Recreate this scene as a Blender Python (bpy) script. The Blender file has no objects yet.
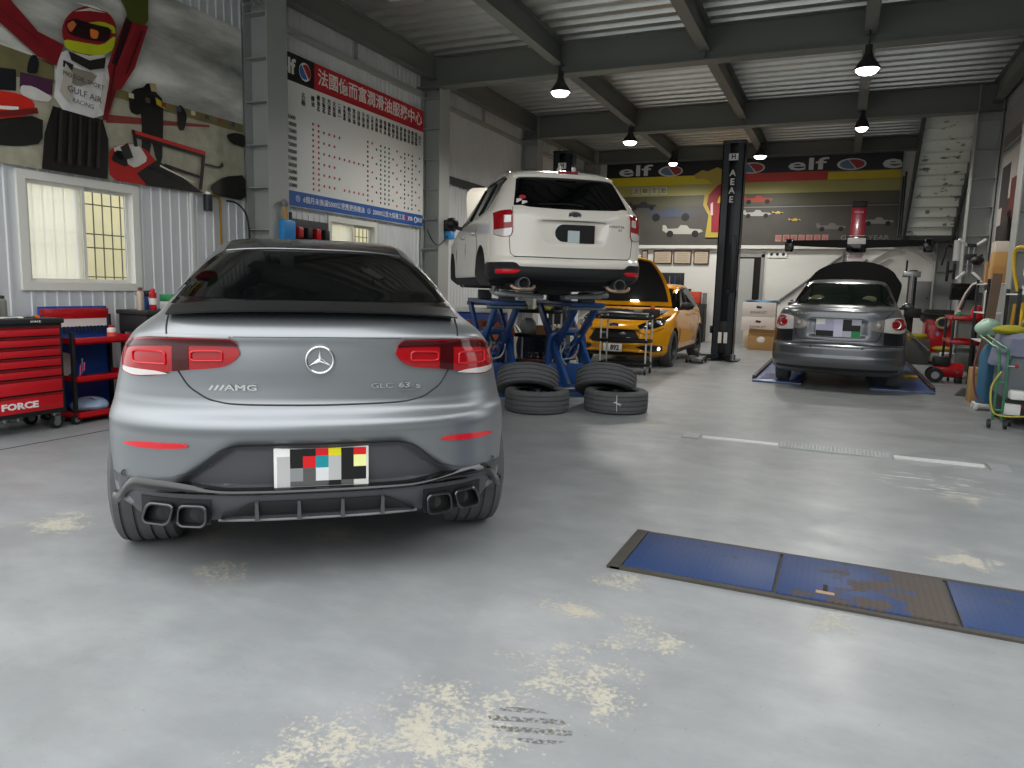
import bpy, bmesh, math, random
from mathutils import Vector, Matrix
random.seed(7)
scene = bpy.context.scene
COL = scene.collection
PI = math.pi
R = math.radians

# ------------------------------------------------------------------ materials
def lin(c):
    return tuple((x / 12.92 if x <= 0.04045 else ((x + 0.055) / 1.055) ** 2.4) for x in c)

def hexc(h):
    h = h.lstrip('#')
    return tuple(int(h[i:i + 2], 16) / 255 for i in (0, 2, 4))

MATS = {}
def mat(name, col, rough=0.5, metal=0.0, var=0.0, scale=8.0, bump=0.0, coat=0.0, emit=0.0, alpha=1.0, trans=0.0, spec=0.5, ior=1.45, wear=None):
    """procedural principled material; var mottles the colour, wear=(hex, amount, scale) adds worn spots"""
    if name in MATS:
        return MATS[name]
    m = bpy.data.materials.new(name)
    m.use_nodes = True
    nt = m.node_tree
    b = nt.nodes['Principled BSDF']
    c = lin(hexc(col) if isinstance(col, str) else col)
    b.inputs['Base Color'].default_value = (*c, 1)
    b.inputs['Roughness'].default_value = rough
    b.inputs['Metallic'].default_value = metal
    b.inputs['Specular IOR Level'].default_value = spec
    b.inputs['IOR'].default_value = ior
    b.inputs['Coat Weight'].default_value = coat
    b.inputs['Coat Roughness'].default_value = 0.05
    b.inputs['Transmission Weight'].default_value = trans
    b.inputs['Alpha'].default_value = alpha
    if emit:
        b.inputs['Emission Color'].default_value = (*c, 1)
        b.inputs['Emission Strength'].default_value = emit
    if var or bump or wear:
        tc = nt.nodes.new('ShaderNodeTexCoord')
        n = nt.nodes.new('ShaderNodeTexNoise')
        n.inputs['Scale'].default_value = scale
        n.inputs['Detail'].default_value = 5
        nt.links.new(tc.outputs['Object'], n.inputs['Vector'])
        out = None
        if var:
            mx = nt.nodes.new('ShaderNodeMix'); mx.data_type = 'RGBA'
            mx.inputs['A'].default_value = (*[x * (1 - var) for x in c], 1)
            mx.inputs['B'].default_value = (*[min(1, x * (1 + var)) for x in c], 1)
            nt.links.new(n.outputs['Fac'], mx.inputs['Factor'])
            out = mx.outputs['Result']
        if wear:
            n2 = nt.nodes.new('ShaderNodeTexNoise')
            n2.inputs['Scale'].default_value = wear[2]; n2.inputs['Detail'].default_value = 8
            nt.links.new(tc.outputs['Object'], n2.inputs['Vector'])
            rp = nt.nodes.new('ShaderNodeMapRange')
            rp.inputs['From Min'].default_value = 0.68 - wear[1] * .3
            rp.inputs['From Max'].default_value = 0.72 - wear[1] * .3
            nt.links.new(n2.outputs['Fac'], rp.inputs['Value'])
            mw = nt.nodes.new('ShaderNodeMix'); mw.data_type = 'RGBA'
            if out: nt.links.new(out, mw.inputs['A'])
            else: mw.inputs['A'].default_value = (*c, 1)
            mw.inputs['B'].default_value = (*lin(hexc(wear[0])), 1)
            nt.links.new(rp.outputs['Result'], mw.inputs['Factor'])
            out = mw.outputs['Result']
        if out: nt.links.new(out, b.inputs['Base Color'])
        if bump:
            bp = nt.nodes.new('ShaderNodeBump')
            bp.inputs['Strength'].default_value = bump; bp.inputs['Distance'].default_value = 0.01
            nt.links.new(n.outputs['Fac'], bp.inputs['Height'])
            nt.links.new(bp.outputs['Normal'], b.inputs['Normal'])
    MATS[name] = m
    return m

BLACK = mat('black_plastic', '1a1a1b', 0.5, var=.1)
GLOSSB = mat('gloss_black', '0b0b0c', 0.12, coat=.6)
RUBBER = mat('tyre_rubber', '565758', 0.78, var=.25, scale=14, bump=.15)
CHROME = mat('chrome', 'd8d8d8', 0.15, 1.0)
STEEL = mat('brushed_steel', '9a9c9d', 0.35, 0.9, var=.1)
DARKM = mat('dark_metal', '3a3b3c', 0.5, 0.6, var=.15)
WHITEP = mat('white_paint', 'e4e4e0', 0.45, var=.04)
GLASSD = mat('tinted_glass', '040506', 0.03, spec=.35)
REDP = mat('red_paint', 'b80f18', 0.32, var=.08, coat=.3)
BLUEP = mat('blue_paint', '1b4f94', 0.4, var=.15)
ORANGE = mat('orange_plastic', 'd2602a', 0.5)
GREY = mat('grey_plastic', '77797a', 0.5, var=.08)
WHITEPL = mat('white_plastic', 'e8e8e4', 0.4)
YELLOW = mat('yellow_plastic', 'd8b21c', 0.5)
GREENP = mat('green_plastic', '2f8a56', 0.45)
CARD = mat('cardboard', 'b08a5a', 0.85, var=.1, scale=5)
LAMPRED = mat('red_lens', '9c0b14', 0.08, spec=.6, coat=.15)
LAMPDARK = mat('dark_red_lens', '3d0509', 0.07, spec=.5)
LENSW = mat('clear_lens', 'd9d4d0', 0.1, .2, coat=.6)

# ------------------------------------------------------------------ mesh builder
class MB:
    def __init__(s):
        s.v, s.f, s.m, s.mats = [], [], [], []
        s.M = Matrix()
    def mi(s, m):
        if m not in s.mats: s.mats.append(m)
        return s.mats.index(m)
    def add(s, vs, fs, m):
        o = len(s.v); k = s.mi(m)
        s.v += [tuple(s.M @ Vector(v)) for v in vs]
        s.f += [tuple(i + o for i in f) for f in fs]
        s.m += [k] * len(fs)
    def box(s, x0, x1, y0, y1, z0, z1, m, bev=0.0, seg=2):
        if bev <= 0:
            vs = [(x, y, z) for x in (x0, x1) for y in (y0, y1) for z in (z0, z1)]
            s.add(vs, [(0, 1, 3, 2), (4, 6, 7, 5), (0, 4, 5, 1), (2, 3, 7, 6), (0, 2, 6, 4), (1, 5, 7, 3)], m)
            return
        bm = bmesh.new()
        bmesh.ops.create_cube(bm, size=1)
        for v in bm.verts:
            v.co = Vector(((x0 + x1) / 2 + v.co.x * (x1 - x0), (y0 + y1) / 2 + v.co.y * (y1 - y0), (z0 + z1) / 2 + v.co.z * (z1 - z0)))
        b = min(bev, .49 * min(abs(x1 - x0), abs(y1 - y0), abs(z1 - z0)))
        bmesh.ops.bevel(bm, geom=bm.edges[:], offset=b, segments=seg, profile=.5, affect='EDGES')
        bm.verts.index_update()
        s.add([tuple(v.co) for v in bm.verts], [tuple(v.index for v in f.verts) for f in bm.faces], m)
        bm.free()
    def beam(s, p0, p1, w, h, m, up=(0, 0, 1), bev=0):
        p0, p1 = Vector(p0), Vector(p1); d = p1 - p0; L = d.length; d.normalize()
        up = Vector(up)
        x = d.cross(up)
        if x.length < 1e-4: x = d.cross(Vector((1, 0, 0)))
        x.normalize(); z = x.cross(d)
        old = s.M
        s.M = old @ Matrix(((x.x, d.x, z.x, p0.x), (x.y, d.y, z.y, p0.y), (x.z, d.z, z.z, p0.z), (0, 0, 0, 1)))
        s.box(-w / 2, w / 2, 0, L, -h / 2, h / 2, m, bev)
        s.M = old
    def frame(s, d):
        d = Vector(d).normalized()
        a = Vector((0, 0, 1)) if abs(d.z) < .9 else Vector((1, 0, 0))
        x = d.cross(a).normalized(); return x, d.cross(x).normalized()
    def cyl(s, p0, p1, r0, m, r1=None, n=16, cap=True):
        r1 = r0 if r1 is None else r1
        p0, p1 = Vector(p0), Vector(p1); x, y = s.frame(p1 - p0)
        vs = []
        for p, r in ((p0, r0), (p1, r1)):
            vs += [tuple(p + (x * math.cos(2 * PI * i / n) + y * math.sin(2 * PI * i / n)) * r) for i in range(n)]
        fs = [(i, (i + 1) % n, n + (i + 1) % n, n + i) for i in range(n)]
        if cap: fs += [tuple(range(n))[::-1], tuple(range(n, 2 * n))]
        s.add(vs, fs, m)
    def tube(s, pts, r, m, n=8, closed=False, smooth=0):
        pts = [Vector(p) for p in pts]
        if smooth:
            q = []
            N = len(pts)
            for i in range(N if closed else N - 1):
                p0, p1, p2, p3 = (pts[(i - 1) % N] if closed or i > 0 else pts[0]), pts[i], pts[(i + 1) % N], (pts[(i + 2) % N] if closed or i + 2 < N else pts[-1])
                for k in range(smooth):
                    t = k / smooth
                    q.append(.5 * ((2 * p1) + (p2 - p0) * t + (2 * p0 - 5 * p1 + 4 * p2 - p3) * t * t + (3 * p1 - p0 - 3 * p2 + p3) * t ** 3))
            if not closed: q.append(pts[-1])
            pts = q
        N = len(pts); vs = []; x = None
        for i, p in enumerate(pts):
            a = pts[i - 1] if (i > 0 or closed) else p
            b = pts[(i + 1) % N] if (i < N - 1 or closed) else p
            d = (b - a).normalized()
            if x is None: x, _ = s.frame(d)
            x = (x - d * x.dot(d))
            x = x.normalized() if x.length > 1e-6 else s.frame(d)[0]
            y = d.cross(x)
            rr = r(i / max(1, N - 1)) if callable(r) else r
            vs += [tuple(p + (x * math.cos(2 * PI * k / n) + y * math.sin(2 * PI * k / n)) * rr) for k in range(n)]
        fs = []
        for i in range(N if closed else N - 1):
            j = (i + 1) % N
            fs += [(i * n + k, i * n + (k + 1) % n, j * n + (k + 1) % n, j * n + k) for k in range(n)]
        if not closed: fs += [tuple(range(n))[::-1], tuple(range((N - 1) * n, N * n))]
        s.add(vs, fs, m)
    def lathe(s, prof, m, c=(0, 0, 0), axis='z', n=32, mats=None):
        """profile of (radius, height) turned about an axis through c"""
        c = Vector(c); vs = []
        for r, h in prof:
            for i in range(n):
                a = 2 * PI * i / n; ca, sa = r * math.cos(a), r * math.sin(a)
                p = (ca, sa, h) if axis == 'z' else ((h, ca, sa) if axis == 'x' else (sa, h, ca))
                vs.append(tuple(c + Vector(p)))
        for j in range(len(prof) - 1):
            fs = [(j * n + i, j * n + (i + 1) % n, (j + 1) * n + (i + 1) % n, (j + 1) * n + i) for i in range(n)]
            if j == 0: s.add(vs, fs, mats[0] if mats else m); base = len(s.v) - len(vs)
            else:
                k = s.mi(mats[j] if mats else m)
                s.f += [tuple(q + base for q in f) for f in fs]; s.m += [k] * n
        for j, flip in ((0, True), (len(prof) - 1, False)):
            if prof[j][0] > 1e-5:
                f = [base + j * n + i for i in range(n)]
                s.f.append(tuple(f[::-1] if flip else f)); s.m.append(s.mi(mats[min(j, len(mats) - 1)] if mats else m))
    def grid(s, fn, nu, nv, m, flip=False):
        vs = [tuple(fn(i / nu, j / nv)) for j in range(nv + 1) for i in range(nu + 1)]
        fs = []
        for j in range(nv):
            for i in range(nu):
                a = j * (nu + 1) + i
                f = (a, a + 1, a + nu + 2, a + nu + 1)
                fs.append(f[::-1] if flip else f)
        s.add(vs, fs, m)
    def slab(s, fn, nu, nv, m, nrm, t):
        """a grid with thickness t pushed along -nrm (vector or function), closed on all sides"""
        g = lambda u, v: Vector(fn(u, v))
        nn = nrm if callable(nrm) else (lambda u, v: Vector(nrm))
        top = [g(i / nu, j / nv) for j in range(nv + 1) for i in range(nu + 1)]
        bot = [g(i / nu, j / nv) - Vector(nn(i / nu, j / nv)) * t for j in range(nv + 1) for i in range(nu + 1)]
        N = len(top); fs = []; W = nu + 1
        for j in range(nv):
            for i in range(nu):
                a = j * W + i
                fs.append((a, a + 1, a + W + 1, a + W)); fs.append((N + a + W, N + a + W + 1, N + a + 1, N + a))
        for i in range(nu):
            fs.append((i + 1, i, N + i, N + i + 1)); a = nv * W + i; fs.append((a, a + 1, N + a + 1, N + a))
        for j in range(nv):
            a = j * W; fs.append((a, a + W, N + a + W, N + a)); a = j * W + nu; fs.append((a + W, a, N + a, N + a + W))
        s.add([tuple(p) for p in top + bot], fs, m)
    def prism(s, poly, o, ux, uy, t, m, mside=None):
        """flat polygon (u,v) at origin o with axes ux,uy, thickness t along ux x uy (negative side)"""
        o, ux, uy = Vector(o), Vector(ux), Vector(uy); nz = ux.cross(uy).normalized()
        n = len(poly)
        a = [tuple(o + ux * u + uy * v) for u, v in poly]
        b = [tuple(Vector(p) - nz * t) for p in a]
        s.add(a + b, [tuple(range(n)), tuple(range(n, 2 * n))[::-1]], m)
        s.add(a + b, [(i, n + i, n + (i + 1) % n, (i + 1) % n) for i in range(n)], mside or m)
    def ball(s, c, r, m, sc=(1, 1, 1), n=14):
        c = Vector(c); vs = []; fs = []; h = n // 2
        for j in range(h + 1):
            t = PI * j / h
            for i in range(n):
                a = 2 * PI * i / n
                vs.append((c.x + r * sc[0] * math.sin(t) * math.cos(a), c.y + r * sc[1] * math.sin(t) * math.sin(a), c.z + r * sc[2] * math.cos(t)))
        for j in range(h):
            for i in range(n):
                fs.append((j * n + i, (j + 1) * n + i, (j + 1) * n + (i + 1) % n, j * n + (i + 1) % n))
        s.add(vs, fs, m)
    def torus(s, c, R0, r, m, ax=(0, 0, 1), n=24, k=8, a0=0, a1=2 * PI):
        x, y = s.frame(ax); c = Vector(c); full = abs(a1 - a0 - 2 * PI) < 1e-4
        N = n if full else n + 1
        pts = [c + (x * math.cos(a0 + (a1 - a0) * i / n) + y * math.sin(a0 + (a1 - a0) * i / n)) * R0 for i in range(N)]
        s.tube(pts, r, m, k, closed=full)
    def text(s, body, o, ux, uy, size, m, ex=0.002, align='CENTER', squash=1.0, bold=0.0):
        """lettering laid on a plane; o is its anchor"""
        cu = bpy.data.curves.new('lettering', 'FONT'); cu.body = body; cu.size = size
        cu.align_x = align; cu.align_y = 'CENTER'; cu.resolution_u = 2; cu.extrude = ex; cu.offset = bold
        ob = bpy.data.objects.new('lettering', cu)
        me = bpy.data.meshes.new_from_object(ob)
        o, ux, uy = Vector(o), Vector(ux).normalized(), Vector(uy).normalized(); nz = ux.cross(uy)
        s.add([tuple(o + ux * v.co.x * squash + uy * v.co.y + nz * v.co.z) for v in me.vertices], [tuple(p.vertices) for p in me.polygons], m)
        bpy.data.meshes.remove(me); bpy.data.objects.remove(ob); bpy.data.curves.remove(cu)
    def build(s, name, parent=None, ang=35, fix=False):
        me = bpy.data.meshes.new(name)
        me.from_pydata(s.v, [], s.f)
        for m in s.mats: me.materials.append(m)
        me.polygons.foreach_set('material_index', s.m)
        if fix:
            bm = bmesh.new(); bm.from_mesh(me); bmesh.ops.remove_doubles(bm, verts=bm.verts[:], dist=1e-5)
            bmesh.ops.recalc_face_normals(bm, faces=bm.faces[:]); bm.to_mesh(me); bm.free()
        me.polygons.foreach_set('use_smooth', [True] * len(me.polygons))
        me.set_sharp_from_angle(angle=R(ang))
        me.update()
        ob = bpy.data.objects.new(name, me); COL.objects.link(ob)
        if parent: ob.parent = parent
        return ob

def tag(o, label, cat, group=None, kind=None):
    if label: o['label'] = label
    if cat: o['category'] = cat
    if group: o['group'] = group
    if kind: o['kind'] = kind
    return o
def thing(name, label, cat, loc=(0, 0, 0), rz=0, group=None):
    o = bpy.data.objects.new(name, None); COL.objects.link(o)
    o.location = loc; o.rotation_euler = (0, 0, rz); o.empty_display_size = .1
    return tag(o, label, cat, group)
def struct(name, mb, label=None, ang=35, **k):
    o = mb.build(name, None, ang, **k); o['kind'] = 'structure'
    if label: o['label'] = label; o['category'] = name.split('_')[0]
    return o
def dup(root, loc, rz, label, group=None):
    r = root.copy(); COL.objects.link(r); r.location = loc
    r.rotation_euler = (root.rotation_euler[0], root.rotation_euler[1], rz) if not isinstance(rz, tuple) else rz
    r['label'] = label
    if group: r['group'] = group
    for ch in list(root.children):
        c = ch.copy(); COL.objects.link(c); c.parent = r
        for g in list(ch.children):
            d = g.copy(); COL.objects.link(d); d.parent = c
    return r
def lerp_tab(tab, x):
    if x <= tab[0][0]: return tab[0][1]
    for (a, p), (b, q) in zip(tab, tab[1:]):
        if x <= b: return p + (q - p) * (x - a) / (b - a)
    return tab[-1][1]
def sstep(a, b, x):
    t = max(0., min(1., (x - a) / (b - a))); return t * t * (3 - 2 * t)
# ------------------------------------------------------------------ car bodies: a stack of horizontal outlines
def pchip(xs, ys):
    n = len(xs); h = [xs[i + 1] - xs[i] for i in range(n - 1)]; d = [(ys[i + 1] - ys[i]) / h[i] for i in range(n - 1)]
    m = [d[0]] + [0] * (n - 2) + [d[-1]]
    for i in range(1, n - 1):
        if d[i - 1] * d[i] > 0:
            w1, w2 = 2 * h[i] + h[i - 1], h[i] + 2 * h[i - 1]
            m[i] = (w1 + w2) / (w1 / d[i - 1] + w2 / d[i])
    def f(x):
        if x <= xs[0]: return ys[0]
        if x >= xs[-1]: return ys[-1]
        lo = 0
        for i in range(n - 1):
            if x <= xs[i + 1]: lo = i; break
        t = (x - xs[lo]) / h[lo]
        return ((1 + 2 * t) * (1 - t) ** 2 * ys[lo] + t * (1 - t) ** 2 * h[lo] * m[lo] + t * t * (3 - 2 * t) * ys[lo + 1] + t * t * (t - 1) * h[lo] * m[lo + 1])
    return f

class Body:
    """rows: (z, y_rear, y_front, half_width, D_rear, p_rear, D_front, p_front); 'rear' is the end at y=0"""
    def __init__(s, rows, disp=None, dz=.022, na=26):
        cols = list(zip(*rows)); s.zs = cols[0]; s.na = na
        s.fn = [pchip(cols[0], c) for c in cols[1:]]
        s.disp = disp; s.lv = []
        for a, b in zip(s.zs, s.zs[1:]):
            k = max(1, min(12, int(math.ceil((b - a) / dz))))
            if abs(s.fn[0](b) - s.fn[0](a)) > .2: k = max(k, 6)
            s.lv += [a + (b - a) * i / k for i in range(k)]
        s.lv.append(s.zs[-1])
    def at(s, z):
        yr, yf, w, D, p, Df, pf = [f(z) for f in s.fn]
        L = yf - yr; D = min(D, L * .49); Df = min(Df, L * .49)
        return yr, yf, w, D, p, Df, pf
    def rear(s, x, z):
        yr, yf, w, D, p, Df, pf = s.at(z)
        t = min(1., abs(x) / w)
        y = yr + D * (1 - math.sqrt(max(0, 1 - t ** p)))
        return y + (s.disp(x, z) if s.disp else 0)
    def side(s, y, z):
        yr, yf, w, D, p, Df, pf = s.at(z)
        if y < yr + D:
            t = max(0, min(1, (yr + D - y) / D)); return w * (1 - t * t) ** (1 / p)
        if y > yf - Df:
            t = max(0, min(1, (y - yf + Df) / Df)); return w * (1 - t * t) ** (1 / pf)
        return w
    def outline(s, z, ns=10):
        na = s.na
        yr, yf, w, D, p, Df, pf = s.at(z); pts = []
        for i in range(na + 1):
            a = PI / 2 * i / na; x = w * math.sin(a) ** (2 / p)
            y = yr + D * (1 - math.cos(a))
            # denser near the middle: flat part sampled evenly in x as well
            pts.append((x, y))
        # add even x samples over the flat zone
        x1 = pts[1][0]; k = 14
        flat = [(x1 * i / k, s.rear_raw(x1 * i / k, z)) for i in range(1, k)]
        pts = [pts[0]] + flat + pts[1:]
        if s.disp: pts = [(x, y + s.disp(x, z)) for x, y in pts]
        y0, y1 = yr + D, yf - Df
        pts += [(w, y0 + (y1 - y0) * i / ns) for i in range(1, ns)]
        fr = []
        for i in range(na + 1):
            a = PI / 2 * i / na; fr.append((w * math.sin(a) ** (2 / pf), yf - Df * (1 - math.cos(a))))
        pts += fr[::-1]
        return pts
    def rear_raw(s, x, z):
        yr, yf, w, D, p, Df, pf = s.at(z); t = min(1., abs(x) / w)
        return yr + D * (1 - math.sqrt(max(0, 1 - t ** p)))
    def mesh(s, mb, m, mtop=None, mbot=None, matfn=None):
        rings = []
        for z in s.lv:
            o = s.outline(z)
            ring = [(x, y, z) for x, y in o] + [(-x, y, z) for x, y in o[-2:0:-1]]
            rings.append(ring)
        n = len(rings[0]); vs = [v for r in rings for v in r]
        mats = {}
        for j in range(len(rings) - 1):
            for i in range(n):
                f = (j * n + i, j * n + (i + 1) % n, (j + 1) * n + (i + 1) % n, (j + 1) * n + i)
                mm = m
                if matfn:
                    c = [sum(vs[k][a] for k in f) / 4 for a in range(3)]
                    mm = matfn(*c) or m
                mats.setdefault(mm, []).append(f)
        first = True
        for mm, fs in mats.items():
            k = mb.mi(mm)
            if first: mb.add(vs, fs, mm); base = len(mb.v) - len(vs); first = False
            else: mb.f += [tuple(q + base for q in f) for f in fs]; mb.m += [k] * len(fs)
        N = (len(rings) - 1) * n
        # caps as strips between mirrored points
        h = n // 2
        for off, mm, up in ((0, mbot or m, False), (N, mtop or m, True)):
            k = mb.mi(mm)
            for i in range(h):
                a, b = i, i + 1
                c, d = (n - i) % n, (n - i - 1) % n
                f = [off + a, off + b, off + d, off + c]
                f2 = []
                for q in f:
                    if q not in f2: f2.append(q)
                if len(f2) < 3: continue
                mb.f.append(tuple(base + q for q in (f2 if up else f2[::-1]))); mb.m.append(k)

def curve_of(pts):
    """smooth curve z(x) through given points"""
    pts = sorted(pts); return pchip([p[0] for p in pts], [p[1] for p in pts])

def patch(mb, surf, top, bot, m, off=.004, nx=24, nz=8, t=.012, sgn=1, end=-1):
    """a panel lying on a surface y=surf(x,z), between two curves given as lists of (x,z); end=-1 pushes it out to -y"""
    ft, fb = curve_of(top), curve_of(bot)
    x0, x1 = max(top[0][0], bot[0][0]) if False else min(p[0] for p in top), max(p[0] for p in top)
    def fn(u, v):
        x = x0 + (x1 - x0) * u; z = fb(x) + (ft(x) - fb(x)) * v
        return (x * sgn, surf(x * sgn, z) + end * off, z)
    mb.slab(fn, nx, nz, m, (0, end, 0), t)

def spatch(mb, body, top, bot, m, sgn, off=.004, nx=24, nz=8, t=.012, surf=None):
    """the same on a flank: curves are lists of (y,z)"""
    ft, fb = curve_of(top), curve_of(bot); y0, y1 = min(p[0] for p in top), max(p[0] for p in top)
    def fn(u, v):
        y = y0 + (y1 - y0) * u; z = fb(y) + (ft(y) - fb(y)) * v
        return (sgn * (body.side(y, z) + off), y, z)
    mb.slab(fn, nx, nz, m, (sgn, 0, 0), t)

def seam(mb, surf, pts, r=.003, m=None, off=.0, smooth=6, end=-1):
    """a dark shut line along (x,z) points on the surface"""
    q = []
    for i in range(len(pts) - 1):
        for k in range(smooth):
            t = k / smooth; x = pts[i][0] + (pts[i + 1][0] - pts[i][0]) * t; z = pts[i][1] + (pts[i + 1][1] - pts[i][1]) * t
            q.append((x, z))
    q.append(pts[-1])
    mb.tube([(x, surf(x, z) + end * off, z) for x, z in q], r, m or BLACK, 6)

def rounded(pts, n=5, r=.3):
    """round the corners of an (x,z) polyline by cutting"""
    out = [pts[0]]
    for i in range(1, len(pts) - 1):
        a, b, c = [Vector((*p, 0)) for p in (pts[i - 1], pts[i], pts[i + 1])]
        p, q = b.lerp(a, r), b.lerp(c, r)
        for k in range(n + 1):
            t = k / n; v = p.lerp(b, t).lerp(b.lerp(q, t), t); out.append((v.x, v.y))
    return out + [pts[-1]]

def cut_arches(ob, cuts, m):
    """hollow the wheel arches: cuts = [(y, z, radius, x0, x1)]"""
    for y, z, r, x0, x1 in cuts:
        b = MB(); b.cyl((x0, y, z), (x1, y, z), r, m, n=40)
        c = b.build('arch_cutter', ob.parent, fix=True)
        c.data.update()
        mod = ob.modifiers.new('arch', 'BOOLEAN'); mod.operation = 'DIFFERENCE'; mod.object = c; mod.solver = 'EXACT'
        try: mod.material_mode = 'TRANSFER'
        except Exception: pass
        bpy.context.view_layer.update()
        dg = bpy.context.evaluated_depsgraph_get()
        me = bpy.data.meshes.new_from_object(ob.evaluated_get(dg))
        ob.modifiers.clear(); old = ob.data; nm = old.name; ob.data = me
        bpy.data.objects.remove(c)
    for p in ob.data.polygons: p.use_smooth = True
    ob.data.set_sharp_from_angle(angle=R(62))

def tyre_mb(r, w, rim, m=None):
    """tyre about the x axis, centred at the origin, grooved tread"""
    mb = MB(); h = w / 2; prof = [(rim, -h * .82), (rim + .012, -h * .93), (rim + (r - rim) * .5, -h * 1.02), (r - .03, -h * .97), (r - .008, -h * .86)]
    g = [-.62, -.22, .22, .62]
    for k in g:
        prof += [(r, h * (k - .05)), (r - .010, h * (k - .035)), (r - .010, h * (k + .035)), (r, h * (k + .05))]
    prof += [(r - .008, h * .86), (r - .03, h * .97), (rim + (r - rim) * .5, h * 1.02), (rim + .012, h * .93), (rim, h * .82)]
    prof = prof + [prof[0]]
    mb.lathe(prof, m or RUBBER, axis='x', n=48)
    return mb
def rim_mb(rim, w, m, spokes=10, side=1, pw=.035, split=True):
    """spoked rim about the x axis; face towards side*x"""
    mb = MB(); h = w / 2 * .82
    mb.lathe([(rim + .004, -h), (rim - .012, -h * .95), (rim - .03, -h * .5), (rim - .035, h * .4), (rim - .012, h * .95), (rim + .004, h), (rim + .004, -h)], m, axis='x', n=40)
    xf = side * h * .55
    mb.cyl((xf - side * .05, 0, 0), (xf, 0, 0), .07, m, n=20); mb.cyl((xf, 0, 0), (xf + side * .012, 0, 0), .035, m, n=16)
    for k in range(spokes):
        a = 2 * PI * k / spokes
        d = (.055, -.055) if split else (0,)
        for e in d:
            mb.beam((xf - side * .02, .06 * math.cos(a), .06 * math.sin(a)), (xf + side * .0, (rim - .02) * math.cos(a + e * 2), (rim - .02) * math.sin(a + e * 2)), .03, pw, m, up=(1, 0, 0))
    mb.lathe([(rim * .52, xf - side * .16), (rim * .52, xf - side * .13), (.05, xf - side * .13), (.05, xf - side * .16)], STEEL, axis='x', n=30)
    return mb
def rrect(x0, x1, z0, z1, r, n=5, sk=0.0):
    """rounded rectangle outline, sk leans the sides"""
    p = []
    for cx, cz, a in ((x1 - r, z1 - r, 0), (x0 + r, z1 - r, PI / 2), (x0 + r, z0 + r, PI), (x1 - r, z0 + r, 1.5 * PI)):
        for k in range(n + 1):
            t = a + PI / 2 * k / n; z = cz + r * math.sin(t); p.append((cx + r * math.cos(t) + sk * ((z - z0) / (z1 - z0) - .5), z))
    return p
def add_wheel(car, x, y, z, r, w, rim, rm, side, spokes=10, camber=0, toe=0, split=True):
    t = tyre_mb(r, w, rim).build('tyre', car); t.location = (x, y, z); t.rotation_euler = (0, camber, toe)
    rim_mb(rim, w, rm, spokes, side, split=split).build('wheel_rim', t)
    return t
def text_on(mb, surf, body, x, z, size, m, off=.006, squash=1.0, align='CENTER', end=-1, bold=0.0, ex=.002):
    """lettering on a rear surface, turned to lie along it"""
    e = .05; dx = (surf(x + e, z) - surf(x - e, z)) / (2 * e); dz = (surf(x, z + .02) - surf(x, z - .02)) / .04
    ux = Vector((1, dx, 0)).normalized() if end < 0 else Vector((-1, -dx, 0)).normalized()
    uy = Vector((0, dz, 1)).normalized()
    mb.text(body, (x, surf(x, z) + end * off, z), ux, uy, size, m, ex=ex, squash=squash, align=align, bold=bold)
# ------------------------------------------------------------------ world and room
def make_world():
    w = bpy.data.worlds.new('overcast_sky'); scene.world = w; w.use_nodes = True
    nt = w.node_tree; bg = nt.nodes['Background']
    tc = nt.nodes.new('ShaderNodeTexCoord'); sx = nt.nodes.new('ShaderNodeSeparateXYZ')
    nt.links.new(tc.outputs['Generated'], sx.inputs[0])
    rp = nt.nodes.new('ShaderNodeValToRGB')
    rp.color_ramp.elements[0].position = .0; rp.color_ramp.elements[0].color = (.45, .46, .46, 1)
    rp.color_ramp.elements[1].position = .6; rp.color_ramp.elements[1].color = (.98, .99, 1.0, 1)
    nt.links.new(sx.outputs['Z'], rp.inputs[0]); nt.links.new(rp.outputs[0], bg.inputs['Color'])
    bg.inputs['Strength'].default_value = SKY
SKY = 2.8
make_world()

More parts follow.
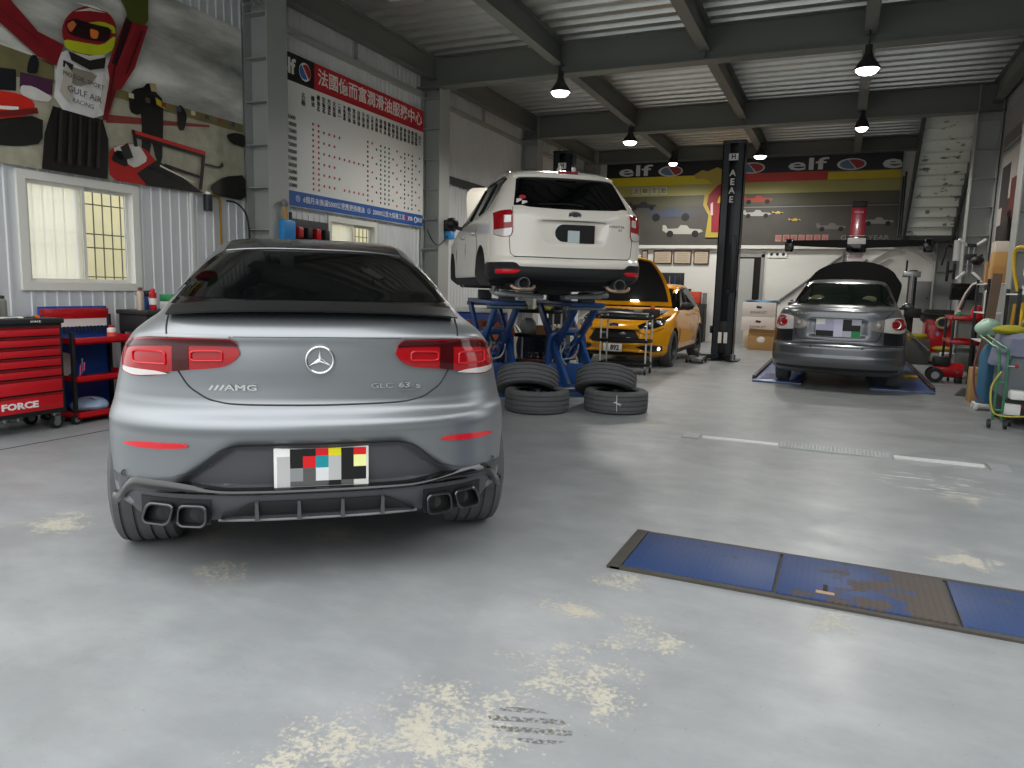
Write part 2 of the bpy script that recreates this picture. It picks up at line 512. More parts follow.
def floor_material():
    m = bpy.data.materials.new('worn_grey_floor_paint'); m.use_nodes = True
    nt = m.node_tree; L = nt.links.new; N = nt.nodes.new
    b = nt.nodes['Principled BSDF']
    geo = N('ShaderNodeNewGeometry'); P = geo.outputs['Position']
    def noise(sc, det=6, ro=.55, off=(0, 0, 0), sq=None):
        mp = N('ShaderNodeMapping'); mp.inputs['Location'].default_value = off
        if sq: mp.inputs['Scale'].default_value = sq
        L(P, mp.inputs['Vector'])
        n = N('ShaderNodeTexNoise'); n.inputs['Scale'].default_value = sc; n.inputs['Detail'].default_value = det; n.inputs['Roughness'].default_value = ro
        L(mp.outputs[0], n.inputs['Vector']); return n.outputs['Fac']
    def rng(v, a, b_, c=0, d=1):
        r = N('ShaderNodeMapRange'); r.inputs['From Min'].default_value = a; r.inputs['From Max'].default_value = b_; r.inputs['To Min'].default_value = c; r.inputs['To Max'].default_value = d
        L(v, r.inputs['Value']); return r.outputs['Result']
    def math_(op, a, b_):
        n = N('ShaderNodeMath'); n.operation = op
        for i, x in enumerate((a, b_)):
            if isinstance(x, (int, float)): n.inputs[i].default_value = x
            else: L(x, n.inputs[i])
        return n.outputs[0]
    def blob(x, y, r, soft=.6, sx=1., sy=1.):
        mp = N('ShaderNodeMapping'); mp.inputs['Location'].default_value = (-x * sx, -y * sy, 0); mp.inputs['Scale'].default_value = (sx, sy, 0)
        L(P, mp.inputs['Vector'])
        ln = N('ShaderNodeVectorMath'); ln.operation = 'LENGTH'; L(mp.outputs[0], ln.inputs[0])
        return rng(ln.outputs['Value'], r, r * (1 - soft), 0, 1)
    def mix(fac, a, b_):
        n = N('ShaderNodeMix'); n.data_type = 'RGBA'
        for k, x in (('Factor', fac), ('A', a), ('B', b_)):
            if isinstance(x, tuple): n.inputs[k].default_value = (*lin(x), 1)
            elif isinstance(x, float): n.inputs[k].default_value = x
            else: L(x, n.inputs[k])
        return n.outputs['Result']
    base = mix(noise(.9, 4), hexc('808384'), hexc('959898'))
    base = mix(math_('MULTIPLY', rng(noise(5, 10, .7), .40, .80), .42), base, hexc('787d80'))
    base = mix(math_('MULTIPLY', rng(noise(2.2, 8, .65, (7, 3, 0), (.6, 1, 1)), .45, .75), .35), base, hexc('b7babb'))
    # bare concrete showing through the paint
    blobs = None
    for a in ((-1.05, 1.85, .75, .9, 1, 1), (-.75, 2.35, .55, .9), (-.62, 2.75, .42, .9), (-1.28, 1.55, .6, .9), (-.95, 2.9, .3, .9), (-2.6, 2.5, .3, .8), (-3.0, 2.9, .45, .9), (.7, 4.4, .5, .95), (-.85, 3.3, .32, .9), (.05, 3.25, .3, .9),
              (-2.45, 3.2, .5, .95), (1.2, 3.0, .5, .9), (.9, 5.8, .35, .9), (-1.75, 7.6, .5, .95), (-3.9, 2.6, .5, .9)):
        v = blob(*a); blobs = v if blobs is None else math_('MAXIMUM', blobs, v)
    wear = rng(math_('ADD', math_('ADD', math_('MULTIPLY', blobs, .27), math_('MULTIPLY', noise(6, 12, .7), .65)), math_('MULTIPLY', noise(48, 5, .7), .38)), .735, .80)
    bare = mix(noise(22, 8, .7), hexc('a19e92'), hexc('bcb7a5'))
    col = mix(wear, base, bare)
    # fine dark specks, stains
    col = mix(math_('MULTIPLY', rng(noise(60, 5, .65), .64, .72), .5), col, hexc('3c3c3a'))
    col = mix(math_('MULTIPLY', rng(noise(1.3, 10, .75, (3, 9, 0)), .55, .75), .22), col, hexc('6d6f6c'))
    # scuffed tyre print in the bare patch
    stripes = N('ShaderNodeTexWave'); stripes.inputs['Scale'].default_value = 5.5; stripes.inputs['Distortion'].default_value = 1.0
    mp = N('ShaderNodeMapping'); mp.inputs['Rotation'].default_value = (0, 0, 1.2); L(P, mp.inputs['Vector']); L(mp.outputs[0], stripes.inputs['Vector'])
    tp = math_('MULTIPLY', rng(blob(-.80, 2.02, .15, .3, 1, 1.6), .1, .3), math_('MULTIPLY', rng(stripes.outputs['Fac'], .35, .6), rng(noise(60, 3), .4, .55)))
    col = mix(math_('MULTIPLY', tp, .85), col, hexc('4a4944'))
    # scraped pale marks beyond the drain strip
    sc = math_('MULTIPLY', blob(.75, 6.2, .5, .5, 1, 1.2), rng(noise(9, 6, .6, (0, 0, 0), (.5, 2, 1)), .56, .6))
    col = mix(math_('MULTIPLY', sc, .8), col, hexc('d5d5d0'))
    L(col, b.inputs['Base Color'])
    rf = rng(noise(3, 8, .6, (1, 2, 0)), .3, .7, .30, .50)
    rf = math_('ADD', rf, math_('MULTIPLY', wear, .35)); L(rf, b.inputs['Roughness'])
    bp = N('ShaderNodeBump'); bp.inputs['Strength'].default_value = .12; bp.inputs['Distance'].default_value = .01
    L(math_('SUBTRACT', noise(4, 9, .6), wear), bp.inputs['Height']); L(bp.outputs['Normal'], b.inputs['Normal'])
    return m
FLOORM = floor_material()
XL, XR, YB, ZC, YF = -7.0, 2.45, 21.0, 5.25, 2.9
WALLP = mat('corrugated_panel', 'd6d9da', .45, .1, var=.05, scale=3)
STEELG = mat('grey_primer_steel', 'a0a39f', .5, .1, var=.06, scale=2)
CREAM = mat('white_wall_paint', 'dcdcd6', .6, var=.04, scale=2)
DECK = mat('galvanised_deck', 'c6c7c2', .36, .85, var=.10, scale=6)
BEAMM = mat('dark_primer_beam', '6d706a', .5, .1, var=.06, scale=2)
def make_room():
    b = MB(); b.box(-16, 14, -14, YB + .4, -.2, 0, FLOORM); struct('floor', b, 'worn grey painted concrete floor of the workshop')
    # left wall: ribbed panels, opening for the window
    b = MB()
    def rib(y0, y1, z0, z1):
        n = int((y1 - y0) / .05); ys = []
        y = y0
        pts = []
        while y < y1 - 1e-6:
            for dy, dx in ((0, 0), (.062, 0), (.070, .012), (.092, .012), (.10, 0)):
                if y + dy < y1: pts.append((y + dy, XL + dx))
            y += .125
        pts.append((y1, XL))
        vs = []; fs = []
        for k, (yy, xx) in enumerate(pts): vs += [(xx, yy, z0), (xx, yy, z1)]
        for k in range(len(pts) - 1): fs.append((2 * k, 2 * k + 2, 2 * k + 3, 2 * k + 1))
        m0 = len(vs)
        b.add(vs, fs, WALLP)
        b.box(XL - .12, XL - .02, y0, y1, z0, z1, WALLP)
    W0, W1, WZ0, WZ1 = 4.47, 5.72, 1.25, 2.32
    rib(YF, W0, 0, ZC); rib(W0, W1, 0, WZ0); rib(W0, W1, WZ1, ZC)
    V0, V1, VZ0, VZ1 = 8.98, 10.2, 1.25, 2.33
    rib(W1, V0, 0, ZC); rib(V0, V1, 0, VZ0); rib(V0, V1, VZ1, ZC); rib(V1, YB, 0, ZC)
    struct('wall_left', b, 'pale ribbed metal wall behind the tool cabinets')
    b = MB(); b.box(XL - .4, XR + .4, YB, YB + .2, 0, ZC, CREAM); struct('wall_back', b, 'white back wall below the race mural')
    b = MB(); b.box(XR, XR + .15, 8.0, YB, 0, ZC, mat('grey_sheet_wall', '9a9d9e', .5, .1, var=.05)); struct('wall_right', b, 'grey wall on the right behind the shelves')
    # ceiling deck, ribs across the room
    b = MB(); pts = []; y = YF
    while y < YB:
        for dy, z in ((0, 0), (.12, 0), (.15, .12), (.27, .12), (.31, 0)): pts.append((y + dy, ZC + z))
        y += .33
    vs = []; fs = []
    for yy, zz in pts: vs += [(XL - .1, yy, zz), (XR + .15, yy, zz)]
    for k in range(len(pts) - 1): fs.append((2 * k, 2 * k + 1, 2 * k + 3, 2 * k + 2))
    b.add(vs, fs, DECK); b.box(XL - .1, XR + .15, YF, YB + .2, ZC + .125, ZC + .28, DECK)
    struct('ceiling', b, 'ribbed steel deck ceiling', ang=20)
    # steel frame
    def ibeam_y(x, y0, y1, zt, h, w, name):
        b = MB(); t = .014
        b.box(x - w / 2, x + w / 2, y0, y1, zt - h, zt - h + t, BEAMM); b.box(x - w / 2, x + w / 2, y0, y1, zt - t, zt, BEAMM); b.box(x - .01, x + .01, y0, y1, zt - h + t, zt - t, BEAMM)
        struct(name, b)
    def ibeam_x(y, x0, x1, zt, h, w, name):
        b = MB(); t = .018
        b.box(x0, x1, y - w / 2, y + w / 2, zt - h, zt - h + t, BEAMM); b.box(x0, x1, y - w / 2, y + w / 2, zt - t, zt, BEAMM); b.box(x0, x1, y - .012, y + .012, zt - h + t, zt - t, BEAMM)
        for xx in (-4.38, -2.1, .1): b.box(xx - .006, xx + .006, y - w / 2 + .004, y + w / 2 - .004, zt - h + t, zt - t, BEAMM)
        struct(name, b)
    for y, h in ((6.9, .5), (11.55, .5), (16.15, .5), (20.72, .33)): ibeam_x(y, XL, XR, ZC, h, .26, 'beam_cross')
    for x in (-6.72, -4.38, -2.1, .1, 2.3):
        for y0, y1 in ((YF, 6.88), (6.92, 11.53), (11.57, 16.13), (16.17, 20.58)): ibeam_y(x, y0, y1, ZC, .36, .16, 'beam_long')
    b = MB(); b.box(XL - .1, XR + .15, YF - .12, YF, 4.95, 5.6, BEAMM); struct('beam_front_unseen', b)  # unseen lintel over the opening, added to cut sky light inside
    def column(x0, x1, y, name, z1=ZC):
        b = MB(); w = .36; t = .016
        # H section: flanges face the room, ribbed webs
        b.box(x0, x0 + t, y - w / 2, y + w / 2, 0, z1, STEELG); b.box(x1 - t, x1, y - w / 2, y + w / 2, 0, z1, STEELG)
        b.box(x0 + t, x1 - t, y - .05, y + .05, 0, z1, STEELG)
        z = .45
        while z < z1 - .5:
            b.box(x0 + t, x1 - t, y - w / 2 + .01, y - .05, z, z + .012, STEELG); z += .52
        for k in range(6):
            b.cyl((x0 + .04 + k * .05, y - w / 2 - .02, z1 - .53), (x0 + .04 + k * .05, y - w / 2 + .02, z1 - .53), .013, STEELG, n=6)
        struct(name, b)
    for y in (7.5, 11.75, 16.25, 20.7): column(XL + .02, XL + .40, y, 'column_left')
    for y in (11.75, 16.25, 20.7): column(XR - .42, XR - .02, y, 'column_right')
    # wall girts on the left
    b = MB()
    for y0, y1 in ((7.7, 11.56), (11.95, 16.05), (16.45, 20.5)):
        b.box(XL + .02, XL + .09, y0, y1, 4.62, 4.70, STEELG)
        if y0 > 11: b.box(XL + .02, XL + .10, y0, y1, 3.30, 3.42, DARKM)
        b.box(XL + .02, XL + .06, (y0 + y1) / 2 - .02, (y0 + y1) / 2 + .02, 4.7, 5.2, STEELG)
    struct('trim_left', b)
    b = MB(); b.box(XL + .02, XL + .05, 6.42, 6.45, 0, 2.36, WHITEP); struct('trim_pipe', b)
    # windows
    frm = mat('aluminium_frame', 'e4e3da', .4, .05)
    frost = bpy.data.materials.new('frosted_glass'); frost.use_nodes = True
    nt = frost.node_tree; pb = nt.nodes['Principled BSDF']; nt.nodes.remove(pb)
    tr = nt.nodes.new('ShaderNodeBsdfTranslucent'); tr.inputs['Color'].default_value = (.97, .97, .90, 1)
    tp = nt.nodes.new('ShaderNodeBsdfTransparent'); gl = nt.nodes.new('ShaderNodeBsdfGlossy'); gl.inputs['Roughness'].default_value = .3
    m1 = nt.nodes.new('ShaderNodeMixShader'); m1.inputs[0].default_value = .6; nt.links.new(tr.outputs[0], m1.inputs[1]); nt.links.new(tp.outputs[0], m1.inputs[2])
    m2 = nt.nodes.new('ShaderNodeMixShader'); m2.inputs[0].default_value = .05; nt.links.new(m1.outputs[0], m2.inputs[1]); nt.links.new(gl.outputs[0], m2.inputs[2])
    nt.links.new(m2.outputs[0], nt.nodes['Material Output'].inputs['Surface'])
    bar = mat('window_bar', '6f6c60', .5)
    for n, (y0, y1, z0, z1) in enumerate(((W0, W1, WZ0, WZ1), (V0, V1, VZ0, VZ1))):
        b = MB(); f = .06
        b.box(XL - .1, XL + .03, y0 - .02, y0 + f, z0 - .02, z1 + .02, frm); b.box(XL - .1, XL + .03, y1 - f, y1 + .02, z0 - .02, z1 + .02, frm)
        b.box(XL - .1, XL + .03, y0 + f, y1 - f, z0 - .02, z0 + f, frm); b.box(XL - .1, XL + .03, y0 + f, y1 - f, z1 - f, z1 + .02, frm)
        w = struct('window_%d' % (n + 1), b, ('aluminium sliding window with bars in the wall above the red tool cabinets' if n == 0 else 'small barred window under the price board'))
        ym = (y0 + y1) / 2
        for k, (a, c, x) in enumerate(((y0 + f, ym + .04, XL - .02), (ym - .04, y1 - f, XL - .06))):
            b = MB(); s_ = .035
            b.box(x - .015, x + .015, a, a + s_, z0 + f, z1 - f, frm); b.box(x - .015, x + .015, c - s_, c, z0 + f, z1 - f, frm)
            b.box(x - .015, x + .015, a + s_, c - s_, z0 + f, z0 + f + s_, frm); b.box(x - .015, x + .015, a + s_, c - s_, z1 - f - s_, z1 - f, frm)
            o = b.build('window_sash', w)
            b = MB(); b.box(x - .004, x + .004, a + s_, c - s_, z0 + f + s_, z1 - f - s_, frost if k == 0 else mat('clear_pane', 'ffffff', .02, trans=1.0, ior=1.02, spec=.2)); b.build('window_pane', o)
        b = MB()
        k = 1
        while y0 + k * .105 < y1:
            b.cyl((XL - .125, y0 + k * .105, z0), (XL - .125, y0 + k * .105, z1), .007, bar, n=6); k += 1
        for zz in (.12, .42, .56, .86):
            b.cyl((XL - .135, y0, z0 + zz), (XL - .135, y1, z0 + zz), .007, bar, n=6)
        b.build('window_bars', w)
    # cream house wall outside the windows
    b = MB(); b.box(-9.0, -8.8, 5.2, 16, -.1, 2.9, mat('cream_render_outside', 'e6dcb2', .8, var=.1, scale=4)); struct('wall_outside', b)
    b = MB(); b.box(5.6, 5.9, -8, 8, 0, 5.2, mat('unseen_wall_grey', '505355', .7, var=.1, scale=2)); struct('wall_dark_unseen', b)  # unseen dark wall, added to darken reflections on the coupe's right side
    b = MB(); b.box(-5.97, -5.955, 1.0, 8.0, -.02, .002, mat('joint_dark', '3a3b3b', .8)); struct('trim_floor_joint', b)
    # back door; near-black sheet on the wall stands for the unlit room
    b = MB(); fr = mat('door_frame_grey', '8c8e8c', .5)
    b.box(-3.07, -2.0, YB - .02, YB + .01, 0, 2.36, mat('doorway_shade_sheet', '171310', .8)); b.box(-3.12, -3.04, YB - .05, YB + .02, 0, 2.42, fr); b.box(-2.02, -1.94, YB - .05, YB + .02, 0, 2.42, fr); b.box(-3.12, -1.94, YB - .05, YB + .02, 2.34, 2.42, fr)
    b.box(-2.85, -2.2, YB - .06, YB - .02, 0, 2.3, mat('grey_door', 'a9aba8', .5)); b.box(-3.03, -2.86, YB - .035, YB - .02, .02, 2.3, mat('brown_door_edge', '3a2018', .5))
    struct('door_1', b, 'grey door in a dark doorway behind the black lift post')
make_room()
# ------------------------------------------------------------------ grey coupe in front
PAINTG = mat('satin_grey_paint', '8f9396', 0.36, 0.75, coat=.15)
TRIM_SHADE = mat('trim_and_shade_grey', '55565a', 0.5, .3, var=.05)  # trim grey, also puts shade into the coupe's lower bumper
def coupe_disp(x, z):
    ax = abs(x)
    d = 0
    # number plate recess
    zt = .675 if ax < .36 else .675 - (ax - .36) / .23 * .17
    d += .055 * sstep(zt + .03, zt - .045, z) * sstep(.455, .475, z) * sstep(.66, .56, ax)
    # crisp edge on top of the bumper
    d -= .018 * sstep(.70, .745, z) * sstep(.80, .765, z)
    # crease over the lamps and boot lid lip
    d -= .012 * sstep(1.10, 1.14, z) * sstep(1.24, 1.15, z)
    d += .010 * sstep(.83, .86, z) * sstep(1.0, .9, z)
    return d
CO = Body([
 # z   yr    yf   w    Dr   p    Df  pf
 (.24, .34, 4.40, .80, .35, 3.0, .6, 2.6),
 (.31, .17, 4.55, .90, .42, 3.0, .7, 2.6),
 (.37, .08, 4.65, .945, .50, 2.8, .8, 2.6),
 (.46, .05, 4.70, .965, .58, 2.7, .9, 2.6),
 (.60, .02, 4.72, .970, .60, 2.6, .9, 2.6),
 (.72, .00, 4.70, .965, .60, 2.6, .9, 2.6),
 (.78, .015, 4.66, .955, .60, 2.6, .9, 2.6),
 (.83, .045, 4.60, .945, .58, 2.7, .9, 2.6),
 (.95, .045, 4.45, .915, .55, 2.8, .9, 2.6),
 (1.05, .040, 4.05, .885, .52, 2.8, .9, 2.6),
 (1.13, .045, 3.60, .835, .50, 2.9, .8, 2.6),
 (1.18, .075, 3.35, .780, .48, 3.0, .7, 2.6),
 (1.225, .13, 3.25, .725, .45, 3.0, .6, 2.6),
 (1.25, .20, 3.18, .710, .42, 3.0, .6, 2.6),
 (1.285, .35, 3.10, .700, .40, 3.0, .6, 2.6),
 (1.34, .52, 2.98, .685, .40, 3.0, .6, 2.8),
 (1.44, .84, 2.72, .648, .40, 3.0, .5, 3.0),
 (1.53, 1.15, 2.50, .605, .40, 3.0, .5, 3.0),
 (1.590, 1.40, 2.34, .572, .34, 2.9, .4, 3.0),
 (1.625, 1.60, 2.18, .52, .24, 2.7, .24, 3.0),
 (1.645, 1.78, 2.06, .42, .12, 2.5, .12, 2.5),
 (1.654, 1.88, 1.98, .22, .04, 2.2, .04, 2.2),
], coupe_disp, .014, 54)
def make_coupe():
    car = thing('car', 'grey satin four-door coupe seen from behind, nearest car on the floor', 'car', (-2.0464, 2.565, 0), R(39.426))
    mb = MB()
    DARK = mat('underbody_black', '141414', .8)
    def roofm(x, y, z): return None
    CO.mesh(mb, PAINTG, mbot=DARK)
    body = mb.build('body', car, fix=True)
    S = CO.rear
    cut_arches(body, [(.90, .37, .405, s * .60, s * 1.2) for s in (1, -1)] + [(3.85, .37, .405, s * .60, s * 1.2) for s in (1, -1)], DARK)
    for s in (-1, 1):
        for y in (.90, 3.82):
            add_wheel(car, s * .845, y, .37, .37, .30, .265, DARKM, s, 10)
    # rear window with its dark surround
    mb = MB()
    def gl(u, v):
        z = 1.292 + (1.545 - 1.292) * v; w = .655 - .16 * v ** 1.2 - .07 * v ** 8
        x = (u * 2 - 1) * w; return (x, S(x, z) - .004, z + .004)
    mb.slab(gl, 40, 14, GLASSD, (0, -.6, .8), .012)
    g = mb.build('rear_window', car)
    mb = MB()
    def gl2(u, v):
        z = 1.262 + (1.575 - 1.262) * v; w = (.70 - .17 * v ** 1.2 - .06 * v ** 8)
        x = (u * 2 - 1) * w; return (x, S(x, z) - .001, z + .001)
    mb.slab(gl2, 44, 14, mat('window_band', '0e0f10', .14, coat=.5), (0, -.6, .8), .012)
    mb.build('window_surround', g)
    # thin bright line above the glass
    mb = MB()
    mb.tube([(x / 20 * .50, S(x / 20 * .50, 1.563 - .020 * abs(x / 20) ** 3) - .006, 1.568 - .020 * abs(x / 20) ** 3) for x in range(-20, 21)], .004, STEEL, 6)
    mb.build('roof_edge_trim', g)
    # side windows
    for s in (-1, 1):
        mb = MB()
        spatch(mb, CO, [(.95, 1.30), (1.4, 1.46), (2.0, 1.53), (2.5, 1.46), (3.2, 1.20)], [(.95, 1.27), (1.5, 1.18), (2.4, 1.16), (3.2, 1.17)], GLASSD, s)
        mb.build('side_window', car)
    # gloss roof panel, dark ceiling reflection put into its colour
    mb = MB()
    def roof(u, v):
        y = 1.30 + (2.45 - 1.30) * v; w = lerp_tab([(1.3, .52), (1.9, .50), (2.45, .47)], y)
        x = (u * 2 - 1) * w
        lo, hi = 1.2, 1.654
        for _ in range(18):
            mid = (lo + hi) / 2
            yr, yf, *_r = CO.at(mid)
            ins = (CO.rear_raw(x, mid) < y if y < 1.94 else True) and abs(x) < CO.side(y, mid) and y < yf and abs(x) < CO.at(mid)[2]
            if ins: lo = mid
            else: hi = mid
        return (x, y, lo + .004)
    mb.slab(roof, 24, 20, mat('roof_reflected_dark', '3a3c3e', .22, .5, coat=.4), (0, 0, 1), .012)
    mb.build('roof_panel', car)
    # boot lid spoiler
    mb = MB()
    def sp(u, v):
        x = (u * 2 - 1) * .655; k = (x / .655) ** 2
        z = 1.256 + .036 * v - .016 * k - .014 * k * k; y = S(x, 1.20) - .030 + .19 * v - .015 * math.sin(v * PI)
        return (x, y, z)
    mb.slab(sp, 40, 6, mat('spoiler_black', '131314', .45), (0, -.6, .6), .014)
    mb.build('spoiler', car)
    # boot lid shut line
    mb = MB()
    pl = [(-.655, 1.225), (-.640, 1.14), (-.600, 1.0), (-.55, .915), (-.47, .862), (-.38, .842), (0, .836), (.38, .842), (.47, .862), (.55, .915), (.600, 1.0), (.640, 1.14), (.655, 1.225)]
    seam(mb, S, rounded(pl), .0045, off=-.0015)
    seam(mb, S, [(-.36, 1.137), (0, 1.139), (.36, 1.137)], .002, m=TRIM_SHADE, off=-.0005)
    mb.build('boot_lid_seam', car)
    # tail lamps, each in two lenses
    for s in (-1, 1):
        root = MB()
        patch(root, S, [(.333, 1.068), (.345, 1.105), (.375, 1.126), (.55, 1.128), (.70, 1.124), (.80, 1.112), (.845, 1.085), (.868, 1.04)], [(.333, 1.062), (.36, 1.03), (.41, 1.006), (.55, .990), (.66, .972), (.70, .957), (.80, .948), (.868, .962)], LAMPRED, .012, 48, 12, .02, s)
        lamp = root.build('tail_lamp', car)
        mb = MB()
        patch(mb, S, [(.345, 1.105), (.375, 1.122), (.60, 1.122), (.80, 1.106), (.84, 1.085)], [(.345, 1.095), (.42, 1.098), (.60, 1.094), (.80, 1.080), (.84, 1.066)], LAMPDARK, .017, 30, 4, .01, s)
        patch(mb, S, [(.545, 1.094), (.615, 1.092)], [(.545, .992), (.615, .982)], LAMPDARK, .015, 6, 8, .01, s)
        mb.build('dark_lens', lamp)
        for (a, b, zt, zb) in ((.405, .535, 1.076, 1.035), (.645, .80, 1.066, 1.012)):
            mb = MB(); pts = rounded([(a, zb), (a, zt), (b, zt - .004), (b, zb - .004), (a, zb)], 4, .25)
            mb.tube([(s * x, S(s * x, z) - .0165, z) for x, z in pts], .0045, mat('lamp_glow', 'c41822', .2), 6)
            mb.build('light_guide', lamp)
        mb = MB()
        patch(mb, S, [(.64, .972), (.70, .980), (.80, .982), (.866, .984)], [(.64, .969), (.70, .962), (.80, .953), (.866, .966)], LENSW, .016, 24, 4, .01, s)
        mb.build('reversing_lens', lamp)
        mb = MB()
        patch(mb, S, [(.375, 1.139), (.55, 1.142), (.70, 1.137), (.82, 1.118)], [(.375, 1.130), (.55, 1.131), (.70, 1.127), (.82, 1.110)], STEEL, .014, 24, 2, .01, s)
        mb.build('lamp_trim', lamp)
        # bumper reflector
        mb = MB()
        patch(mb, S, [(.555, .663), (.58, .671), (.78, .664), (.85, .650)], [(.555, .655), (.60, .648), (.78, .637), (.85, .640)], mat('reflector_red', 'd81526', .15, coat=.6), .007, 20, 3, .015, s)
        mb.build('reflector', car)
        mb = MB()
        for (px, pz) in ((.47, .575), (.86, .497)):
            y = S(s * px, pz); mb.cyl((s * px, y + .01, pz), (s * px, y - .004, pz), .013, TRIM_SHADE, n=14); mb.torus((s * px, y - .003, pz), .014, .002, BLACK, (0, 1, 0), 14, 5)
        mb.build('parking_sensor', car)
    # star badge
    mb = MB(); z0 = 1.04; y0 = S(0, z0) - .012
    mb.torus((0, y0, z0), .058, .006, CHROME, (0, 1, 0), 32, 8)
    for k in range(3):
        a = PI / 2 + 2 * PI * k / 3; d = (math.cos(a), math.sin(a)); p = (-d[1], d[0]); w = .011
        tip = (d[0] * .056, y0, z0 + d[1] * .056)
        l = (p[0] * w, y0, z0 + p[1] * w); r = (-p[0] * w, y0, z0 - p[1] * w); c = (d[0] * .012, y0 - .010, z0 + d[1] * .012)
        l = (p[0] * w - d[0] * .004, y0, z0 + p[1] * w - d[1] * .004); r = (-p[0] * w - d[0] * .004, y0, z0 - p[1] * w - d[1] * .004)
        c = (0, y0 - .010, z0)
        mb.add([tip, l, r, c], [(0, 1, 3), (0, 3, 2), (1, 2, 3), (0, 2, 1)], CHROME)
    mb.cyl((0, y0 + .012, z0), (0, y0 + .004, z0), .056, PAINTG, n=28)
    mb.build('star_emblem', car, ang=15)
    mb = MB()
    for k in range(3):
        x = -.468 + k * .022
        mb.prism([(0, 0), (.010, 0), (.026, .024), (.016, .024)], (x, S(x, .91) - .006, .903), (1, 0, 0), (0, 0, 1), .004, CHROME)
    text_on(mb, S, 'AMG', -.332, .915, .036, CHROME, squash=1.75, bold=.0008)
    mb.build('badge_lettering', car)
    mb = MB()
    text_on(mb, S, 'GLC', .272, .920, .036, CHROME, squash=1.5)
    text_on(mb, S, '63', .375, .920, .036, CHROME, squash=1.6, bold=.0012)
    text_on(mb, S, 's', .440, .916, .040, CHROME, squash=1.7, bold=.001)
    mb.prism([(0, 0), (.075, 0), (.083, .005), (.006, .005)], (.345, S(.36, .9) - .006, .896), (1, 0, 0), (0, 0, 1), .004, STEEL)
    mb.build('model_lettering', car)
    # number plate: white plate, its characters hidden under coloured blocks
    mb = MB(); yp = S(0, .56) - .032
    mb.box(-.202, .213, yp, yp + .012, .455, .662, WHITEPL, .006)
    p = mb.build('number_plate', car)
    mb = MB(); gcol = ['0a0a0a', 'd8121b', '15909c', 'b9bab9', '565656', '8c8d8d', 'e6dc12', 'f2f7a4', 'd9dcdc']
    gm = [mat('plate_block_%s' % c, c, .5) for c in gcol]
    rowsb = [(.606, .640, [None, 0, 0, 1, 6, 0, 1]), (.552, .606, [3, 0, 1, 2, 3, 0, 7]), (.492, .552, [3, 5, 4, 8, 3, 0, 0]), (.468, .492, [3, 4, 4, 4, 0, 4, None])]
    for zb, zt, row in rowsb:
        for k, c in enumerate(row):
            if c is None: continue
            x = -.188 + k * .0555; mb.box(x, x + .0555, yp - .002, yp + .002, zb, zt, gm[c])
    mb.build('plate_blocks', p)
    # lower bumper with shade put in as darker grey, black strip, diffuser
    mb = MB()
    patch(mb, S, [(-.955, .475), (-.90, .480), (-.66, .505), (-.56, .528), (-.40, .646), (-.33, .658), (0, .660), (.33, .658), (.40, .646), (.56, .528), (.66, .505), (.90, .480), (.955, .475)],
          [(-.955, .440), (-.6, .435), (0, .435), (.6, .435), (.955, .440)], TRIM_SHADE, .013, 160, 34, .012)
    mb.build('lower_bumper', car)
    B2 = lambda x: CO.rear_raw(x, .42)
    mb = MB()
    def dif(u, v):
        x = (u * 2 - 1) * .90; k = abs(x) / .9; zb = .312 + .06 * sstep(.86, 1, k); zt = .452 + .018 * sstep(.4, .7, k); z = zb + (zt - zb) * v
        return (x, B2(x) - .020 + .05 * (1 - v) ** 2, z)
    mb.slab(dif, 80, 10, TRIM_SHADE, (0, -1, 0), .10)
    dfz = mb.build('diffuser', car)
    mb = MB()
    def strip(u, v):
        x = (u * 2 - 1) * .935; k = abs(x) / .935
        zc = .452 + .016 * sstep(.4, .72, k) - .115 * sstep(.83, 1.0, k) ** 1.6; h = .014 + .014 * sstep(.45, .75, k)
        return (x, B2(min(max(x, -.925), .925)) - .026 - .016 * math.sin(v * PI), zc + h * (2 * v - 1))
    mb.slab(strip, 90, 6, GLOSSB, (0, -1, 0), .05)
    mb.build('bumper_strip', car)
    mb = MB()
    def opn(u, v):
        x = (u * 2 - 1) * .43; k = abs(x) / .43; zt = .408 - .075 * sstep(.6, 1, k) ** 1.3; z = .326 + (zt - .326) * v
        return (x, B2(x) - .026 + .05 * (1 - v) ** 2, z)
    mb.slab(opn, 50, 8, BLACK, (0, -1, 0), .01)
    mb.build('diffuser_opening', dfz)
    for x in (-.275, -.095, .095, .275):
        mb = MB(); y = B2(x)
        mb.add([(x - .009, y - .035, .322), (x + .009, y - .035, .322), (x + .009, y + .05, .322), (x - .009, y + .05, .322), (x - .007, y - .045, .408), (x + .007, y - .045, .408), (x + .007, y + .05, .408), (x - .007, y + .05, .408)], [(0, 3, 2, 1), (4, 5, 6, 7), (0, 1, 5, 4), (1, 2, 6, 5), (2, 3, 7, 6), (3, 0, 4, 7)], TRIM_SHADE)
        mb.build('diffuser_fin', dfz)
    mb = MB(); mb.tube([(x / 20 * .44, B2(x / 20 * .44) - .0, .318) for x in range(-20, 21)], .006, GREY, 6); mb.build('diffuser_edge', dfz)
    # four exhaust tips
    tipm = mat('dark_chrome', '5c5d60', .3, 1.0)
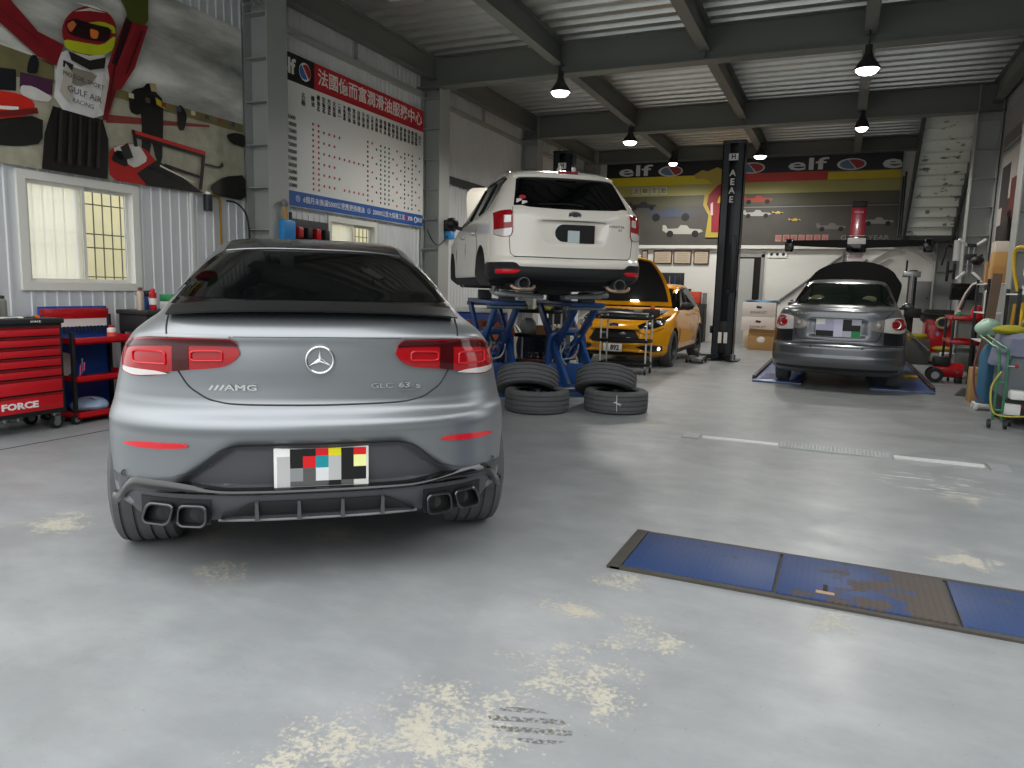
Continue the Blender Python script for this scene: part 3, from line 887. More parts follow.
    for s in (-1, 1):
        mb = MB(); y = B2(.62) - .028
        mb.slab(lambda u, v: (s * (.47 + .305 * u), B2(.47 + .305 * u) - .024, .305 + .112 * v), 14, 4, BLACK, (0, -1, 0), .03)
        mb.build('exhaust_surround', dfz)
        for x0, x1, lean in ((.482, .612, -.008), (.630, .760, -.03)):
            mb = MB(); xm = (x0 + x1) / 2; y = B2(xm) - .06
            sl = (B2(x1) - B2(x0)) / (x1 - x0)
            ringp = lambda e, dy: [(s * a, y + dy + (a - xm) * sl, b) for a, b in rrect(x0 + e, x1 - e, .300 + e, .402 - e, .030 - e * .5, 5, lean)]
            rings = [ringp(0, .12), ringp(0, 0), ringp(.004, -.006), ringp(.010, -.004), ringp(.015, .05), ringp(.02, .11)]
            n = len(rings[0]); vs = [v for r in rings for v in r]; fs = []
            for j in range(len(rings) - 1):
                fs += [(j * n + i, j * n + (i + 1) % n, (j + 1) * n + (i + 1) % n, (j + 1) * n + i) for i in range(n)]
            fs.append(tuple(range(5 * n, 6 * n)))
            mb.add(vs, fs[:3 * n], tipm); base = len(mb.v) - len(vs); k = mb.mi(mat('tip_inner_black', '0c0c0d', .6)); mb.f += [tuple(q + base for q in f) for f in fs[3 * n:]]; mb.m += [k] * (len(fs) - 3 * n)  # tip interior coloured near black
            mb.cyl((s * (xm - .02), y + .03, .352), (s * (xm - .02), y + .08, .352), .030, DARKM, n=14)
            mb.build('exhaust_tip', car, fix=True)
    # door mirrors and wiper-side trim
    for s in (-1, 1):
        mb = MB(); mb.ball((s * .98, 3.05, 1.17), .1, PAINTG, (1.1, .8, .75)); mb.beam((s * .82, 3.02, 1.12), (s * .95, 3.05, 1.14), .05, .04, BLACK)
        mb.build('door_mirror', car)
    return car
make_coupe()
# ------------------------------------------------------------------ white SUV on the lift
PEARL = mat('pearl_white_paint', 'f1ecdf', .25, coat=.6)
UNDER = mat('underbody_black', '141414', .8)
def suv_disp(x, z):
    ax = abs(x)
    d = .035 * sstep(1.065, 1.05, z) * sstep(.80, .86, z) * sstep(.43 - (1.06 - z) * .35, .36 - (1.06 - z) * .35, ax)
    d -= .02 * sstep(.665, .64, z) * sstep(.55, .575, z)
    d -= .012 * sstep(1.04, 1.07, z) * sstep(1.13, 1.09, z) * sstep(.45, .36, ax)
    return d
SU = Body([
 (.335, .42, 4.30, .82, .30, 3.2, .6, 2.6),
 (.40, .16, 4.42, .865, .38, 3.2, .6, 2.6),
 (.44, .05, 4.52, .885, .40, 3.2, .7, 2.6),
 (.50, .02, 4.56, .895, .42, 3.3, .8, 2.6),
 (.60, .015, 4.56, .895, .42, 3.3, .8, 2.6),
 (.66, .035, 4.54, .895, .42, 3.3, .8, 2.6),
 (.90, .045, 4.45, .895, .40, 3.4, .8, 2.6),
 (1.00, .05, 4.20, .890, .40, 3.4, .8, 2.6),
 (1.10, .055, 3.60, .880, .40, 3.4, .6, 2.6),
 (1.17, .07, 3.25, .862, .40, 3.4, .5, 2.8),
 (1.23, .11, 3.12, .830, .40, 3.4, .5, 2.8),
 (1.40, .25, 2.84, .745, .38, 3.5, .45, 2.8),
 (1.58, .42, 2.50, .655, .36, 3.6, .4, 3.0),
 (1.64, .50, 2.38, .615, .34, 3.4, .35, 3.0),
 (1.675, .62, 2.24, .55, .28, 3.0, .28, 3.0),
 (1.695, .80, 2.05, .42, .15, 2.6, .15, 2.6),
 (1.705, .95, 1.85, .2, .05, 2.2, .05, 2.2)], suv_disp, .016, 40)
def make_suv():
    car = thing('car', 'white SUV raised on the blue scissor lift, tailgate towards us', 'car', (-2.711, 7.775, 1.05), R(35.99))
    S = SU.rear; mb = MB(); SU.mesh(mb, PEARL, mbot=UNDER, matfn=lambda x, y, z: UNDER if z < .445 else None); body = mb.build('body', car, fix=True)
    LINER = mat('arch_liner_grey', '4a4a48', .8)
    cut_arches(body, [(.99, .44, .38, s * .60, s * 1.2) for s in (1, -1)] + [(3.60, .44, .38, s * .60, s * 1.2) for s in (1, -1)], LINER)
    # its wheels are off: bare hubs and brakes in the arches
    for s in (-1, 1):
        for y, z in ((.99, .43), (3.60, .46)):
            mb = MB(); mb.lathe([(.03, .0), (.15, .0), (.15, .022), (.075, .026), (.072, .07), (.03, .072), (.028, .09), (.004, .09)] if s > 0 else [(.004, -.09), (.028, -.09), (.03, -.072), (.072, -.07), (.075, -.026), (.15, -.022), (.15, .0), (.03, .0)], STEEL, (s * .70, y, z), 'x', 30); d = mb.build('brake_disc', car)
            mb = MB(); mb.box(s * .70 - .04, s * .70 + .05, y + .07, y + .18, z - .06, z + .10, mat('caliper_grey', '6a6660', .5, .4), .02); mb.build('brake_caliper', d)
    mb = MB(); patch(mb, S, [(-.575, 1.545), (-.54, 1.582), (-.45, 1.592), (0, 1.60), (.45, 1.592), (.54, 1.582), (.575, 1.545)], [(-.655, 1.226), (-.5, 1.202), (0, 1.190), (.5, 1.202), (.655, 1.226)][:1] + [(-.575, 1.222), (-.5, 1.205), (0, 1.190), (.5, 1.205), (.575, 1.222)], GLASSD, .004, 40, 14)
    # flared sides of the glass
    for s in (-1, 1):
        def tri(u, v):
            z = 1.224 + .33 * v; x0 = .56; x1 = .662 - .085 * v; x = s * (x0 + (x1 - x0) * u); return (x, S(x, z) - .004, z)
        mb.slab(tri, 8, 12, GLASSD, (0, -1, 0), .012)
    g = mb.build('rear_window', car)
    mb = MB()
    for x, z, h in ((-.60, 1.275, .05), (-.545, 1.255, .04)):
        mb.box(x - .03, x + .03, S(x, z) - .012, S(x, z), z - h / 2, z + h / 2, WHITEPL, .008)
    mb.ball((-.56, S(-.56, 1.30) - .006, 1.315), .035, REDP, (1.2, .2, .8))
    mb.build('window_sticker', g)
    mb = MB(); mb.tube([(.1, S(.1, 1.24) - .015, 1.235), (-.12, S(-.1, 1.25) - .02, 1.25), (-.4, S(-.4, 1.24) - .016, 1.235)], .007, BLACK); mb.build('wiper', g)
    # spoiler over the glass, with the high brake light
    mb = MB()
    def spo(u, v):
        x = (u * 2 - 1) * (.60 + .0 * v); z = 1.612 + .055 * v - .012 * (x / .6) ** 2; return (x, S(x, 1.60) - .055 + .40 * v, z)
    mb.slab(spo, 24, 6, PEARL, (0, -.4, .9), .045); sp = mb.build('roof_spoiler', car)
    mb = MB(); mb.box(-.115, .115, S(0, 1.6) - .075, S(0, 1.6) - .03, 1.615, 1.645, LAMPRED, .01); mb.build('brake_light', sp)
    mb = MB(); mb.add([(-.012, .70, 1.70), (.012, .70, 1.70), (.012, .92, 1.70), (-.012, .92, 1.70), (0, .72, 1.775), (0, .80, 1.77)], [(0, 1, 4), (1, 2, 5, 4), (2, 3, 5), (3, 0, 4, 5), (0, 3, 2, 1)], PEARL); mb.build('antenna_fin', car)
    for s in (-1, 1):
        mb = MB(); mb.tube([(s * .56, .95, 1.665), (s * .57, 1.05, 1.70), (s * .57, 1.6, 1.715), (s * .57, 2.15, 1.69), (s * .56, 2.25, 1.65)], .018, STEEL, smooth=4); mb.build('roof_rail', car)
        mb = MB(); spatch(mb, SU, [(.66, 1.555), (.85, 1.60), (1.4, 1.622), (2.0, 1.62), (2.35, 1.57), (2.55, 1.45), (2.82, 1.24), (2.92, 1.14)], [(.66, 1.53), (.76, 1.38), (.92, 1.235), (1.3, 1.195), (2.2, 1.15), (2.92, 1.125)], GLASSD, s, nx=36); w = mb.build('side_window', car)
        mb = MB()
        for y in (1.30, 2.05): mb.tube([(s * (SU.side(y + .02 * 0, z) + .006), y + (z - 1.2) * -.15, z) for z in (1.19, 1.3, 1.4, 1.5, 1.58)], .018, BLACK, 6)
        mb.tube([(s * (SU.side(y, z) + .006), y, z) for y, z in ((.66, 1.56), (.85, 1.605), (1.4, 1.627), (2.0, 1.625), (2.35, 1.575), (2.55, 1.455), (2.82, 1.25), (2.92, 1.14))], .010, BLACK, 6, smooth=3)
        mb.build('window_pillar', w)
        mb = MB()
        for y in (1.45, 2.35): mb = MB(); mb.tube([(s * (SU.side(y, .98) + .002), y, .98), (s * (SU.side(y, .98) + .03), y + .03, .985), (s * (SU.side(y, .98) + .03), y + .17, .985), (s * (SU.side(y, .98) + .002), y + .2, .98)], .012, PEARL, smooth=3); mb.build('door_handle', car)
        mb = MB()
        for pts in ([(1.36, 1.17), (1.36, 1.0), (1.25, .80), (1.42, .45)], [(2.20, 1.15), (2.22, .8), (2.20, .40)], [(3.05, 1.12), (3.08, .8), (3.05, .42)]):
            mb = MB(); mb.tube([(s * (SU.side(y, z) + .001), y, z) for y, z in pts], .004, BLACK, 5, smooth=4); mb.build('door_seam', car)
        mb = MB(); mb.ball((s * 1.02, 2.72, 1.20), .10, BLACK if s < 0 else PEARL, (1.0, .75, .85)); mb.beam((s * .84, 2.72, 1.12), (s * .98, 2.72, 1.15), .06, .05, BLACK); mb.build('door_mirror', car)
        # tail lamp
        mb = MB(); patch(mb, S, [(.683, 1.150), (.70, 1.172), (.78, 1.168), (.862, 1.145)], [(.683, .93), (.705, .882), (.78, .876), (.862, .90)], LAMPRED, .014, 20, 14, .02, s); lamp = mb.build('tail_lamp', car)
        mb = MB(); patch(mb, S, [(.69, .975), (.77, .965), (.86, .955)], [(.69, .93), (.71, .888), (.77, .88), (.86, .905)], LENSW, .019, 12, 6, .012, s); patch(mb, S, [(.70, 1.11), (.77, 1.112)], [(.70, 1.035), (.77, 1.03)], LENSW, .019, 6, 5, .012, s); mb.build('clear_lens', lamp)
        mb = MB(); patch(mb, S, [(.60, .515), (.66, .525), (.845, .522)], [(.60, .508), (.66, .478), (.845, .475)], mat('reflector_red', 'd81526'), .022, 16, 3, .02, s); mb.build('reflector', car)
        # exhaust tip
        mb = MB(); x = s * .555; mb.lathe([(.002, .05), (.05, .05), (.053, .0), (.060, -.02), (.066, -.02), (.070, 0), (.068, .16), (.05, .30)], STEEL, (x, S(x, .45) - .03, .372), 'y'); mb.cyl((x, S(x, .45) + .01, .372), (x, S(x, .45) + .015, .372), .050, UNDER, n=16)
        mb.tube([(x - .13, S(x, .45) + .02, .345), (x - .08, S(x, .45) - .02, .312), (x + .08, S(x, .45) - .02, .312), (x + .13, S(x, .45) + .02, .345)], .02, mat('heat_tan_metal', 'b49a83', .5, .6), smooth=3)
        mb.build('exhaust_tip', car)
    # black lower bumper
    mb = MB(); patch(mb, S, [(-.872, .60), (-.70, .602), (-.655, .598), (-.60, .556), (0, .551), (.60, .556), (.655, .598), (.70, .602), (.872, .60)], [(-.872, .44), (-.66, .43), (-.5, .42), (0, .405), (.5, .42), (.66, .43), (.872, .44)], mat('black_bumper', '232324', .55), .012, 60, 8, .02); mb.build('lower_bumper', car)
    for s in (-1, 1):
        mb = MB(); spatch(mb, SU, [(.12, .60), (.30, .60), (.50, .60), (.585, .56)], [(.12, .42), (.30, .38), (.50, .36), (.585, .36)], mat('black_bumper', '232324'), s, .012, 10, 5)
        mb.build('bumper_corner', car); mb = MB()
        spatch(mb, SU, [(1.40, .42), (2.2, .43), (3.2, .42)], [(1.40, .335), (2.2, .335), (3.2, .335)], mat('black_bumper', '232324'), s, .012, 16, 3); mb.build('sill_cladding', car)
    # tailgate seams, garnish, emblem, lettering, plate
    mb = MB(); pl = [(-.672, 1.205), (-.715, .90), (-.70, .70), (-.66, .664), (0, .655), (.66, .664), (.70, .70), (.715, .90), (.672, 1.205)]
    seam(mb, S, rounded(pl, 4, .2), .004, off=.0); seam(mb, S, [(-.66, .662), (0, .655), (.66, .662)], .007, off=.002); mb.build('tailgate_seam', car)
    mb = MB(); patch(mb, S, [(-.365, 1.062), (0, 1.068), (.365, 1.062)], [(-.365, 1.052), (0, 1.056), (.365, 1.052)], STEEL, .010, 20, 2); mb.build('garnish_bar', car)
    mb = MB(); z0 = 1.128; y0 = S(0, z0) - .008
    mb.tube([(.076 * math.cos(a), y0, z0 + .036 * math.sin(a)) for a in [2 * PI * i / 28 for i in range(28)]], .006, CHROME, closed=True)
    mb.lathe([(.001, 0), (.03, -.002)], DARKM, (0, y0, z0), 'y', 8)
    mb.prism([(.072 * math.cos(2 * PI * i / 24), .033 * math.sin(2 * PI * i / 24)) for i in range(24)], (0, y0 + .002, z0), (1, 0, 0), (0, 0, 1), .006, DARKM)
    for x, z, q in ((-.035, .008, .016), (.02, .014, .009), (.045, .004, .009), (.0, -.008, .009), (.03, -.014, .009), (.055, -.008, .007)):
        st = []
        for i in range(8): rr = q if i % 2 == 0 else q * .35; st.append((rr * math.cos(PI / 4 * i), rr * math.sin(PI / 4 * i)))
        mb.prism(st, (x, y0 - .003, z0 + z), (1, 0, 0), (0, 0, 1), .004, CHROME)
    mb.build('star_oval_emblem', car)
    mb = MB(); text_on(mb, S, 'FORESTER', .50, 1.022, .034, CHROME, squash=1.3); text_on(mb, S, 'XT', .545, .984, .034, CHROME, squash=1.3); mb.build('model_lettering', car)
    mb = MB(); yp = S(0, .94) - .03; mb.box(-.21, .235, yp, yp + .014, .825, 1.03, WHITEPL, .008); p = mb.build('number_plate', car)
    mb = MB(); kb = mat('plate_block_0a0a0a', '0a0a0a')
    pts = [(-.12 + .1 * math.cos(a), .93 + .095 * math.sin(a)) for a in [PI / 2 + PI * i / 12 for i in range(13)]]
    mb.prism(pts[::-1], (0, yp - .003, 0), (-1, 0, 0), (0, 0, 1), .003, kb) if False else mb.prism(pts, (0, yp - .003, 0), (1, 0, 0), (0, 0, 1), .004, kb)
    mb.box(-.12, .235, yp - .004, yp + .002, .96, 1.025, kb); mb.box(-.12, -.075, yp - .004, yp + .002, .835, .96, kb); mb.box(.06, .235, yp - .004, yp + .002, .825, .96, kb)
    mb.box(-.075, .06, yp - .004, yp + .002, .83, .96, mat('plate_block_c9d4d6', 'c3cfd1', .5)); mb.build('plate_blocks', p)
    # raised bonnet
    mb = MB()
    def hood(u, v):
        x = (u * 2 - 1) * (.74 - .05 * v - .14 * v ** 5); k = 1 - (2 * u - 1) ** 2
        a = R(44); L = 1.0 * v; return (x, 3.12 + L * math.cos(a) - .05 * math.sin(v * PI) * 1 - .04 * k, 1.16 + L * math.sin(a) + .10 * math.sin(v * PI) + .02 * k)
    mb.slab(hood, 20, 12, PEARL, (0, -.70, .72), .035); mb.build('bonnet', car)
    # underbody: floor pan, silencer, pipes, rear suspension
    mb = MB(); mb.box(-.70, .70, .35, 4.1, .30, .40, UNDER, .03); mb.build('floor_pan', car)
    mb = MB(); tan = mat('heat_tan_metal', 'b49a83')
    mb.tube([(-.53, .33, .375), (-.40, .40, .36), (-.28, .50, .345), (-.1, .48, .325), (.08, .42, .335), (.25, .40, .345)], .026, tan, smooth=4); mb.tube([(.53, .33, .375), (.40, .42, .36), (.30, .5, .35)], .026, tan, smooth=4)
    mb.build('exhaust_pipe', car)
    for s in (-1, 1):
        mb = MB(); mb.ball((s * .42, .52, .36), .12, STEEL, (1.5, 1, .75)); mb.build('silencer', car)
        mb = MB(); mb.beam((s * .12, .88, .22), (s * .72, .95, .25), .16, .06, mat('arm_alloy', 'a3a4a2', .45, .5), bev=.02); mb.beam((s * .2, 1.15, .30), (s * .72, 1.02, .32), .05, .04, DARKM); mb.beam((s * .62, 1.65, .30), (s * .70, 1.05, .26), .06, .06, STEEL)
        mb.cyl((s * .58, .98, .24), (s * .56, .95, .62), .05, mat('spring_blue', '2a6fa8', .4), n=12); mb.box(s * .60 - .07, s * .60 + .07, .92, 1.08, .2, .36, STEEL, .03); mb.build('rear_suspension', car)
    mb = MB(); mb.box(-.22, .22, .82, 1.12, .24, .40, DARKM, .05); mb.build('differential', car)
make_suv()

# ------------------------------------------------------------------ dark grey sedan on the alignment ramps
PAINTD = mat('dark_grey_metallic', '6d7073', .3, .75, coat=.5)
def sed_disp(x, z):
    d = -.02 * sstep(.69, .66, z) * sstep(.36, .42, z) - .012 * sstep(.52, .50, z) * sstep(.36, .40, z)
    d += .03 * sstep(1.04, 1.0, z) * sstep(.78, .82, z) * sstep(.40, .33, abs(x))
    return d
SE = Body([
 (.24, .22, 4.25, .80, .30, 3.0, .6, 2.6),
 (.31, .07, 4.40, .87, .38, 2.9, .7, 2.6),
 (.36, .04, 4.45, .888, .42, 2.8, .8, 2.6),
 (.52, .01, 4.50, .905, .48, 2.7, .9, 2.6),
 (.62, .01, 4.50, .905, .48, 2.7, .9, 2.6),
 (.68, .03, 4.48, .900, .48, 2.7, .9, 2.6),
 (.74, .05, 4.46, .898, .46, 2.8, .9, 2.6),
 (.90, .05, 4.35, .882, .44, 2.8, .9, 2.6),
 (1.04, .055, 3.80, .850, .42, 2.8, .8, 2.6),
 (1.14, .065, 3.25, .805, .40, 2.9, .6, 2.6),
 (1.18, .09, 3.14, .780, .38, 2.9, .5, 2.6),
 (1.195, .16, 3.10, .770, .36, 2.9, .5, 2.6),
 (1.205, .45, 3.08, .765, .36, 2.9, .5, 2.6),
 (1.215, .74, 3.05, .758, .36, 2.9, .5, 2.6),
 (1.24, .82, 3.00, .742, .36, 3.0, .5, 2.8),
 (1.40, 1.02, 2.72, .660, .34, 3.2, .45, 3.0),
 (1.55, 1.24, 2.42, .585, .32, 3.2, .4, 3.0),
 (1.595, 1.36, 2.28, .54, .30, 3.0, .35, 3.0),
 (1.625, 1.55, 2.12, .42, .2, 2.6, .2, 2.6),
 (1.638, 1.72, 1.98, .2, .05, 2.2, .05, 2.2)], sed_disp, .018, 36)
def make_sedan():
    car = thing('car', 'dark grey four-door sedan with bonnet raised, parked on the alignment ramps', 'car', (-.009, 11.364, .0), R(-3.08))
    S = SE.rear; mb = MB(); SE.mesh(mb, PAINTD, mbot=UNDER); body = mb.build('body', car, fix=True)
    cut_arches(body, [(.93, .38, .36, s * .58, s * 1.2) for s in (1, -1)] + [(3.50, .38, .36, s * .58, s * 1.2) for s in (1, -1)], UNDER)
    for s in (-1, 1):
        for y in (.93, 3.50): add_wheel(car, s * .775, y, .345, .315, .20, .20, STEEL, s, 7)
    mb = MB()
    def gl(u, v):
        z = 1.245 + (1.565 - 1.245) * v; w = .655 - .125 * v - .03 * v ** 8; x = (u * 2 - 1) * w; return (x, S(x, z) - .005, z)
    mb.slab(gl, 30, 12, mat('green_tinted_glass', '0d1512', .05, spec=.8, coat=.3), (0, -.7, .6), .012); g = mb.build('rear_window', car)
    mb = MB()
    def gl2(u, v):
        z = 1.225 + (1.585 - 1.225) * v; w = .70 - .13 * v - .03 * v ** 8; x = (u * 2 - 1) * w; return (x, S(x, z) - .001, z)
    mb.slab(gl2, 30, 12, BLACK, (0, -.7, .6), .012); mb.build('window_seal', g)
    mb = MB()
    text_on(mb, S, 'jdm.tw', -.40, 1.33, .07, WHITEPL, off=.008); mb.build('window_sticker', g)
    for x in (-.36, .36):
        mb = MB(); mb.ball((x, S(x, 1.32) + .0, 1.335), .11, mat('olive_headrest', '4a5238', .8), (.9, .07, .42)); mb.build('headrest', g)
    for s in (-1, 1):
        mb = MB(); spatch(mb, SE, [(1.05, 1.40), (1.3, 1.53), (1.9, 1.56), (2.3, 1.50), (2.9, 1.22)], [(1.05, 1.27), (1.5, 1.22), (2.2, 1.20), (2.9, 1.19)], GLASSD, s); mb.build('side_window', car)
        mb = MB(); mb.ball((s * .90, 2.62, 1.22), .085, PAINTD, (1.0, .8, .8)); mb.beam((s * .76, 2.62, 1.18), (s * .87, 2.62, 1.19), .05, .04, BLACK); mb.build('door_mirror', car)
        mb = MB(); patch(mb, S, [(.595, 1.060), (.66, 1.078), (.782, 1.09), (.845, 1.06), (.872, .98)], [(.565, .885) if False else (.595, .882), (.70, .872), (.80, .868), (.872, .89)], LENSW, .012, 20, 12, .02, s); lamp = mb.build('tail_lamp', car)
        mb = MB(); patch(mb, S, [(.69, 1.02), (.74, 1.075), (.80, 1.078), (.85, 1.03), (.872, .98)], [(.69, .96), (.74, .915), (.80, .91), (.85, .935), (.872, .95)], LAMPRED, .020, 16, 10, .012, s); mb.build('red_lens', lamp)
        mb = MB(); mb.torus((s * .745, S(s * .745, .99) - .028, .99), .055, .008, CHROME, (s * .35, -1, 0), 20, 6); mb.build('lens_ring', lamp)
        mb = MB(); patch(mb, S, [(.398, .952), (.43, 1.0), (.50, 1.035), (.588, 1.058)], [(.398, .936), (.45, .903), (.52, .889), (.588, .883)], mat('silver_lens', 'a09b95', .2, .5), .012, 16, 10, .02, s); l2 = mb.build('reversing_lamp', car)
        mb = MB(); mb.ball((s * .515, S(s * .515, .96) - .008, .965), .05, mat('bulb_grey', '8c8884', .2, .4), (1, .2, 1)); mb.build('bulb_bowl', l2)
        mb = MB(); patch(mb, S, [(.60, .872), (.75, .865), (.885, .87)], [(.60, .70), (.75, .695), (.885, .70)], mat('black_gap_panel', '2d2f31', .3, .5), .001, 12, 6, .008, s); mb.build('quarter_panel', car)
    mb = MB(); pl = [(-.70, 1.17), (-.60, 1.08), (-.575, .92), (-.55, .80), (-.50, .745), (0, .735), (.50, .745), (.55, .80), (.575, .92), (.60, 1.08), (.70, 1.17)]
    seam(mb, S, rounded(pl, 4, .3), .006, off=.0); mb.build('boot_lid_seam', car)
    mb = MB(); patch(mb, S, [(-.88, .69), (0, .70), (.88, .69)], [(-.88, .672), (0, .682), (.88, .672)], BLACK, .004, 30, 2, .008); mb.build('bumper_gap', car)
    mb = MB(); patch(mb, S, [(-.86, .352), (-.3, .350), (.3, .350), (.86, .352)], [(-.86, .315), (0, .305), (.86, .315)], BLACK, .004, 30, 3, .01); mb.build('bumper_lip', car)
    for x in (-.335, .345):
        mb = MB(); y = S(x, .645); mb.cyl((x, y + .01, .645), (x, y - .006, .645), .014, BLACK, n=14); mb.build('parking_sensor', car)
    mb = MB(); mb.tube([(x, S(x, 1.05) - .012, 1.052 - .004 * (x / .3) ** 2) for x in [-.34 + .68 * i / 12 for i in range(13)]], .012, CHROME); mb.build('boot_garnish', car)
    mb = MB(); yp = S(0, .92) - .03; mb.box(-.285, .305, yp, yp + .014, .79, 1.055, WHITEPL, .006); p = mb.build('number_plate', car)
    mb = MB(); bl = lambda c: mat('plate_block_' + c, c, .5)
    grid_ = [[None, 'b7b6cf', 'cfcbe4', '0a0a0a', 'b6b4c6'], ['b7b6cf', 'b7b6cf', 'd3cfe6', '0a0a0a', '0a0a0a'], ['0a0a0a', '0a0a0a', 'd3cfe6', 'bdbccb', '1f8a4c']]
    for j, row in enumerate(grid_):
        for k, c in enumerate(row):
            if c: mb.box(-.28 + k * .116, -.164 + k * .116, yp - .004, yp + .002, .965 - j * .085, 1.05 - j * .085, bl(c))
    mb.build('plate_blocks', p)
    mb = MB(); text_on(mb, S, 'COROLLA', -.47, 1.115, .04, CHROME); text_on(mb, S, 'ALTIS', .50, 1.10, .03, CHROME); mb.build('model_lettering', car)
    mb = MB()
    def hood(u, v):
        x = (u * 2 - 1) * (.72 + .10 * math.sin(min(1, v * 1.2) * PI / 2) - .22 * max(0, v - .6) ** 1.0 * (2 * u - 1) ** 2 * 1.6); k = (2 * u - 1) ** 2
        a = R(46); L = 1.25 * v * (1 - .22 * k * sstep(.3, 1, v)); return (x, 3.25 + L * math.cos(a), 1.10 + L * math.sin(a) + .03 * (1 - k))
    mb.slab(hood, 24, 14, mat('bonnet_shade_black', '060607', .8, spec=.1), (0, -.7, .7), .03); mb.build('bonnet', car)  # bonnet coloured black for the dim spot it stands in
    mb = MB(); mb.cyl((.2, .25, .30), (.2, .9, .30), .08, DARKM, n=14); mb.build('silencer', car)
make_sedan()

# ------------------------------------------------------------------ yellow hatchback, nose towards us, bonnet open
PAINTY = mat('golden_yellow_paint', 'f0a50a', .25, .15, coat=.7)
def hat_disp(x, z):
    ax = abs(x)
    return .05 * sstep(.695, .665, z) * sstep(.44, .47, z) * sstep(.47, .40, ax) + .05 * sstep(.42, .39, z) * sstep(.29, .32, z) * sstep(.40, .45, ax) * sstep(.80, .74, ax) - .02 * sstep(.27, .30, z) * sstep(.34, .31, z)
HA = Body([
 (.20, .24, 4.00, .82, .6, 2.6, .5, 2.8),
 (.26, .10, 4.15, .87, .7, 2.5, .55, 2.8),
 (.34, .04, 4.22, .90, .78, 2.4, .6, 2.8),
 (.48, .00, 4.28, .91, .82, 2.4, .6, 2.8),
 (.62, .01, 4.28, .91, .82, 2.4, .6, 2.8),
 (.72, .03, 4.28, .905, .82, 2.4, .6, 2.8),
 (.79, .07, 4.26, .90, .82, 2.4, .6, 2.8),
 (.85, .22, 4.25, .888, .80, 2.5, .6, 2.8),
 (.91, .52, 4.24, .872, .75, 2.6, .6, 2.8),
 (.97, .90, 4.23, .855, .6, 2.7, .55, 2.8),
 (1.01, 1.18, 4.20, .842, .5, 2.8, .5, 2.8),
 (1.04, 1.28, 4.18, .825, .45, 2.9, .5, 2.8),
 (1.25, 1.70, 4.00, .730, .45, 3.0, .5, 2.8),
 (1.42, 2.08, 3.80, .655, .42, 3.0, .45, 2.8),
 (1.48, 2.30, 3.66, .61, .38, 3.0, .4, 2.8),
 (1.515, 2.55, 3.40, .50, .26, 2.6, .26, 2.6),
 (1.53, 2.80, 3.15, .25, .1, 2.2, .1, 2.2)], hat_disp, .018, 36)
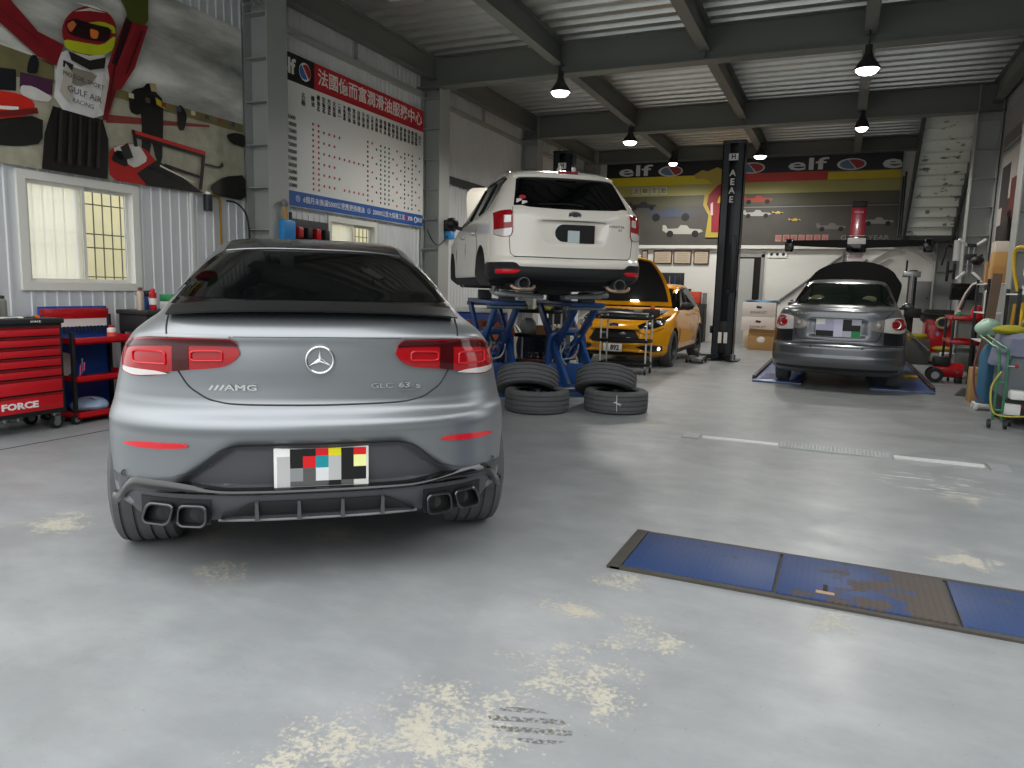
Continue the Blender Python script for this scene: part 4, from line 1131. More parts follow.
def make_hatch():
    car = thing('car', 'golden yellow hatchback facing us with its bonnet open, behind the raised SUV', 'car', (-3.616, 12.553, 0), R(.255))
    S = HA.rear; mb = MB(); HA.mesh(mb, PAINTY, mbot=UNDER); body = mb.build('body', car, fix=True)
    cut_arches(body, [(.93, .35, .37, s * .58, s * 1.2) for s in (1, -1)] + [(3.55, .35, .37, s * .58, s * 1.2) for s in (1, -1)], UNDER)
    for s in (-1, 1):
        for y in (.93, 3.55): add_wheel(car, s * .80, y, .335, .335, .215, .25, mat('anthracite_rim', '3c3d40', .35, .7), s, 5)
    # grille and lower intake
    mb = MB(); patch(mb, S, [(-.46, .52), (-.33, .685), (0, .692), (.33, .685), (.46, .52)], [(-.46, .505), (-.40, .455), (0, .445), (.40, .455), (.46, .505)], BLACK, .006, 40, 10, .012); g = mb.build('grille', car)
    mb = MB()
    for x, z in ((-.2, .62), (.16, .61), (.26, .53), (-.1, .52)): mb.ball((x, S(x, z) - .01, z), .035, STEEL, (2, .3, .6))
    mb.build('grille_mesh_glints', g)
    mb = MB(); patch(mb, S, [(-.60, .285), (0, .292), (.60, .285)], [(-.66, .225) if False else (-.60, .228), (0, .222), (.60, .228)], BLACK, .010, 30, 4, .012); mb.build('lower_intake', car)
    mb = MB(); seam(mb, S, [(.36, .69), (.55, .60), (.66, .645), (.80, .72)], .006, off=.0); mb.build('bumper_seam', car)
    mb = MB()
    mb.prism([(.085 * math.cos(2 * PI * i / 28), .036 * math.sin(2 * PI * i / 28)) for i in range(28)], (0, S(0, .768) - .012, .765), (1, 0, 0), (0, 0, 1), .012, mat('emblem_blue', '16306b', .3, coat=.5))
    mb.tube([(.085 * math.cos(a), S(0, .768) - .014, .765 + .036 * math.sin(a)) for a in [2 * PI * i / 28 for i in range(28)]], .006, CHROME, closed=True); mb.text('Ford', (0, S(0, .768) - .016, .765), (1, 0, 0), (0, 0, 1), .05, CHROME); mb.build('oval_emblem', car)
    for s in (-1, 1):
        mb = MB(); patch(mb, S, [(.42, .765), (.50, .815), (.60, .86), (.72, .905), (.80, .93)], [(.42, .745), (.46, .705), (.60, .705), (.72, .735), (.80, .78)], mat('headlamp_dark', '15171a', .1, coat=.6), .012, 24, 12, .02, s); hl = mb.build('headlamp', car)
        for x, z, q in ((.60, .775, .05), (.71, .815, .05)):
            mb = MB(); mb.ball((s * x, S(s * x, z) - .008, z), q, mat('lamp_reflector', 'dfe3e6', .1, .7), (1.2, .35, .9)); mb.build('projector_lens', hl)
        mb = MB(); patch(mb, S, [(.40, .385), (.50, .41), (.70, .415), (.80, .40)], [(.40, .375), (.55, .315), (.70, .30), (.80, .315)], BLACK, .006, 20, 8, .012, s); fp = mb.build('fog_lamp_pocket', car)
        mb = MB(); x = s * .738; y = S(x, .355); mb.cyl((x, y - .02, .355), (x, y + .03, .355), .042, CHROME, n=18); mb.ball((x, y - .02, .355), .036, mat('lit_fog_lens', 'fff2dc', .2, emit=1.6), (1, .3, 1)); mb.build('fog_lamp', fp)
        mb = MB(); spatch(mb, HA, [(1.52, 1.10), (1.8, 1.25), (2.15, 1.40), (2.7, 1.46), (3.2, 1.44), (3.6, 1.30), (3.8, 1.12)], [(1.52, 1.04), (2.2, 1.02), (3.0, 1.04), (3.8, 1.09)], GLASSD, s, nx=30); w = mb.build('side_window', car)
        mb = MB(); mb.tube([(s * (HA.side(2.5, z) + .006), 2.5 + (z - 1.02) * .25, z) for z in (1.02, 1.15, 1.3, 1.42)], .025, BLACK, 6); mb.build('window_pillar', w)
        mb = MB(); mb.ball((s * 1.0, 1.50, 1.10), .11, BLACK, (1.15, .75, .7)); mb.beam((s * .82, 1.52, 1.04), (s * .96, 1.52, 1.06), .06, .05, BLACK); mb.build('door_mirror', car)
        mb = MB()
        for pts in ([(1.32, 1.0), (1.36, .7), (1.34, .30)], [(2.45, 1.02), (2.48, .7), (2.42, .30)], [(3.35, 1.04), (3.45, .85), (3.2, .62), (3.12, .35)]): mb = MB(); mb.tube([(s * (HA.side(y, z) + .001), y, z) for y, z in pts], .005, BLACK, 5, smooth=4); mb.build('door_seam', car)
        mb = MB()
        for y in (2.15, 3.12): mb = MB(); mb.tube([(s * (HA.side(y, .93) + .0), y, .93), (s * (HA.side(y, .93) + .03), y + .03, .935), (s * (HA.side(y, .93) + .03), y + .17, .935), (s * (HA.side(y, .93)), y + .2, .93)], .012, PAINTY, smooth=3); mb.build('door_handle', car)
        mb = MB(); spatch(mb, HA, [(1.35, .30), (2.2, .295), (3.15, .30)], [(1.35, .215), (2.2, .21), (3.15, .215)], BLACK, s, .010, 16, 3); mb.build('side_skirt', car)
    mb = MB()
    def ws(u, v):
        z = 1.06 + (1.43 - 1.06) * v; w = .70 - .13 * v; x = (u * 2 - 1) * w; return (x, S(x, z) - .004, z)
    mb.slab(ws, 24, 10, GLASSD, (0, -.7, .6), .012); mb.build('windscreen', car)
    # engine bay: dark well over the nose with parts in it
    mb = MB()
    def bay(u, v):
        x = (u * 2 - 1) * (.62 + .06 * v); z0 = .845 + .17 * v
        yy = lambda z: S(x, z); return (x, max(S(x, z0), S(0, z0)) + .02, z0 + .008)
    mb.slab(bay, 20, 14, mat('engine_bay_black', '0d0d0e', .6), (0, -.4, .9), .03); e = mb.build('engine_bay', car)
    mb = MB(); mb.box(-.30, .12, .55, 1.0, .90, 1.03, mat('engine_cover', '26272a', .4), .03); mb.build('engine_cover', e)
    mb = MB(); mb.box(.35, .62, .62, .95, .90, 1.04, DARKM, .02); mb.build('battery', e)
    mb = MB(); mb.tube([(-.5, .55, .93), (-.2, .42, .97), (.2, .42, .96), (.5, .52, .95)], .03, STEEL, smooth=4); mb.build('intake_pipe', e)
    mb = MB(); mb.ball((.50, .80, 1.06), .05, ORANGE); mb.build('filler_cap', e)
    mb = MB(); mb.box(-.36, .36, .26, .30, .862, .90, STEEL, .008); mb.build('slam_panel', e)
    # raised bonnet: yellow outside and rim, black lining inside
    mb = MB()
    def hd(u, v, o=0, e=1.0):
        a = R(62); L = (.06 + 1.0 * v); k = (2 * u - 1)
        x = k * e * (.77 - .16 * v - .16 * v ** 3); return Vector((x, 1.22 - L * math.cos(a) + .10 * math.sin(v * PI), 1.04 + L * math.sin(a) * (1 - .08 * k * k * v))) + Vector((0, -.88, -.47)) * o
    mb.slab(lambda u, v: hd(u, v), 24, 12, PAINTY, (0, -.88, -.47), .03); h = mb.build('bonnet', car)
    mb = MB(); mb.slab(lambda u, v: hd(u, .10 + .87 * v, .012, .93), 20, 10, mat('bonnet_lining', '151516', .8), (0, -.88, -.47), .012); mb.build('bonnet_lining', h)
    mb = MB(); p = hd(.55, .12, .05); mb.box(p.x - .08, p.x + .08, p.y - .02, p.y + .02, p.z - .015, p.z + .02, mat('work_light', 'fdfbf4', .3, emit=6), .01); mb.build('inspection_lamp', h)
    mb = MB(); mb.cyl((-.62, .75, .95), (-.60, .95, 1.75), .008, BLACK, n=8); mb.build('bonnet_stay', car)
    # number plate
    mb = MB(); yp = S(0, .36) - .03; mb.box(-.17, .17, yp, yp + .014, .295, .435, WHITEPL, .006); p = mb.build('number_plate', car)
    mb = MB(); mb.text('892', (.04, yp - .002, .365), (1, 0, 0), (0, 0, 1), .125, BLACK, squash=.85, bold=.003); mb.build('plate_characters', p)
make_hatch()
MURAL = [
('ground', [(4.172, 3.075), (5.428, 3.321), (7.286, 3.251), (7.259, 2.355), (4.121, 2.298)]),
('bank', [(4.193, 3.396), (4.855, 3.358), (4.845, 3.175), (4.175, 3.117)]),
('farbank', [(5.464, 3.292), (7.287, 3.291), (7.284, 3.191), (5.459, 3.199)]),
('strip', [(5.374, 3.007), (6.724, 3.177), (6.723, 3.15), (5.37, 2.925)]),
('sign', [(4.177, 3.159), (4.491, 3.207), (4.479, 3.02), (4.165, 2.963)]),
('purple', [(4.526, 3.196), (4.83, 3.202), (4.816, 3.062), (4.511, 3.048)]),
('redcar', [(4.165, 2.971), (4.508, 3.004), (4.642, 2.962), (4.635, 2.842), (4.147, 2.69)]),
('nosewhite', [(4.519, 3.079), (4.635, 3.099), (4.808, 3.046), (4.786, 2.992), (4.627, 2.973), (4.514, 2.999)]),
('under', [(4.147, 2.69), (4.714, 2.859), (4.693, 2.599), (4.479, 2.531), (4.134, 2.497)]),
('person', [(4.601, 3.304), (4.636, 3.371), (4.683, 3.385), (4.704, 3.317), (4.679, 3.216), (4.58, 3.202)]),
('man', [(5.823, 3.38), (5.866, 3.432), (5.943, 3.451), (5.973, 3.372), (6.073, 3.309), (6.061, 3.025), (6.026, 2.628), (5.949, 2.651), (5.903, 2.854), (5.865, 2.673), (5.77, 2.691), (5.79, 3.107), (5.727, 3.076), (5.648, 3.093), (5.635, 3.241), (5.699, 3.329)]),
('person2', [(6.249, 3.242), (6.297, 3.314), (6.351, 3.283), (6.394, 3.201), (6.341, 3.037), (6.262, 3.029)]),
('carbody', [(5.374, 2.64), (5.473, 2.724), (5.672, 2.777), (5.834, 2.737), (5.957, 2.635), (6.175, 2.579), (6.545, 2.389), (5.775, 2.352), (5.379, 2.36)]),
('carwhite', [(5.414, 2.674), (5.512, 2.734), (5.733, 2.781), (5.851, 2.635), (5.68, 2.522), (5.582, 2.558)]),
('carblack', [(5.698, 2.473), (5.958, 2.653), (6.22, 2.549), (6.594, 2.376), (5.817, 2.35)]),
('cockpit', [(5.389, 2.56), (5.451, 2.67), (5.568, 2.674), (5.599, 2.51)]),
('wing', [(5.651, 2.915), (6.637, 2.858), (6.635, 2.793), (5.649, 2.864)]),
('wing2', [(5.669, 2.878), (6.621, 2.817), (6.62, 2.783), (5.667, 2.837)]),
('strut1', [(5.651, 2.915), (5.691, 2.916), (5.72, 2.751), (5.671, 2.743)]),
('strut2', [(6.581, 2.807), (6.63, 2.807), (6.566, 2.41), (6.517, 2.412)]),
('wing3', [(6.044, 2.631), (6.552, 2.568), (6.551, 2.538), (6.042, 2.595)]),
('wheel', [(6.673, 2.462), (6.911, 2.612), (7.269, 2.683), (7.259, 2.355), (6.746, 2.375)]),
('darkcar', [(6.954, 3.107), (7.089, 3.161), (7.283, 3.17), (7.279, 3.009), (7.031, 3.024)]),
('mirrorarm', [(6.617, 2.722), (6.836, 2.718), (6.89, 2.785), (6.904, 2.728), (6.835, 2.694), (6.616, 2.699)]),
('legs', [(4.8, 2.959), (5.315, 2.939), (5.369, 2.755), (5.34, 2.348), (4.659, 2.357), (4.704, 2.691)]),
('torso', [(4.884, 3.456), (4.979, 3.514), (5.33, 3.568), (5.439, 3.534), (5.394, 3.248), (5.307, 2.931), (4.8, 2.953)]),
('sidered', [(5.439, 3.551), (5.482, 3.27), (5.364, 2.943), (5.308, 2.938), (5.396, 3.281)]),
('armL', [(4.196, 3.856), (4.414, 3.826), (4.695, 3.592), (4.941, 3.548), (4.854, 3.334), (4.682, 3.37), (4.184, 3.664)]),
('armR', [(5.391, 3.473), (5.527, 3.802), (5.635, 4.036), (5.893, 4.013), (5.709, 3.542), (5.54, 3.291), (5.424, 3.256)]),
('armRd', [(5.635, 4.036), (5.713, 4.029), (5.493, 3.501), (5.438, 3.518)]),
('glove', [(5.512, 4.244), (5.91, 4.386), (5.893, 4.007), (5.644, 3.994), (5.626, 4.091)]),
('chest1', [(4.937, 3.366), (5.283, 3.365), (5.206, 3.266), (5.063, 3.193), (4.946, 3.231)]),
('chest2', [(4.923, 3.407), (5.022, 3.389), (5.009, 3.333), (4.913, 3.344)]),
('chest3', [(5.142, 3.39), (5.321, 3.407), (5.311, 3.34), (5.139, 3.327)]),
('helm', [(5.507, 3.844), (5.496, 3.786), (5.47, 3.727), (5.431, 3.669), (5.38, 3.616), (5.321, 3.57), (5.257, 3.534), (5.191, 3.51), (5.127, 3.498), (5.067, 3.498), (5.015, 3.511), (4.973, 3.535), (4.943, 3.57), (4.925, 3.613), (4.922, 3.662), (4.931, 3.716), (4.954, 3.772), (4.99, 3.826), (5.036, 3.878), (5.091, 3.923), (5.152, 3.961), (5.217, 3.989), (5.282, 4.005), (5.344, 4.008), (5.4, 3.998), (5.447, 3.976), (5.481, 3.941), (5.502, 3.896)]),
('helmyel', [(4.934, 3.597), (5.121, 3.623), (5.334, 3.655), (5.498, 3.809), (5.463, 3.654), (5.329, 3.552), (5.08, 3.512), (4.946, 3.52)]),
('helmyel2', [(5.148, 3.809), (5.347, 3.888), (5.486, 3.885), (5.498, 3.809), (5.343, 3.824)]),
('visor', [(4.953, 3.747), (5.047, 3.822), (5.208, 3.829), (5.454, 3.837), (5.392, 3.703), (5.199, 3.665), (4.987, 3.653)]),
('visorlight', [(4.965, 3.736), (5.035, 3.798), (5.078, 3.781), (5.005, 3.673)]),
('flame', [(5.206, 3.781), (5.305, 3.781), (5.283, 3.702), (5.211, 3.69)]),
('chin', [(4.978, 3.499), (5.184, 3.517), (5.367, 3.578), (5.29, 3.493), (5.059, 3.445)]),
('helmstripe', [(5.05, 3.884), (5.216, 3.97), (5.388, 3.98), (5.214, 3.942)]),
]
# ------------------------------------------------------------------ left wall: mural, price board, tool cabinets
def mural_sky():
    m = bpy.data.materials.new('printed_cloudy_sky'); m.use_nodes = True; nt = m.node_tree; b = nt.nodes['Principled BSDF']
    tc = nt.nodes.new('ShaderNodeTexCoord'); mp = nt.nodes.new('ShaderNodeMapping'); mp.inputs['Scale'].default_value = (1, .45, 1.6); mp.inputs['Rotation'].default_value = (.35, 0, 0)
    n = nt.nodes.new('ShaderNodeTexNoise'); n.inputs['Scale'].default_value = 1.5; n.inputs['Detail'].default_value = 9; n.inputs['Roughness'].default_value = .55
    r = nt.nodes.new('ShaderNodeValToRGB'); e = r.color_ramp.elements
    e[0].position = .32; e[0].color = (*lin(hexc('6b6c66')), 1); e[1].position = .68; e[1].color = (*lin(hexc('eeede4')), 1)
    k = e.new(.5); k.color = (*lin(hexc('b3b3a9')), 1)
    nt.links.new(tc.outputs['Object'], mp.inputs[0]); nt.links.new(mp.outputs[0], n.inputs['Vector']); nt.links.new(n.outputs['Fac'], r.inputs[0]); nt.links.new(r.outputs[0], b.inputs['Base Color'])
    b.inputs['Roughness'].default_value = .4
    return m
def make_mural():
    t = thing('race_mural', 'large printed banner of a race driver with raised arms above the window', 'banner', (XL + .045, 0, 0))
    b = MB(); b.prism([(2.2, 2.36), (7.27, 2.375), (7.27, 4.42), (2.2, 4.42)], (0, 0, 0), (0, 1, 0), (0, 0, 1), .02, mural_sky()); b.build('banner_sheet', t)
    cm = dict(ground='aaa690', bank='6d6742', farbank='7c7247', strip='8c3a36', sign='15161a', purple='4b2540', redcar='d02418', nosewhite='d8d4cc', under='1b1a18', person='16151a', man='14130f', person2='1d1b18',
              carbody='b01c18', carwhite='d6d2c9', carblack='171615', cockpit='161414', wing='c4281f', wing2='241a18', strut1='221d1b', strut2='221d1b', wing3='1e1c1a', wheel='15130f', darkcar='201f1c', mirrorarm='262320',
              legs='14100f', torso='e8e3d8', sidered='7d1119', armL='7d141d', armR='8a1820', armRd='25090c', glove='4c5118', chest1='8d8778', chest2='2a2522', chest3='2a2522', helm='8c1720', helmyel='b7bf1a', helmyel2='aeb51c', visor='25090c', visorlight='c8683a', flame='d8742c', chin='c9c8c0', helmstripe='d8c9c0')
    names = dict(legs='driver_trousers', torso='driver_jersey', armL='driver_sleeve', armR='driver_sleeve', helm='driver_helmet', glove='driver_glove')
    x = .002; groups = {}
    for n, p in MURAL:
        if n == 'chest3': continue
        x += .0012
        if n in ('man', 'person', 'person2', 'nosewhite', 'carbody', 'carwhite', 'wheel', 'darkcar', 'visor', 'visorlight', 'flame', 'helmyel', 'helmyel2', 'redcar', 'torso', 'glove', 'under', 'cockpit', 'chest1'):
            p = [q for i in range(len(p)) for q in ((p[i][0] * .82 + p[(i + 1) % len(p)][0] * .18, p[i][1] * .82 + p[(i + 1) % len(p)][1] * .18), (p[i][0] * .18 + p[(i + 1) % len(p)][0] * .82, p[i][1] * .18 + p[(i + 1) % len(p)][1] * .82))]
        yc = [(max(2.2, min(7.265, a)), max(2.362, min(4.415, c))) for a, c in p]
        key = 'driver_print' if n in ('legs', 'torso', 'sidered', 'armL', 'armR', 'armRd', 'glove', 'chest1', 'chest2', 'helm', 'helmyel', 'helmyel2', 'visor', 'visorlight', 'flame', 'chin', 'helmstripe') else 'race_scene_print'
        g = groups.setdefault(key, MB())
        s2 = sum(yc[i][0] * yc[(i + 1) % len(yc)][1] - yc[(i + 1) % len(yc)][0] * yc[i][1] for i in range(len(yc)))
        if s2 < 0: yc = yc[::-1]
        m = mat('print_' + cm[n], cm[n], .4, var=.45 if n in ('ground', 'bank', 'farbank', 'carblack', 'under', 'legs', 'armL', 'armR', 'torso') else .2, scale=7)
        # fan over a concave outline: tessellate
        from mathutils.geometry import tessellate_polygon
        tri = tessellate_polygon([[Vector((0, a, c)) for a, c in yc]])
        g.add([(x, a, c) for a, c in yc], [tuple(f) for f in tri], m)
    g = groups['driver_print']
    None
    def bit(key, c, p):
        nonlocal x
        x += .0008; p = [(max(2.2, min(7.265, a)), max(2.362, min(4.415, q))) for a, q in p]
        if sum(p[i][0] * p[(i + 1) % len(p)][1] - p[(i + 1) % len(p)][0] * p[i][1] for i in range(len(p))) < 0: p = p[::-1]
        groups[key].add([(x, a, q) for a, q in p], [tuple(f) for f in tessellate_polygon([[Vector((0, a, q)) for a, q in p]])], mat('print_' + c, c, .4, var=.2, scale=9))
    for a0, z0_, a1, z1_, w, c in ((4.70, 3.50, 4.25, 3.72, .03, '3f0a10'), (4.90, 3.45, 4.55, 3.60, .02, '8f2a30'), (5.50, 3.55, 5.72, 3.98, .022, '8e2a31'), (5.58, 3.45, 5.80, 3.95, .018, '3f0a10'), (5.36, 3.05, 5.45, 3.5, .018, '4a0c13')):
        bit('driver_print', c, [(a0, z0_), (a1, z1_), (a1 + w, z1_ - w * .3), (a0 + w, z0_ - w * .3)])
    for k in range(5): bit('driver_print', '2b2620', [(4.85 + k * .1, 2.92), (4.87 + k * .1, 2.92), (4.84 + k * .1, 2.45), (4.80 + k * .1, 2.45)])
    bit('driver_print', '24201b', [(4.96, 3.50), (5.18, 3.47), (5.36, 3.55), (5.34, 3.44), (5.18, 3.38), (4.99, 3.42)])
    bit('driver_print', 'b9b2a4', [(4.86, 3.10), (4.95, 3.02), (5.00, 3.30), (4.93, 3.38)]); bit('driver_print', 'c9c2b4', [(5.30, 3.0), (5.36, 3.3), (5.33, 3.4), (5.26, 3.05)])
    bit('driver_print', 'e8e4da', [(5.05, 3.965), (5.25, 4.0), (5.40, 3.99), (5.25, 3.975)]); bit('driver_print', '1b1512', [(5.02, 3.80), (5.40, 3.845), (5.45, 3.82), (5.05, 3.77)])
    bit('race_scene_print', 'b7a51e', [(5.93, 3.30), (6.05, 3.26), (6.05, 3.20), (5.94, 3.23)]); bit('race_scene_print', 'b59a78', [(5.86, 3.43), (5.94, 3.44), (5.95, 3.36), (5.88, 3.35)])
    for k in range(8): bit('race_scene_print', ('c7bfa2', '5a4a3c', '8c3a32', '3c4a5c')[k % 4], [(5.6 + k * .2, 3.27), (5.66 + k * .2, 3.27), (5.66 + k * .2, 3.22), (5.6 + k * .2, 3.22)])
    bit('race_scene_print', '2a2622', [(5.47, 2.70), (5.56, 2.76), (5.62, 2.62), (5.52, 2.58)]); bit('race_scene_print', 'e0dcd2', [(5.95, 2.60), (6.4, 2.48), (6.41, 2.465), (5.95, 2.58)])
    bit('race_scene_print', 'e8e2d8', [(4.2, 2.83), (4.45, 2.87), (4.45, 2.84), (4.2, 2.80)]); bit('race_scene_print', '6b1812', [(4.17, 2.76), (4.62, 2.90), (4.63, 2.85), (4.16, 2.71)])
    g = groups['driver_print']; ink = mat('print_3a3430', '3a3430', .5)
    for w_, y_, z_, q in (('GULF AIR', 5.10, 3.13, .085), ('RACING', 5.08, 3.04, .06), ('MOTOR  SPORT', 5.10, 3.26, .06)): g.text(w_, (x + .002, y_, z_), (0, 1, -.1), (0, .1, 1), q, ink, ex=.0005)
    for k, o in groups.items(): o.build(k, t, fix=False)
make_mural()

def make_board():
    t = thing('price_board', 'white oil service board with red header and rows of dots, left wall', 'sign', (XL + .05, 0, 0))
    b = MB(); y0, y1, z0, z1 = 7.92, 11.55, 2.39, 4.40
    b.box(0, .03, y0, y1, z0, z1, mat('board_white', 'eeeeea', .4), .004); b.build('board_panel', t)
    ux, uz = (0, 1, 0), (0, 0, 1); X1 = .034
    red = mat('board_red', 'c01f2c', .4); blu = mat('board_blue', '1d57a5', .4); blk = mat('board_black', '15171a', .4); wt = mat('board_lettering', 'efefea', .4)
    b = MB(); b.box(.02, X1, 8.60, y1 - .01, z1 - .37, z1 - .01, red)
    b.text('法國億而富潤滑油服務中心', (X1 + .001, 10.08, z1 - .19), ux, uz, .235, wt, bold=.003); b.build('board_header', t)
    b = MB(); b.box(.02, X1, y0 + .01, 8.595, z1 - .37, z1 - .01, blk); b.text('elf', (X1 + .001, 8.05, z1 - .19), ux, uz, .27, wt, bold=.008, squash=1.1)
    b.cyl((X1 - .002, 8.40, z1 - .19), (X1 + .003, 8.40, z1 - .19), .12, wt, n=28); b.prism([(.10 * math.cos(a), .10 * math.sin(a)) for a in [2.2 + PI * i / 12 for i in range(13)]], (X1 + .005, 8.385, z1 - .19), ux, uz, .003, mat('globe_blue', '3a77b8', .4)); b.prism([(.10 * math.cos(a), .10 * math.sin(a)) for a in [-.9 + PI * i / 12 for i in range(13)]], (X1 + .005, 8.415, z1 - .19), ux, uz, .003, mat('globe_red', 'c02a30', .4)); b.build('logo_panel', t)
    b = MB(); b.box(.02, X1, y0 + .01, y1 - .01, z0 + .01, z0 + .21, blu)
    b.text('①  6個月未換滿5000公里應更換機油', (X1 + .001, 8.98, z0 + .11), ux, uz, .10, wt); b.text('②  20000公里大保養工法', (X1 + .001, 10.40, z0 + .11), ux, uz, .10, wt); b.text('更換', (X1 + .001, 11.12, z0 + .11), ux, uz, .08, wt); b.text('檢查', (X1 + .001, 11.44, z0 + .11), ux, uz, .09, wt)
    b.torus((X1, 10.99, z0 + .11), .045, .012, red, (1, 0, 0), 18, 5); b.torus((X1, 11.30, z0 + .11), .045, .010, wt, (1, 0, 0), 18, 5); b.build('board_footer', t)
    b = MB(); rows = 11
    for r_ in range(rows):
        z = 3.56 - r_ * .089; b.text('%d000' % (5 * (r_ + 1)), (X1 + .001, 8.12, z), ux, uz, .075, blk)
    b.text('名\n稱', (X1 + .001, 8.36, 3.84), ux, uz, .09, blk)
    heads = ['機油', '機油芯', '空氣芯', '汽油芯', '火星塞', '二合一', '冷氣濾網', '動力油', '煞車油', '自排油', '手排油', '引擎室', '正時皮帶', '水箱精', '雨刷片', '電瓶水', '輪胎檢', '四輪定', '底盤檢', '避震器', '傳動軸', '排氣管', '燈光檢', '保養歸', '其它']
    for k, hh in enumerate(heads):
        y = 8.56 + k * .119; b.text('\n'.join(hh), (X1 + .001, y, 3.86 - .0 * k), ux, uz, .075 if len(hh) < 4 else .055, blk)
    b.build('board_lettering', t)
    b = MB(); rnd = random.Random(3)
    for k in range(25):
        y = 8.56 + k * .119
        for r_ in range(13):
            z = 3.56 - r_ * .074
            if k < 2: on, m = True, red
            elif k < 6: on, m = r_ % 2 == 1 and (r_ % 4 == 1 or k < 5), red
            elif k < 11: on, m = r_ % 6 == 5 and k < 12, red
            elif k in (11, 14, 15, 16, 20, 22): on, m = True, blk
            else: on, m = r_ % 3 == k % 3, blk if k % 2 else red
            if on: b.prism([(.020 * math.cos(a), .020 * math.sin(a)) for a in [2 * PI * i / 7 for i in range(7)]], (X1 + .001, y, z), ux, uz, .002, m)
    b.build('printed_dots', t)
make_board()

def make_chest():
    t = thing('tool_chest', 'red drawer tool chest on castors in front of the window', 'tool chest', (-6.35, 4.385, 0))
    b = MB(); b.box(-.48, -.012, -.78, 0, .15, .985, BLACK, .012); b.box(-.49, .01, -.80, .01, .955, 1.0, mat('chest_top_black', '232325', .55), .008); b.build('chest_body', t)
    redd = mat('drawer_red', 'c41420', .38, coat=.2)
    zs = [.935, .845, .755, .665, .575, .485, .345, .185]
    for i in range(7):
        b = MB(); a, c = zs[i + 1] + .008, zs[i] - .004
        b.box(-.02, .002, -.72, -.035, a, c - .022, redd, .003)
        b.add([(.002, -.72, c - .022), (.002, -.035, c - .022), (.014, -.035, c - .006), (.014, -.72, c - .006), (-.02, -.72, c), (-.02, -.035, c)], [(0, 1, 2, 3), (3, 2, 5, 4), (0, 3, 4), (1, 5, 2), (0, 4, 5, 1)], mat('drawer_pull_red', '8f0d17', .35))
        b.build('drawer', t)
    b = MB(); b.text('FORCE', (.004, -.42, .255), (0, 1, 0), (0, 0, 1), .075, WHITEPL, squash=1.35, bold=.003); b.build('lettering', t)
    b = MB(); b.text('FORCE', (.012, -.25, .975), (0, 1, 0), (0, 0, 1), .022, WHITEPL, squash=1.3); b.build('top_lettering', t)
    for y in (-.70, -.07):
        for x in (-.42, -.06):
            b = MB(); b.cyl((x - .018, y, .06), (x + .018, y, .06), .06, BLACK, n=20); b.cyl((x - .021, y, .06), (x + .021, y, .06), .032, STEEL, n=16); b.box(x - .028, x + .028, y - .03, y + .03, .115, .152, STEEL, .005); b.box(x - .028, x - .022, y - .025, y + .025, .05, .13, STEEL); b.box(x + .022, x + .028, y - .025, y + .025, .05, .13, STEEL)
            b.build('castor', t)
make_chest()
def can(name, label, x, y, z, r, h, body, capm, band=None, cat='spray can', group=None):
    t = thing(name, label, cat, (x, y, z), 0, group)
    b = MB(); b.lathe([(r * .92, 0), (r, .006), (r, h * .78), (r * .55, h * .86), (r * .55, h * .88)], body, n=20); b.build('can_body', t)
    if band:
        b = MB(); b.lathe([(r + .001, h * .25), (r + .001, h * .55)], band, n=20); b.build('can_band', t)
    b = MB(); b.lathe([(r * .6, h * .86), (r * .6, h * .97), (r * .5, h)], capm, n=16); b.build('can_cap', t)
    return t
can('extinguisher_bottle', 'red bottle with a dark pump head on the red tool chest', -6.62, 3.93, 1.0, .05, .28, mat('bottle_red', 'c3202c'), DARKM, WHITEPL, 'bottle')
can('grey_bottle', 'grey bottle beside the red bottle on the tool chest', -6.66, 4.06, 1.0, .035, .19, mat('bottle_grey', '8d8c86'), DARKM, None, 'bottle')
t = thing('yellow_rag', 'yellow cloth crumpled on the tool chest beside the red bottle', 'cloth', (-6.58, 3.80, 1.0)); b = MB(); b.slab(lambda u, v: (.12 * (u - .5), .14 * (v - .5), .05 + .035 * math.sin(u * 7 + v * 4) * math.cos(v * 6)), 12, 12, mat('yellow_cloth', 'c9c23a', .9), (0, 0, 1), .05); b.build('cloth_fold', t)
for k, (x, y, l, a, m, lab) in enumerate(((-6.50, 4.14, .2, .4, STEEL, 'steel spanner lying across the tool chest top'), (-6.43, 4.2, .14, 1.2, ORANGE, 'orange handled screwdriver on the tool chest corner'), (-6.46, 3.98, .22, -.3, WHITEP, 'white cable lying along the tool chest top'))):
    t = thing(('spanner', 'screwdriver', 'cable')[k], lab, 'hand tool' if k < 2 else 'cable', (x, y, 1.0), a)
    b = MB()
    if k == 0: b.box(-.012, .012, -l / 2, l / 2, 0, .012, m, .004); b.torus((0, l / 2 + .012, .006), .015, .006, m); b.torus((0, -l / 2 - .012, .006), .015, .006, m); b.build('shank', t)
    elif k == 1:
        b.cyl((0, -l / 2, .016), (0, 0, .016), .015, m, n=12); b.build('handle', t); b = MB(); b.cyl((0, 0, .016), (0, l * .8, .016), .004, STEEL, n=8); b.build('blade', t)
    else: b.tube([(0, -l / 2, .008), (.03, -.04, .008), (-.02, .05, .008), (.01, l / 2, .008)], .008, m, smooth=5); b.build('cable_run', t)

